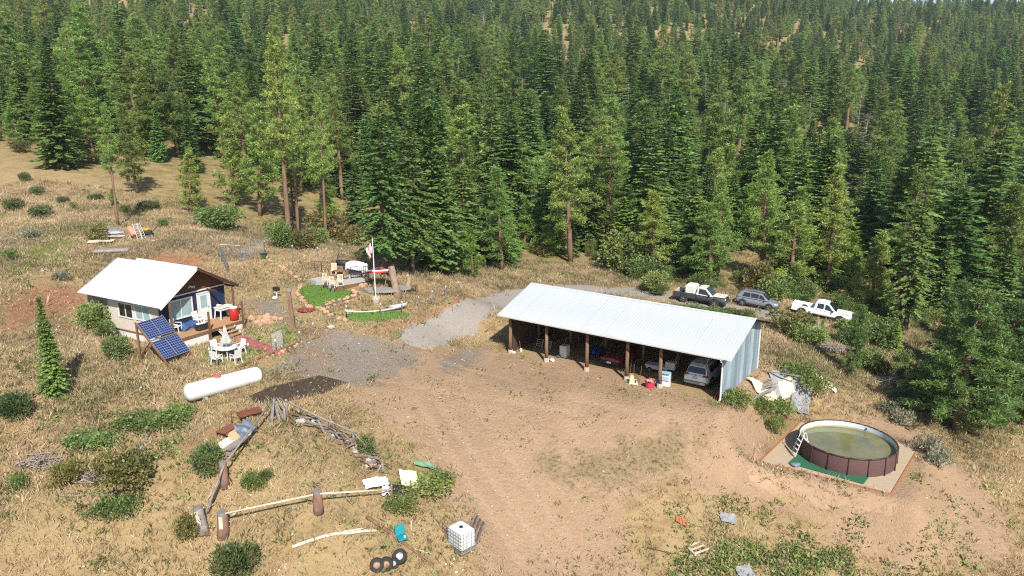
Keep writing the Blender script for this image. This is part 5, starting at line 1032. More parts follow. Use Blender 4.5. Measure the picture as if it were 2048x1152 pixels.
sheet('foam_sheet', 'long cream foam slab lying on the bank by the barn corner', 'foam slab', 1530,792, 2.6,1.0, .35, M_CREAM, .05, .28, seed=1)
sheet('foam_sheet', 'short cream foam piece among the weeds right of the long slab', 'foam slab', 1572,784, 1.0,.8, .2, M_CREAM, .06, .3, seed=2)
sheet('tarp', 'small blue-grey tarp behind the stacked boards', 'tarp', 1562,766, 1.6,1.2, .3, M_TARPB, .07, .2, seed=3)
sheet('tarp', 'blue-grey tarp draped down the bank above the pool', 'tarp', 1603,788, 1.3,2.2, -.45, M_TARPB, .07, .2, seed=4)
for k, (px, py, sx, sy, lb) in enumerate([(1582,736,.5,.5,'small white sack at the top end of the sack row'),(1603,742,1.5,.7,'flat white sack second from the top of the row'),(1628,752,1.5,1.0,'crumpled white sack in the middle of the row'),(1645,764,1.6,1.0,'large white sack near the lower end of the row'),(1655,774,1.3,.9,'white sack at the lower right end of the row'),(1640,770,1.0,.8,'tan-stained sack between the large white sacks')]):
    sheet('sack', lb, 'sack', px, py, sx, sy, -.4, M_TARPW if k < 5 else pm('tan_sack', srgb(212,178,148), srgb(190,152,120), 4, .9), .07, .18, seed=10+k, group='white sacks on the bank behind the pool')
bp_ = thing('board_pile', 'pile of grey boards on the bank beside the barn', 'lumber', G(1522,785)); rb = random.Random(5)
for k in range(7): MB().box((rb.uniform(-.15,.15), -.5+k*.17, .12+.05*k), (2.9+rb.uniform(-.5,.3),.15,.045), rz=.62+rb.uniform(-.07,.07), ry=-.05).build('board', M_GREYWOOD, bp_)
for k in range(6): MB().stone((-1.3+rb.uniform(-.3,.3),-.6+rb.uniform(-.3,.3),.1),rb.uniform(.12,.22),.7,k).build('stone', M_CONC, bp_)
tag(MB().beam((0,0,.05),(2.3,-1.6,.2),.10,.05).build('pipe_length', M_GREYWOOD, None, False, G(1521,742)), 'thin grey pole lying from the barn corner to the boards', 'pole')
def brush(label, px, py, r, n=60, mat=None, flat=.25, name='brush_pile'):
    g = G(px, py); R = random.Random(int(px)); mb = MB()
    for k in range(n):
        a_ = R.uniform(0,6.28); rr = r*R.uniform(0,.8); p = Vector((rr*math.cos(a_), rr*math.sin(a_)*.6, R.uniform(.05,flat*r))); d_ = Vector((R.gauss(0,1),R.gauss(0,.7),R.gauss(.1,.3))).normalized()*r*R.uniform(.3,.8)
        mb.tube([p-d_*.5, p+Vector((0,0,R.uniform(-.05,.1))), p+d_*.5], [.03,.022,.008], 4, cap=False)
    o = mb.build(name, mat or M_DEAD, None, False, g); return tag(o, label, 'brush', kind=None)
for a_ in (('heap of dead grey branches in the meadow right of the barn',1660,702,2.2,110),('heap of dead branches at the edge of the pool pine shadow',1775,768,2.0,80),('small heap of dead roots behind the cabin garden',480,512,1.2,60),('loose grey brush in the lower left weeds',75,930,1.6,50),('grey twigs beside the fallen grey pole',180,960,1.1,50)):
    o = brush(*a_); o['kind'] = 'stuff'
# ------------------------------------------------------------------ intermediate tank on pallet, tyres, teal chair, logs
g = G(923,1093); t = thing('caged_water_tote', 'white square water tote in a grey metal cage', 'tote', (g.x,g.y,g.z-.02), math.radians(40)-math.pi/2+.05); ta, tb, th_ = 1.2, 1.0, 1.0
MB().box((0,0,.62),(ta-.04,tb-.04,th_-.02),bev=.10).build('bottle', M_WPLAS, t); MB().lathe([(.1,1.11),(.1,1.15),(.05,1.16)], 12).build('cap', M_BLACK, t)
MB().box((0,0,.06),(ta,tb,.12)).build('pallet', M_GREYWOOD, t)
for k in range(6):
    z_ = .16+k*.19; c_ = MB(); c_.tube([(-ta/2,-tb/2,z_),(ta/2,-tb/2,z_),(ta/2,tb/2,z_),(-ta/2,tb/2,z_),(-ta/2,-tb/2,z_)], .012, 5); c_.build('cage_bar', M_STEEL, t)
for k in range(7):
    x = -ta/2+k*ta/6; [MB().tube([(x,s*tb/2,.1),(x,s*tb/2,1.12)], .011, 5).build('cage_bar', M_STEEL, t) for s in (-1,1)]
for k in range(1,6):
    y = -tb/2+k*tb/6; [MB().tube([(s*ta/2,y,.1),(s*ta/2,y,1.12)], .011, 5).build('cage_bar', M_STEEL, t) for s in (-1,1)]
g = G(955,1068); t = thing('leaning_pallet', 'dark broken pallet leaning behind the caged tote', 'pallet', g, .55)
for k in range(7): MB().box((-.1+.0*k,-.6+k*.17,.42),(.05,.11,1.05),ry=.45).build('slat', M_OLDWOOD if k % 2 else M_GREYWOOD, t)
for z_ in (.15,.7): MB().box((-.12+.42*(z_-.42)+.04,-.1,z_),(.05,1.3,.09),ry=.45).build('cross_bar', M_GREYWOOD, t)
def tyre(px, py, label, rz, tilt, hub, r=.33):
    g = G(px, py); t = thing('old_tyre', label, 'tyre', (g.x,g.y,g.z+r*.82), rz, 'old wheels lying at the bottom of the yard'); t.rotation_euler = (tilt,0,rz)
    MB().lathe([(r*.50,-.11),(r*.9,-.12),(r,-.07),(r,.07),(r*.9,.12),(r*.50,.11),(r*.46,0),(r*.50,-.11)], 22).build('tyre', M_RUBBER, t)
    MB().lathe([(r*.52,-.07),(r*.52,.06),(r*.40,.085),(r*.34,.03),(r*.12,.05),(r*.05,.06)], 18).build('hub', hub, t)
M_HUBW = pm('dull_white_hub', srgb(190,188,184), srgb(150,146,140), 6, .6)
M_HUBT = pm('tan_hub', srgb(168,140,108), srgb(128,104,80), 6, .7)
tyre(754,1140,'old wheel with tan hub, leftmost of the row','.'and .2,1.15,M_HUBT); tyre(773,1138,'old wheel with tan hub, second from the left',.1,1.2,M_HUBT); tyre(800,1124,'old wheel with white hub lying apart at the right',-.1,.75,M_HUBW,.36)
tyre(788,1134,'old wheel with white plate, between tan-hub and white-hub wheels',.0,1.2,M_HUBW,.26)
g = G(800,1072); t = thing('broken_chair', 'teal plastic chair seat lying broken on the ground', 'chair', g, .5); M_TEAL = pm('teal_plastic', srgb(22,132,142), srgb(18,110,122), 3, .5)
MB().box((0,0,.28),(.5,.09,.6),rx=-.35,bev=.03).build('backrest', M_TEAL, t); MB().box((0,-.28,.10),(.5,.5,.06),rx=.1,bev=.02).build('seat', M_TEAL, t); MB().lathe([(.05,0),(.05,.1)], 8, (.1,-.4,.12)).build('white_cap', M_WPLAS, t)
def logm(label, a, b, r0, r1, mat, name='fallen_log', lift=.0, cat='log', wob=.06, group=None):
    A, B = G(*a), G(*b); n = 7; pts = []
    for k in range(n):
        q = k/(n-1); p = A.lerp(B, q); pts.append(Vector((p.x+random.uniform(-wob,wob), p.y+random.uniform(-wob,wob), h1(p.x,p.y)+lift+(r0+(r1-r0)*q)*.7))-A)
    o = MB().tube(pts, [r0+(r1-r0)*k/(n-1) for k in range(n)], 8).build(name, mat, None, True, A); return tag(o, label, cat, group)
M_PALEW = pm('bleached_wood', srgb(204,192,172), srgb(170,156,138), 5, .95, bump=.4, stretch=(.4,.4,.4))
logm('long dark fallen log tapering past the teal seat', (734,1036),(868,1128),.11,.05,M_LOG)
logm('pale bleached plank log lying across the dry grass', (586,1096),(752,1062),.09,.07,M_PALEW)
logm('short pale plank above the bleached log', (672,1068),(735,1056),.05,.05,M_PALEW,'plank',cat='plank')
logm('thin forked branch at the end of the dark log', (822,1098),(862,1108),.03,.02,M_PALEW,'branch',cat='branch')
logm('short pale upright-looking stick right of the teal seat', (823,1040),(826,1070),.04,.03,M_PALEW,'branch',cat='branch')
logm('grey fallen pole in the weeds at lower left', (120,993),(228,990),.06,.05,M_GREYWOOD); logm('short grey stick below the fallen grey pole', (190,1000),(186,1028),.05,.04,M_GREYWOOD,'branch',cat='branch')
logm('weathered grey log in the green weeds at left', (298,868),(272,918),.10,.05,M_GREYWOOD); logm('dark grey branch among twigs at far left', (66,918),(104,956),.05,.03,M_DEAD,'branch',cat='branch')
logm('pale plank pair left of the lone fir', (55,812),(88,802),.06,.05,M_PALEW,'plank',cat='plank'); logm('brown planks lying right of the lone fir foot', (84,822),(116,804),.06,.06,M_OLDWOOD,'plank',cat='plank')
logm('thin rusty rod lying in the lower right weeds', (1294,1096),(1385,1116),.03,.02,M_RUST,'rod',cat='rod')
# ------------------------------------------------------------------ rail fence of stumps
M_STUMP = pm('stump_bark', srgb(146,110,92), srgb(98,78,68), 6, .95, bump=.8, stretch=(1,1,.3)); M_CUT = pm('grey_cut_wood', srgb(132,126,120), srgb(104,98,92), 7, .95)
def stump(label, px, py, hgt, r, lean=(0,0), white=False, mat=None):
    g = G(px, py); t = thing('stump_post', label, 'stump', (g.x,g.y,g.z-.12)); lx, ly = lean
    MB().tube([(0,0,0),(lx*.3,ly*.3,hgt*.3),(lx*.75,ly*.75,hgt*.75),(lx,ly,hgt)], [r*1.18,r*1.02,r*.92,r*.86], 12).build('trunk', mat or M_STUMP, t, True)
    MB().tube([(lx*.93,ly*.93,hgt*.90),(lx,ly,hgt+.05)], [r*.90,r*.84], 12).build('cut_top', M_CUT, t)
    if white: MB().grid(lambda u, v: ((r*1.0)*math.cos(-1.9+.7*u)+lx*(.45+.5*v), (r*1.0)*math.sin(-1.9+.7*u)+ly*(.45+.5*v), hgt*(.45+.48*v)), 4, 4).build('bare_patch', M_PALEW, t)
    return t, g + Vector((lx,ly,hgt-.12))
_, s1 = stump('reddish stump post in the middle of the near rail', 637,1022,1.2,.24)
_, s2 = stump('stump post with pale peeled patch at the near left corner', 447,1070,1.25,.27,(.0,.1),True)
_, s3 = stump('grey split stump leaning left at the near left corner', 408,1063,1.3,.25,(-.25,.15),True,M_GREYWOOD)
_, s4 = stump('grey-topped stump post halfway up the left rail', 450,972,1.35,.21,(-.05,.1))
_, s5 = stump('thin dark post at the right end of the near rail', 783,1000,.85,.09,mat=M_LOG)
def rail(label, pts, r, mat=M_GREYWOOD): o = MB().tube([Vector(p)-Vector(pts[0]) for p in pts], r, 7).build('fence_rail', mat, None, True, pts[0]); return tag(o, label, 'rail')
rail('long pale rail from corner stump to middle stump', [s2+Vector((.1,-.1,-.02)), (s2+s1)/2+Vector((0,-.15,-.05)), s1+Vector((-.15,-.2,-.1))], .05, M_PALEW)
rail('pale rail from middle stump to the right dark post', [s1+Vector((.15,-.1,-.1)), s5+Vector((0,-.1,-.08))], .045, M_PALEW)
tp = G(553,832)+Vector((0,0,1.15))
rail('long grey rail climbing the left side of the enclosure', [s3+Vector((.3,.2,-.35)), s4+Vector((.1,-.1,-.1)), tp], .055)
rail('lower grey rail beside the left climbing rail', [G(424,1010)+Vector((0,0,.15)), G(456,955)+Vector((0,0,.55))], .045)
t = thing('post_tepee', 'cluster of leaning grey posts at the top of the enclosure', 'posts', G(553,842)); rb = random.Random(9)
for k in range(5): a_ = k*1.3+.4; MB().tube([(.4*math.cos(a_),.4*math.sin(a_),-.1),(.05*math.cos(a_),.05*math.sin(a_),1.1+rb.uniform(-.15,.3))], [.075,.06], 6).build('post', M_GREYWOOD, t)
e1 = G(586,848)+Vector((0,0,1.0)); rail('short rail from the post cluster to its side post', [tp+Vector((.1,0,-.05)), G(570,842)+Vector((0,0,.75))], .05)
for (px, py, hh, lb) in ((570,848,.95,'thin grey side post below the post cluster'),(574,835,1.1,'thick grey gate post right of the post cluster'),(707,888,.75,'short post at the bend of the right rail'),(765,945,.6,'low post near the end of the right rail')): g = G(px,py); tag(MB().tube([(0,0,-.1),(.02,.01,hh*.5),(.0,.02,hh)], [.08,.075,.065], 7).build('fence_post', M_GREYWOOD, None, True, g), lb, 'post')
rail('right upper rail running down to the bend', [G(574,835)+Vector((0,0,1.0)), G(640,862)+Vector((0,0,.85)), G(707,888)+Vector((0,0,.75))], .05); rail('right lower rail from the bend to the low post', [G(707,888)+Vector((0,0,.72)), G(735,915)+Vector((0,0,.6))], .045)
# split wood and stones heaped along the right side
fw = thing('firewood_row', 'row of split grey wood and stones under the right rail', 'firewood', G(650,870)); g0 = G(650,870); rb = random.Random(4)
pa = [G(*p) for p in ((588,842),(620,850),(660,872),(700,892),(728,918),(750,940))]
for k in range(95):
    q = rb.uniform(0, len(pa)-1.01); i = int(q); p = pa[i].lerp(pa[i+1], q-i) + Vector((rb.gauss(0,.22), rb.gauss(0,.22), 0)); p.z = h1(p.x,p.y)+rb.uniform(.02,.32); d_ = Vector((rb.gauss(0,.35)+.8, rb.gauss(0,.35)-.55, rb.gauss(0,.2))).normalized()*rb.uniform(.25,.75)
    if rb.random() < .84: MB().beam(p-d_-g0, p+d_-g0, rb.uniform(.05,.12), rb.uniform(.04,.09)).build('split_log', M_GREYWOOD if rb.random() < .6 else M_LOG, fw)
    else: MB().stone(p-g0, rb.uniform(.12,.24), .7, k).build('stone', M_CONC, fw)
# junk by the enclosure top left
g = G(462,862); t = thing('hand_cart', 'rusty flat hand cart with upright bar handle', 'cart', g, yaw(G(448,870),G(480,845))); M_RW = pm('rusty_brown_board', srgb(134,84,62), srgb(98,62,50), 6, .9)
MB().box((-.2,0,.22),(1.1,.62,.06)).build('deck', M_RW, t); MB().tube([(.38,-.3,.2),(.42,-.3,.95),(.42,.3,.95),(.38,.3,.2)], .025, 6).build('handle', M_RUST, t); MB().tube([(.40,-.3,.6),(.40,.3,.6)], .02, 6).build('cross_bar', M_RUST, t)
for x in (-.6,.2):
    for s in (-1,1): wheel(t, x, s*.3, .1, .06, s)
sheet('metal_sheet', 'rusty red grate lying near the post cluster', 'grate', 500,835, 1.3,.6, .7, M_RUST, .02, .35, seed=21); sheet('plywood_sheet', 'tan plywood sheet beside the hand cart', 'board', 478,872, 1.1,.9, .6, pm('tan_board', srgb(206,164,122), srgb(178,138,102), 4, .85), .03, .25, seed=22)
sheet('metal_sheet', 'bent blue-grey metal sheet under the left rail', 'metal sheet', 492,868, 1.0,.9, .8, pm('blue_grey_metal', srgb(116,126,138), srgb(88,98,110), 4, .5, .3), .10, .35, (0,.2), 23); sheet('board_sheet', 'pinkish white board by the dark juniper shrub', 'board', 464,890, 1.2,.9, .9, pm('pinkish_board', srgb(222,206,192), srgb(196,176,162), 4, .85), .03, .2, seed=24)
t = thing('grey_bench_plank', 'grey plank bench along the left rail', 'bench', G(476,900), yaw(G(462,915),G(488,885))); MB().box((0,0,.42),(1.7,.45,.07)).build('seat', M_GREYWOOD, t); [MB().box((x,0,.2),(.12,.4,.4)).build('leg', M_GREYWOOD, t) for x in (-.65,.65)]
# white panels near the right post, tan sheet in weeds
sheet('plastic_sheet', 'bent white plastic panel under the near rail end', 'panel', 752,976, 1.3,.6, .5, M_WPLAS, .05, .35, (.2,0), 25); sheet('plastic_sheet', 'crumpled white plastic beside the dark right post', 'panel', 774,990, .5,.6, .1, M_WPLAS, .12, .3, (.3,0), 26)
sheet('foam_sheet', 'torn cream foam sheet lying in green weeds', 'foam slab', 819,968, 1.0,1.2, .3, M_CREAM, .04, .35, seed=27); sheet('dark_sheet', 'dark rubber sheet beside the thin post', 'rubber sheet', 796,984, .9,.7, .2, M_BLACK, .05, .15, seed=28); sheet('tarp', 'faded green tarp scrap in the weeds right of the enclosure', 'tarp', 848,934, 1.1,.4, .0, pm('faded_green_tarp', srgb(116,150,116), srgb(96,130,98), 4, .8), .04, .2, seed=29)
g = G(755,945); t = thing('white_pipe', 'short white pipe standing tilted at the low post', 'pipe', g); MB().tube([(0,0,0),(.25,-.35,.55)], .035, 6).build('pipe', M_WPLAS, t)
# lower right bits
g = G(1388,1095); t = thing('broken_pallet', 'broken whitish pallet frame in the lower right weeds', 'pallet', g, .35)
for k in range(4): MB().box((.1,-.55+k*.36,.10),(1.0-.1*k,.10,.05),rz=.15).build('slat', M_PALEW, t)
MB().box((-.38,0,.06),(.09,1.4,.09)).build('runner', M_PALEW, t); MB().stone((.1,.75,.15),.16,.7,3).build('stone', M_CONC, t)
sheet('plastic_sheet', 'crumpled grey plastic sheet in the lower right weeds', 'plastic', 1456,1042, .9,.55, .0, M_TARPB, .06, .2, seed=31); sheet('plastic_sheet', 'pale blue plastic corner at the bottom edge', 'plastic', 1490,1150, .9,.7, .3, M_TARPB, .04, .2, seed=32); sheet('cloth_scrap', 'small orange cloth scrap in the weeds', 'cloth', 1362,1046, .6,.35, -.3, pm('orange_cloth', srgb(168,104,72), srgb(150,88,60), 5, .9), .06, .15, seed=33)
# ------------------------------------------------------------------ garden: deck, furniture, stones, fence, flag, canoe
M_DECKG = pm('grey_deck_paint', srgb(176,172,166), srgb(152,148,142), 5, .8); M_STONE = pm('orange_field_stone', srgb(186,150,118), srgb(148,116,92), 5, .95, bump=.5, rand=.18); M_IRON = pm('black_iron', (.02,.02,.022), (.035,.033,.03), 6, .55)
dk = [G(*p) for p in ((634,556),(667,585),(738,567),(706,549))]; d0 = dk[0]; DZ = max(p.z for p in dk)+.06
deck = thing('garden_deck', 'low grey wooden deck with furniture in the fenced garden', 'deck', (d0.x,d0.y,DZ)); nb = 16
for k in range(nb):
    a0, b0 = dk[0].lerp(dk[1],(k+.02)/nb), dk[3].lerp(dk[2],(k+.02)/nb); a1, b1 = dk[0].lerp(dk[1],(k+.97)/nb), dk[3].lerp(dk[2],(k+.97)/nb)
    MB().extr([(p.x-d0.x,p.y-d0.y,-.04+random.uniform(-.004,.004)) for p in (a0,a1,b1,b0)], (0,0,.04)).build('deck_board', M_DECKG, deck)
for a_, b_ in ((0,1),(1,2),(2,3),(3,0)):
    A, B = dk[a_]-d0, dk[b_]-d0; MB().beam((A.x,A.y,-.22),(B.x,B.y,-.22),.05,.34).build('rim_board', M_OLDWOOD if a_ == 1 else M_DECKG, deck)
rc = G(632,566); rmp = thing('deck_step', 'wide grey box step at the left end of the deck', 'step', rc, yaw(G(617,563),G(639,573))); MB().box((0,.1,.12),(1.2,.9,.4)).build('box', M_DECKG, rmp)
def onm(x, y, s): return x*s, y*s
def wood_chair(label, px, py, rz, mat):
    g = G(px, py, DZ-h1(*G(px,py)[:2])) if True else None; g.z = DZ; t = thing('wooden_chair', label, 'chair', g, rz, 'wooden chairs on the garden deck')
    MB().box((0,0,.40),(.46,.46,.05)).build('seat', mat, t)
    for s in (-1,1):
        MB().beam((.2,s*.2,0),(.2,s*.2,.42),.05,.05).build('leg', mat, t); MB().beam((-.2,s*.2,0),(-.27,s*.2,.98),.05,.05).build('leg', mat, t)
    for k in range(4): MB().beam((-.24,-.15+k*.1,.42),(-.27,-.15+k*.1,.95),.05,.02).build('slat', mat, t)
    MB().beam((-.27,-.22,.95),(-.27,.22,.95),.05,.06).build('top_rail', mat, t); return t
M_PALECH = pm('pale_chair_wood', srgb(226,206,178), srgb(200,178,150), 5, .8); M_BRCH = pm('brown_chair_wood', srgb(148,112,88), srgb(118,86,66), 5, .8)
wood_chair('pale wooden chair, left of the three at the deck front', 654,571,1.2,M_PALECH); wood_chair('pale wooden chair, middle of the three at the deck front', 667,577,1.4,M_PALECH); wood_chair('pale wooden chair, right of the three at the deck front', 682,572,1.7,M_PALECH); wood_chair('pale wooden chair alone at the back of the deck', 668,549,-1.5,M_PALECH)
wood_chair('brown wooden chair left of the deck table', 666,562,.3,M_BRCH); wood_chair('brown wooden chair right of the deck table', 690,560,2.9,M_BRCH); wood_chair('brown wooden chair behind the deck table', 680,556,-1.5,M_BRCH)
g = G(678,562); g.z = DZ; t = thing('round_table', 'small brown round table in the middle of the deck', 'table', g); MB().lathe([(.45,.70),(.46,.73),(.1,.74)], 16).build('tabletop', M_BRCH, t); MB().tube([(0,0,0),(0,0,.72)], .05, 8).build('stem', M_BRCH, t); MB().lathe([(.3,0),(.06,.08)], 10).build('foot', M_BRCH, t)
g = G(714,550); t = thing('covered_grill', 'large box-shaped grill under a white cloth cover at the deck end', 'grill', (g.x,g.y,DZ-.05), -.35)
MB().grid(lambda u, v: ((u-.5)*2.0, (v-.5)*1.0, 1.12 + .05*math.sin(u*5) - (.9*max(0,abs(u-.5)*2-.86)/.14 if abs(u-.5) > .43 else 0) - (.6*max(0,abs(v-.5)*2-.8)/.2)), 16, 10).build('cover', M_WHITE, t, True); MB().box((0,0,.5),(1.7,.75,1.0)).build('frame', M_BLACK, t)
g = G(720,560); t = thing('iron_bench', 'black wrought-iron bench at the right edge of the deck', 'bench', (g.x,g.y,DZ-.02), .25)
MB().box((0,0,.42),(1.5,.5,.05)).build('seat', M_IRON, t)
for k in range(9): MB().tube([(-.72+k*.18,.24,.42),(-.72+k*.18,.30,.95)], .022, 5).build('back_spindle', M_IRON, t)
MB().tube([(-.75,.3,.95),(0,.3,1.02),(.75,.3,.95)], .03, 6).build('top_rail', M_IRON, t)
for s in (-1,1):
    MB().tube([(s*.74,.24,0),(s*.74,.3,.95)], .03, 6).build('leg', M_IRON, t); MB().tube([(s*.74,-.24,0),(s*.74,-.22,.62),(s*.74,.26,.62)], .03, 6).build('armrest', M_IRON, t)
g = G(686,544); t = thing('barrel_smoker', 'black barrel smoker on legs behind the deck', 'smoker', g, -.1); MB().lathe([(.05,-.55),(.26,-.53),(.28,0),(.26,.53),(.05,.55)], 16, (0,0,.85), Matrix.Rotation(math.pi/2,3,'Y')).build('barrel', M_IRON, t, True); [MB().beam((sx*.4,sy*.2,.7),(sx*.48,sy*.28,0),.05,.05).build('leg', M_IRON, t) for sx in (-1,1) for sy in (-1,1)]; MB().tube([(-.4,0,1.05),(-.4,0,1.5)], .05, 8).build('chimney', M_IRON, t)
for k, px in enumerate((637,650)):
    g = G(px,547-k); t = thing('iron_rack', ('left' if k == 0 else 'right')+' thin black iron rack behind the deck', 'rack', g, -.3, 'thin iron racks'); [MB().tube([(x,0,0),(x,0,1.1)], .02, 5).build('post', M_IRON, t) for x in (-.35,.35)]; [MB().tube([(-.35,0,z_),(.35,0,z_)], .015, 5).build('bar', M_IRON, t) for z_ in (.35,.7,1.08)]
# red, white and blue parasol
g = G(762,572); t = thing('parasol', 'tilted red, white and navy parasol in the tree shade', 'parasol', g, .3); pieces = 8; M_RED = pm('red_canvas', srgb(188,62,60), srgb(160,48,50), 4, .85); M_NAV = pm('navy_canvas', srgb(44,50,84), srgb(36,42,72), 4, .85); M_WCAN = pm('white_canvas', srgb(226,214,206), srgb(206,192,184), 4, .85)
MB().tube([(0,0,0),(.05,0,1.3),(.0,.1,1.65)], .025, 6).build('pole', M_OLDWOOD, t)
for k in range(pieces):
    a0, a1 = 2*math.pi*k/8, 2*math.pi*(k+1)/8
    for j, (r0, r1, m_) in enumerate(((0,.75,M_NAV if k % 2 else M_RED),(.75,1.05,M_WCAN),(1.05,1.35,M_RED))):
        MB().extr([(r*math.cos(a_), r*math.sin(a_)+.1, 1.65-.30*r-.12*r*math.sin(a_)) for r, a_ in ((max(r0,.02),a0),(r1,a0),(r1,a1),(max(r0,.02),a1))], (0,0,.012)).build('canopy_panel', m_, t)
# leaning cut trunks, slabs, log bench
tag(MB().tube([(0,0,-.2),(-.25,.35,.8),(-.62,.9,2.35)], [.42,.30,.27], 12).build('cut_log', pm('peeled_trunk', srgb(150,128,108), srgb(116,96,80), 5, .95, bump=.5, stretch=(1,1,.25)), None, True, G(796,593)), 'thick cut tree trunk leaning left beside the flagpole', 'trunk')
tag(MB().tube([(0,0,-.2),(.15,.3,.5),(.35,.6,1.1)], [.30,.25,.22], 10).build('cut_log', MATS['peeled_trunk'], None, True, G(811,583)), 'short cut trunk leaning right of the thick trunk', 'trunk')
M_SLABM = pm('grey_slab', srgb(150,144,136), srgb(120,116,110), 4, .9, bump=.3)
for (px, py, sx, sy, lb) in ((761,585,2.9,1.3,'large grey flat slab under the flagpole tree'),(803,580,1.9,1.2,'smaller grey flat slab behind the thick leaning trunk')):
    g = G(px,py); R = random.Random(px); n = 14; tag(MB().prism([(sx/2*math.cos(2*math.pi*k/n)*R.uniform(.88,1.06), sy/2*math.sin(2*math.pi*k/n)*R.uniform(.88,1.06)) for k in range(n)], .10, .32).build('stone_slab', M_SLABM, None, False, g), lb, 'slab')
t = thing('log_bench', 'rustic wooden bench at the right of the tree shade', 'bench', G(818,583), .3); MB().box((0,0,.45),(1.5,.35,.08)).build('seat', M_OLDWOOD, t)
for s in (-1,1): MB().beam((s*.6,-.25,0),(s*.6,.12,.45),.08,.08).build('leg', M_OLDWOOD, t); MB().beam((s*.6,.25,0),(s*.6,-.12,.45),.08,.08).build('leg', M_OLDWOOD, t)
# flagpole, flag
fb = G(752,604); fp = thing('flagpole', 'tall white flagpole standing in a pale planter', 'flagpole', fb); r = ray(744.6,478); fh = CH + r[2]*(fb.y/r[1]) - fb.z; fx = r[0]*(fb.y/r[1]) - fb.x
MB().tube([(0,0,0),(fx*.5,0,fh*.5),(fx,0,fh)], [.05,.045,.035], 8).build('pole', M_WHITE, fp); MB().lathe([(.30,-.05),(.36,.25),(.33,.45),(.2,.47)], 14).build('planter', M_CONC, fp); MB().lathe([(.02,fh-.03),(.07,fh+.04),(.05,fh+.1),(.01,fh+.12)], 10, (fx,0,0)).build('finial', M_HUBT, fp)
fl = thing('flag', 'limp red and white striped flag with navy corner on the flagpole', 'flag', fb+Vector((fx,0,fh))); M_FLAG = stripe_mat('flag_stripes', srgb(230,222,216), srgb(190,60,60), 5.2, 1)
def flagfn(u, v): return (-.06-u*.50*(1-.25*v)+.05*math.sin(v*5+u*4), v*.0+.10*math.sin(u*11+v*2.5)+u*.32, -.12-v*.95-u*.72)
MB().grid(flagfn, 16, 14).build('stripes', M_FLAG, fl, True); MB().grid(lambda u, v: tuple(np.array(flagfn(u*.3, v*.4))+np.array([0,-.012,.004])), 8, 8).build('canton', M_NAV, fl, True)
# canoe
ca, cb = G(690,623), G(815,624); cl = (cb-ca).length; cc = (ca+cb)/2; cn = thing('canoe', 'long white canoe lying in the garden grass by the fence', 'canoe', cc, yaw(ca,cb)); 
def hull(u, v):
    q = 2*u-1; wdt = .43*max(0.0,1-abs(q)**2.6); z0 = .02+.36*abs(q)**5; zt = .24+.26*abs(q)**2.6; a_ = (v-.5)*math.pi; return (q*cl/2, wdt*math.sin(a_), z0+(zt-z0)*(1-math.cos(a_))**1.1)
o = MB().grid(hull, 30, 10).build('hull', M_WPLAS, cn, True); md = o.modifiers.new('thick','SOLIDIFY'); md.thickness = .025
for s in (0,1): MB().tube([tuple(np.array(hull(k/20,s))+np.array([0,0,.01])) for k in range(21)], .022, 5).build('gunwale', M_GREYWOOD, cn)
for x in (-.9,.9): MB().box((x,0,.33),(.2,.66,.03)).build('thwart', M_GREYWOOD, cn)
# stone borders: every stone a part of its row
def stone_row(label, pts, step, r, jit=.08, name='stone_border', mat=M_STONE, rows=1):
    P_ = [G(*p) for p in pts]; g0 = P_[0]; t = thing(name, label, 'stones', g0); R = random.Random(len(label)); meshes = [MB().stone((0,0,0),1,.7,k).mesh('stone', mat) for k in range(6)]
    for a_, b_ in zip(P_[:-1], P_[1:]):
        n = max(1, int((b_-a_).length/step))
        for k in range(n):
            for q in range(rows):
                p = a_.lerp(b_, (k+R.uniform(.3,.7))/n) + Vector((R.gauss(0,jit), R.gauss(0,jit), 0)); rr = r*R.uniform(.7,1.3); p.z = h1(p.x,p.y)+rr*.3
                obj_of('stone', R.choice(meshes), t, p-g0, R.uniform(0,6), rr)
    return t
stone_row('stone row from the green mower box down to the deck corner', [(528,516),(556,532),(580,548),(600,562)], .42, .20)
stone_row('stone row running from the deck corner up to the back fence', [(602,560),(630,548),(655,534),(688,524)], .42, .19)
stone_row('curved stone edging around the left and front of the bright lawn', [(604,570),(594,580),(596,592),(608,606),(624,618)], .34, .2)
stone_row('stone edging along the right front of the bright lawn', [(628,619),(655,609),(685,600),(716,590),(704,582)], .36, .2)
stone_row('stone row on the far side of the garden path', [(640,622),(665,614),(695,605),(722,596)], .4, .17)
stone_row('orange stones heaped at the right corner of the deck', [(712,577),(738,568)], .16, .2, .25)
stone_row('stone row from the red mat down to the fence corner', [(648,620),(662,630),(680,637),(694,643)], .24, .2, .18)
stone_row('low stone edging along the lawn right of the steps', [(520,648),(545,642),(500,632)], .4, .16)
t = stone_row('flat heap of orange flagstones right of the porch', [(505,640),(520,634),(540,642),(520,650)], .16, .26, .38, 'flagstone_heap'); 
stone_row('stones and timber ends along the gravel edge by the gate', [(530,718),(560,706),(590,692),(605,684)], .38, .15)
logm('long timber edging between lawn and gravel', (470,738),(548,708),.09,.08,M_OLDWOOD,'timber_edging',cat='timber'); logm('timber edging continuing to the tall gate post', (566,700),(604,682),.08,.08,M_OLDWOOD,'timber_edging',cat='timber')
patch('red_walkway', wpoly([(462,677),(481,671),(530,688),(572,702),(561,711),(545,709),(505,693)]), pm('red_path', srgb(164,92,90), srgb(140,76,78), 5, .9), .05, .05, .12, 'red paved walkway from the gate to the porch steps', edge=.25)
patch('dark_path', wpoly([(596,592),(603,592),(632,616),(700,588),(716,584),(722,590),(640,622),(626,622),(604,606)]), pm('dark_path_soil', srgb(104,92,82), srgb(82,72,64), 4, .95), .03, .1, .15, 'dark soil path around the bright lawn')
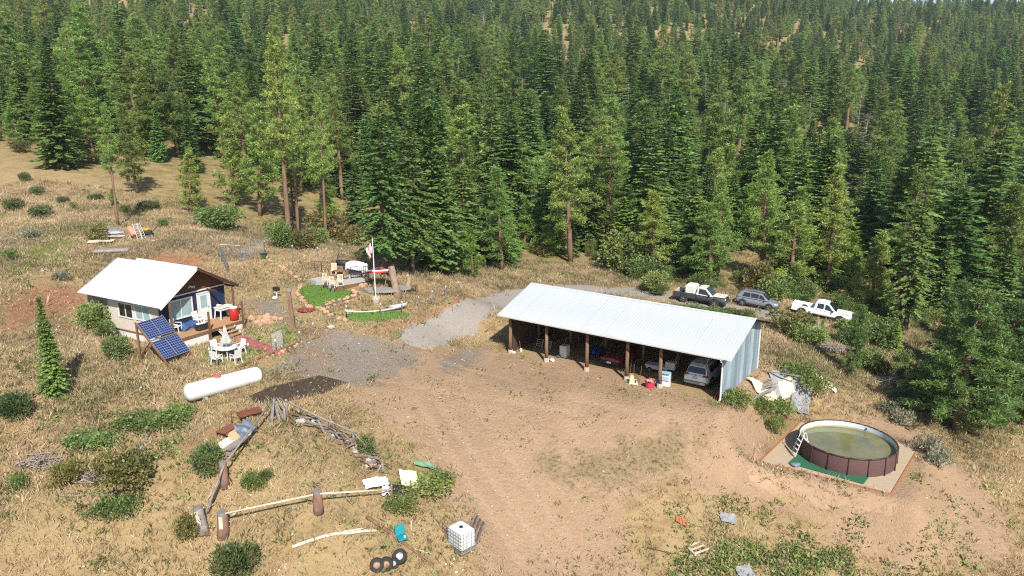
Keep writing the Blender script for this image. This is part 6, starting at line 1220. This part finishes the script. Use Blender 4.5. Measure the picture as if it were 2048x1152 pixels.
tag(MB().lathe([(.7,.03),(.7,.07),(.1,.08)], 12).build('red_mat', pm('red_mat', srgb(150,54,56), srgb(120,44,48), 6, .9), None, False, G(613,620)), 'round red mat on the garden path', 'mat')
# fence posts with white caps, wire
def wire_fence(label, posts, hgt=1.15, wires=3, mat=M_STEEL):
    P_ = [G(*p) for p in posts]; g0 = P_[0]; t = thing('wire_fence', label, 'fence', g0)
    for p in P_: o = MB().tube([p-g0+Vector((0,0,-.1)), p-g0+Vector((0,0,hgt))], .032, 6).build('post', mat, t); MB().tube([p-g0+Vector((0,0,hgt)), p-g0+Vector((0,0,hgt+.13))], .05, 6).build('cap', M_WPLAS, o)
    for a_, b_ in zip(P_[:-1], P_[1:]):
        for k in range(wires): z_ = hgt*(.3+.65*k/max(1,wires-1)); MB().tube([a_-g0+Vector((0,0,z_)), b_-g0+Vector((0,0,z_))], .006, 3, cap=False).build('wire', M_STEEL, t)
wire_fence('wire fence with white-capped posts along the garden bank', [(694,643),(762,638),(805,633),(838,622),(865,610),(892,600),(918,590)])
wire_fence('wire fence with white-capped posts at the back of the garden', [(530,508),(586,517),(636,521),(684,522)])
wire_fence('short garden fence around the patio lawn', [(420,722),(436,738),(498,712),(552,704)], .75, 2)
wire_fence('low wire gate lying across the gravel entrance', [(600,688),(627,670),(694,643)], .8, 2)
def chain_link(label, pts, hgt=1.3):
    P_ = [G(*p) for p in pts]; g0 = P_[0]; t = thing('chain_link_panel', label, 'fence', g0)
    for p in P_: MB().tube([p-g0+Vector((0,0,-.1)), p-g0+Vector((0,0,hgt))], .035, 6).build('post', M_STEEL, t)
    for a_, b_ in zip(P_[:-1], P_[1:]):
        A, B = a_-g0, b_-g0; MB().tube([A+Vector((0,0,hgt)), B+Vector((0,0,hgt))], .025, 5).build('top_rail', M_STEEL, t); L_ = (B-A).length; n = int(L_/.11); mb = MB(); k2 = hgt/L_
        for k in range(-int(hgt/.11), n):
            for sg in (1,-1):
                u0, u1 = k*.11/L_, k*.11/L_ + k2; z0, z1 = 0.0, hgt
                if u0 < 0: z0 = hgt*(-u0)/k2; u0 = 0
                if u1 > 1: z1 = hgt*(1-(u1-1)/k2); u1 = 1
                if z1 > z0:
                    if sg < 0: p_, q_ = A.lerp(B,1-u0)+Vector((0,0,z0)), A.lerp(B,1-u1)+Vector((0,0,z1))
                    else: p_, q_ = A.lerp(B,u0)+Vector((0,0,z0)), A.lerp(B,u1)+Vector((0,0,z1))
                    mb.tube([p_, q_], .004, 3, cap=False)
        o = mb.build('wire_mesh', M_STEEL, t); o['kind'] = 'stuff'
chain_link('chain-link fence at the back left garden corner', [(455,546),(442,522),(483,524),(529,509)], 1.5); chain_link('chain-link gate standing open at the red walkway', [(544,704),(567,693)], 1.3)
t = thing('gate_post', 'tall weathered wooden post beside the gravel entrance', 'post', G(587,664)); MB().box((-.1,.1,1.55),(.3,.16,3.3),ry=-.06).build('post', M_LOG, t); MB().box((-.12,.1,3.1),(.3,.17,.25),ry=-.06).build('post_top', M_GREYWOOD, t)
t = thing('birdhouse_stand', 'black box on a white stand in the dry garden', 'birdhouse', G(554,598)); MB().tube([(0,0,0),(0,0,.7)], .05, 6).build('pole', M_WPLAS, t); MB().box((0,0,.85),(.5,.3,.28),rz=-.4).build('box', M_BLACK, t); MB().stone((-.1,-.2,.15),.2,.8,2).build('stone', M_WPLAS, t)
t = thing('green_mower_box', 'small dark green box with black lid at the top of the stone row', 'box', G(528,517)); MB().box((0,0,.2),(.5,.4,.4),bev=.04).build('box', pm('dark_green_plastic', srgb(40,84,56), srgb(32,70,46), 4, .5), t); MB().box((0,0,.44),(.56,.46,.08),bev=.03).build('lid', M_BLACK, t)
tag(MB().stone((0,0,.3),.34,.9,8).build('white_bag', M_WPLAS, None, False, G(589,490)), 'white bag at the foot of the tall bare-trunked pine', 'bag'); tag(MB().stone((0,0,.12),.35,.5,9).build('pale_rock', M_CONC, None, False, G(662,657)), 'single pale rock on the gravel by the entrance', 'rock')
# ------------------------------------------------------------------ discarded things on the hillside behind the cabin
g = G(218,468); t = thing('metal_boat', 'upturned grey metal boat under the thin hillside pine', 'boat', g, .2); MB().grid(lambda u, v: ((u-.5)*3.0, (v-.5)*1.3*(1-.5*max(0,2*u-1)**2), .12+.42*math.sin(math.pi*v)**.6*(1-.6*max(0,2*u-1)**3)), 14, 10).build('hull', pm('grey_boat_metal', srgb(150,154,160), srgb(116,120,126), 4, .5, .4), t, True)
sheet('white_board', 'white panel strip lying in front of the grey boat', 'panel', 222,478, 2.4,.45, .18, M_WPLAS, .02, .3, seed=41); sheet('white_board_stack', 'pale boards scattered left of the concrete slab', 'boards', 202,486, 2.2,.9, .3, M_PALEW, .07, .2, seed=42)
t = thing('concrete_slab', 'long pale grey slab lying behind the cabin roof', 'slab', G(224,504), .28); MB().box((0,0,.14),(2.9,1.0,.28),bev=.1).build('slab', M_SLABM, t)
t = thing('rusty_tank', 'small pinkish rusty tank tipped on the hillside', 'tank', G(266,476), 2.5); MB().lathe([(.05,-.6),(.26,-.55),(.3,-.4),(.3,.45),(.2,.6)], 16, (0,0,.62), Matrix.Rotation(1.0,3,'Y')).build('shell', pm('pink_rust', srgb(206,150,128), srgb(176,112,92), 5, .8), t, True); MB().box((-.5,0,.2),(.1,.4,.5)).build('stand', M_RUST, t)
for k, px in enumerate((277,285)):
    t = thing('lounge_chair', ('left' if k == 0 else 'right')+' folded white lounge chair leaning on the hillside', 'chair', G(px,478), 1.2+.3*k, 'folded white lounge chairs'); 
    for s in (-1,1): MB().tube([(s*.25,-.2,0),(s*.25,.25,1.5)], .025, 6).build('frame', M_WPLAS, t)
    for j in range(7): MB().beam((-.25,-.2+.45*(j+.5)/7,1.5*(j+.5)/7),(.25,-.2+.45*(j+.5)/7,1.5*(j+.5)/7),.08,.02).build('slat', M_WPLAS, t)
t = thing('yellow_mower', 'old yellow and black mower beside the lounge chairs', 'mower', G(296,474), .4); MB().box((0,0,.45),(.9,.6,.4),bev=.1).build('deck', M_BLACK, t); MB().box((-.1,0,.75),(.5,.45,.3),bev=.1).build('engine', pm('yellow_paint', srgb(214,160,40), srgb(190,136,32), 4, .5), t); MB().tube([(.4,-.25,.5),(.9,-.25,1.0),(.9,.25,1.0),(.4,.25,.5)], .025, 5).build('handle', M_BLACK, t)
for x in (-.35,.35):
    for s in (-1,1): wheel(t, x, s*.32, .18, .1, s)
logm('pale plank lying right of the lounge chairs', (300,484),(330,478),.07,.06,M_PALEW,'plank',cat='plank')
# ------------------------------------------------------------------ shrubs one can tell apart
TPL['bush'] += [bush('juniper', 1.0, 1.15, 51, M_JUNI, 3200, .13, 11, .5, wd=.35), bush('low_vine', 1.3, .7, 52, M_BUSH, 3600, .12, 22, .4, wd=.8), bush('ripe', 1.2, 1.2, 53, M_TAN, 2600, .12, 12, .3, wd=.8), bush('weed', .8, .8, 54, M_BUSH, 1300, .11, 9, .7, wd=.4), bush('sage', .8, .6, 55, M_SAGE, 800, .14, 7, .5, wd=.35)]
TPLH['bush'] += [1.15, .7, 1.2, .8, .6]
def shrub(k, px, py, wpx, hpx, label, group=None):           # k: template, (px, py) base, size in photo pixels
    g = G(px, py); d = proj(g.x, g.y, g.z)[2]; hgt = hpx*d/F*1.0; base_r = {0:1.6,1:1.2,2:1.4,3:1.8,4:1.0,5:1.3,6:1.2,7:.8,8:.8}[k]
    if k == 5:                                              # vines spread along the ground: the height in the photo is mostly depth
        dep = hpx*d/F/max(.25, (CH-g.z)/d)/2; hgt = .55; g = G(px, py-hpx*.45); t = plant('bush', 5, g, hgt, label, group, rz=0); t.scale = (wpx*d/F/2/1.3, dep/1.3, hgt/.7); PLACED.append((g.x,g.y,.5)); return t
    s = hgt/TPLH['bush'][k]; wide = (wpx*d/F/2)/(base_r*s); PLACED.append((g.x,g.y,.5)); return plant('bush', k, g, hgt, label, group, wide=wide)
for a_ in [(4,415,938,84,62,'dark round juniper beside the grey-topped stump'),(4,478,1148,96,80,'dark round juniper at the bottom below the corner stumps'),(4,735,908,56,42,'dark shrub behind the bend of the right rail'),
           (4,238,716,72,52,'dark green shrub at the left post of the solar array'),(4,24,828,92,50,'dark juniper cut by the left edge below the lone fir'),(0,188,655,70,50,'pale green shrub against the cabin side wall'),(0,215,676,40,34,'small green shrub between cabin wall and solar array'),
           (6,250,970,112,60,'tan-flowered bush in the lower left weeds'),(6,137,965,62,42,'smaller tan-flowered bush left of the big one'),(5,236,1046,88,60,'bright yellow-green low bush at lower left'),(7,35,982,38,40,'upright green weed at the left edge'),(6,376,1078,50,48,'tan-green bush left of the split stump'),
           (5,300,870,150,44,'long patch of green vines in the lower left grass'),(5,185,905,110,40,'green vine patch left of the long vine patch'),(5,360,846,60,30,'small green vine patch below the propane tank'),(5,840,1000,130,56,'bright green vines around the torn foam sheet'),(5,800,1035,70,44,'bright green vines above the teal seat'),(5,880,985,60,40,'green vine end reaching the dirt yard'),
           (5,1470,820,66,44,'leafy green bush at the barn front corner'),(5,1548,838,70,52,'green bush on the bank left of the pool'),(5,1520,830,50,40,'low green bush right of the barn corner bush'),(7,1545,865,44,40,'upright weed above the pool pad corner'),(5,1620,790,66,56,'dense green vine between tarp and sacks'),(5,1590,760,70,36,'green weeds above the blue-grey tarps'),(7,1500,640,40,24,'weed clump behind the barn back corner'),
           (5,510,986,50,36,'green weed clump inside the rail enclosure'),(7,532,965,30,30,'taller weed beside the enclosure clump'),(6,700,700,1,1,'') if False else (7,570,875,1,1,'')]:
    if a_[5]: shrub(*a_)
for a_ in [(0,450,460,86,48,'round green shrub at the forest edge behind the cabin garden'),(0,420,452,50,36,'green shrub left of the round forest-edge shrub'),(4,300,420,50,22,'low dark shrub right of the thin hillside pine'),(4,82,432,56,24,'low dark shrub on the left hillside, right one of a pair'),(4,28,418,50,24,'low dark shrub on the left hillside, left one of a pair'),(4,75,388,34,18,'small round shrub on the upper left hillside'),(4,50,362,30,20,'small dark shrub highest on the left hillside'),(7,148,418,18,16,'tiny shrub in the dry hillside grass'),(4,128,405,26,14,'small dark shrub above the tiny hillside shrub'),(8,60,478,50,18,'pale sage clump low on the left hillside'),(7,18,520,44,24,'green weed clump at the left edge above the red soil'),(8,120,560,40,16,'pale sage clump left of the cabin roof'),(7,330,455,30,20,'small green weed right of the old mower'),(4,190,400,30,14,'small dark shrub left of the thin hillside pine'),(7,250,425,26,18,'small green shrub in the shade of the thin pine'),
           (6,195,480,44,30,'yellowish shrub left of the grey boat'),(2,650,475,80,50,'orange-tan bush behind the back garden fence'),(2,605,498,60,36,'pale orange bush beside the white bag'),(0,560,495,70,50,'green bush left of the tall bare trunk'),(2,700,490,60,40,'tan bush left of the dark garden fir'),(0,640,492,40,36,'green bush between the orange bushes'),
           (1,1700,664,60,26,'green weeds covering the nose of the white pickup'),(1,1612,652,40,14,'low weeds below the bed of the white pickup'),(2,1585,668,90,46,'tan and green bush below the grey car'),(0,1545,600,70,44,'yellow-green bush between grey car and white pickup'),(2,1520,585,70,60,'cream-flowered bush above the grey car'),(0,1322,590,40,22,'green bush right of the gravel road bend'),(0,1310,580,70,36,'green bush at the gravel road behind the barn ridge'),(1,1430,632,60,16,'green weeds in front of the black pickup'),(1,1380,622,50,14,'low green weeds left of the black pickup'),(1,1470,634,60,16,'low weeds in front of the grey car'),
           (0,1900,560,90,60,'bright green shrub under the dark right pine'),(0,1870,600,110,60,'bright green shrub right of the leaning grey trunk'),(0,1700,690,60,40,'green shrub left of the lone thin pine'),(0,1760,690,90,50,'green shrub patch right of the lone thin pine'),(0,1620,690,70,40,'green grass clump right of the barn'),(0,1740,740,70,40,'dark green shrub at the foot of the lone pine'),(1,1840,780,80,40,'dark shrub in the pool pine shadow'),
           (8,1850,905,60,34,'grey sagebrush right of the pool pad'),(8,1800,850,50,30,'grey sagebrush behind the pool'),(8,1870,930,60,34,'grey sagebrush nearest the pad corner'),(8,1780,830,50,26,'grey sagebrush at the edge of the pine shadow')]: shrub(*a_)
# ------------------------------------------------------------------ uncountable ground cover
def cover(name, label, n, reg, dens, blades, hgt, wd, mat, tintf, lean=.45, seed=0, leafy=False):
    R = np.random.default_rng(seed); x = R.uniform(reg[0], reg[1], n); y = R.uniform(reg[2], reg[3], n)
    k = R.random(n) < dens(x, y); x, y = x[k], y[k]; z = H(x, y); m = len(x); L = Leaves(); size = R.lognormal(0, .28, m)
    for b_ in range(blades):
        d_ = unit(np.c_[R.normal(size=(m,2))*lean, np.ones(m)*(1 if not leafy else .6)]); ss = unit(np.cross(d_, rdir(R, m))); off = R.normal(size=(m,2))*.09*size[:,None]*(1 if not leafy else 1.8)
        L.add(np.c_[x+off[:,0], y+off[:,1], z-.02+(0 if not leafy else R.uniform(0,hgt*.5,m))], d_, ss, hgt*size*R.uniform(.6,1.2,m), wd*size, tintf(R, x, y, m))
    o = obj_of(name, L.mesh(name, mat)); tag(o, label, kind='stuff'); print(name, m*blades); return o
def vis(x, y):                                              # inside the picture, with a margin
    z = H(x, y); px, py, d = proj(x, y, z); return (px > -120) & (px < 2170) & (py > 150) & (py < 1230)
def clear(x, y):                                            # no cover under buildings and pads
    c, s = math.cos(HA), math.sin(HA); lx = (x-HO.x)*c + (y-HO.y)*s; ly = -(x-HO.x)*s + (y-HO.y)*c
    k = ~((lx > -8.4) & (lx < 2.4) & (ly > -4.1) & (ly < 1.6)); k &= rect_dist(x, y, BO, bu, bv, 17, 7.9) > .25; k &= rect_dist(x, y, PAD[0]+min(PSH,0)*PAD_AX, PAD_AX, PAD_AY, PLA+abs(PSH), PLB) > .05; return k
ROADP = strip(ROAD_LINE, ROAD_W)
LAWNS = [HEART, CANOE_LAWN]; PAVED = [wpoly([(462,677),(481,671),(530,688),(572,702),(561,711),(545,709),(505,693)]), wpoly([(596,592),(603,592),(632,616),(700,588),(716,584),(722,590),(640,622),(626,622),(604,606)]), wpoly([(617,562),(667,586),(740,568),(706,548),(634,554)])]
def bare(x, y): return np.maximum.reduce([mx(x,y,Z_DIRT,1.6), mx(x,y,Z_GRAV,1.0)*.93, mx(x,y,Z_SOIL,.4)*.95, mx(x,y,[ROADP],.6), mx(x,y,LAWNS,.2), mx(x,y,PAVED,.1), mx(x,y,Z_CLAY,.8)*.75])
M_STRAW = leafmat('dry_grass_blades', (.40,.300,.185), (.46,.365,.235), (.32,.27,.145), .4, .35, 0, 0); M_GRN = leafmat('green_grass_blades', (.14,.165,.045), (.21,.21,.07), (.27,.235,.09), .45, .5, 0, 0); M_FLW = pm('white_flowers', srgb(240,238,226), srgb(226,222,206), 3, .8)
def d_straw(x, y): return vis(x,y)*clear(x,y)*np.clip(1-bare(x,y)*1.02,0,1)*np.clip(.25+1.5*(fbm(x,y,4.2,31)-.28),0.05,1)*(1-.75*forest_mask(x,y))
cover('dry_grass', 'dry straw-coloured grass over the hillside', 360000, (-62,60,24,92), d_straw, 5, .28, .028, M_STRAW, lambda R,x,y,m: np.ones((m,3))*(.28+1.25*fbm(x,y,2.6,32)+R.normal(size=m)*.2)[:,None]*np.array([1,.99,.95]), .55, 1)
def d_green(x, y):
    z = H(x,y); px, py, d = proj(x,y,z); reg = (np.exp(-((px-140)/260)**2-((py-980)/210)**2)*1.5 + np.exp(-((px-90)/170)**2-((py-1050)/90)**2)*1.5 + np.exp(-((px-1530)/190)**2-((py-1085)/85)**2)*1.35 + np.exp(-((px-1790)/150)**2-((py-1060)/110)**2)*.6 + np.exp(-((px-1750)/220)**2-((py-690)/70)**2)*1.3 + np.exp(-((px-100)/160)**2-((py-480)/70)**2)*.8 + np.exp(-((px-1990)/90)**2-((py-900)/80)**2)*.9 + np.exp(-((px-1450)/60)**2-((py-870)/50)**2)*.8 + np.exp(-((px-1180)/200)**2-((py-560)/24)**2)*1.2 + .22 + .5*forest_mask(x,y))
    return vis(x,y)*clear(x,y)*np.clip(1-bare(x,y)*.93,0,1)*np.clip(reg*np.clip(3.2*(fbm(x,y,2.2,33)-.42),0,1),0,1)
cover('green_grass', 'green grass and weeds growing through the dry grass', 150000, (-62,60,24,92), d_green, 6, .30, .036, M_GRN, lambda R,x,y,m: np.ones((m,3))*(.6+.6*fbm(x,y,2.5,34)+R.normal(size=m)*.12)[:,None], .6, 2)
def d_weed(x, y):
    z = H(x,y); px, py, d = proj(x,y,z); reg = np.exp(-((px-1540)/190)**2-((py-1090)/75)**2)*1.6 + np.exp(-((px-1790)/150)**2-((py-1050)/100)**2)*.9 + .05 + np.exp(-((px-260)/130)**2-((py-900)/70)**2)*.7
    return vis(x,y)*clear(x,y)*np.clip(1-bare(x,y)*.8,0,1)*np.clip(reg*np.clip(5*(fbm(x,y,1.5,35)-.49),0,1),0,1)
cover('leafy_weeds', 'leafy green weeds spreading over the lower slope', 190000, (-40,45,24,62), d_weed, 7, .18, .085, M_BUSH, lambda R,x,y,m: np.ones((m,3))*(.9+.5*fbm(x,y,1,36)+R.normal(size=m)*.2)[:,None], .9, 3, True)
def d_yard(x, y): return vis(x,y)*clear(x,y)*np.clip(mx(x,y,Z_DIRT+Z_GRAV,1.2),0,1)*(.018+.35*np.clip(3*(fbm(x,y,2.4,37)-.58),0,1))
cover('yard_weeds', 'tiny weeds dotting the dirt yard', 90000, (-20,34,26,58), d_yard, 3, .09, .055, M_GRN, lambda R,x,y,m: np.ones((m,3))*R.uniform(.6,1.1,m)[:,None], .9, 4, True)
def d_lawn(x, y): return mx(x,y,LAWNS,.1)*.9
cover('lawn_blades', 'short bright grass of the two small lawns', 26000, (-24,-4,50,72), d_lawn, 3, .12, .05, M_BUSH, lambda R,x,y,m: np.ones((m,3))*R.uniform(.7,1.2,m)[:,None], .7, 5)
def d_flow(x, y): return vis(x,y)*clear(x,y)*np.clip(1-bare(x,y)*1.3,0,1)*(x < 2)*np.clip(7*(fbm(x,y,2.6,38)-.67),0,1)*(1-forest_mask(x,y))
cover('daisies', 'small white daisies sprinkled through the dry grass', 30000, (-45,2,24,60), d_flow, 2, .07, .07, M_FLW, lambda R,x,y,m: np.ones((m,3)), 2.0, 6, True)
# loose stones on bare ground
R = np.random.default_rng(9); n = 5200; x = R.uniform(-34,40,n); y = R.uniform(26,62,n); kk = (R.random(n) < vis(x,y)*clear(x,y)*(.12+.5*bare(x,y)+.4*mx(x,y,Z_CLAY,.8))*np.clip(3*(fbm(x,y,3,40)-.35),0,1)); x, y = x[kk], y[kk]; z = H(x,y); st = MB().stone((0,0,0),1,.65,3); sv = np.array(st.v); tris = [f for f in st.f if len(f) == 4]
rr = R.lognormal(-3.2,.42,len(x)); V = (sv[None]*rr[:,None,None]) + np.stack([x,y,z+rr*.15],1)[:,None]; Fs = (np.array(tris)[None] + (np.arange(len(x))*len(sv))[:,None,None]).reshape(-1,4)
o = obj_of('loose_stones', np_mesh('loose_stones', V.reshape(-1,3), Fs, pm('pale_pebble', srgb(204,176,148), srgb(160,134,112), 1.1, .95))); tag(o, 'small loose stones scattered on the bare ground', kind='stuff')

# ------------------------------------------------------------------ air over the valley
hm = bpy.data.materials.new('haze_air'); hm.use_nodes = True; N = hm.node_tree.nodes; N.remove(N['Principled BSDF']); pv = N.new('ShaderNodeVolumePrincipled'); pv.inputs['Color'].default_value = (.80,.88,1,1); pv.inputs['Density'].default_value = .00012; pv.inputs['Anisotropy'].default_value = .1
hm.node_tree.links.new(pv.outputs[0], N['Material Output'].inputs['Volume'])
zlo, zhi = float(ZZ.min())-1.5, float(ZZ.max())+45
o = MB().box((0,575,(zlo+zhi)/2),(2900,1500,zhi-zlo)).build('haze', hm); tag(o, 'thin pale haze over the valley and forest', kind='stuff')
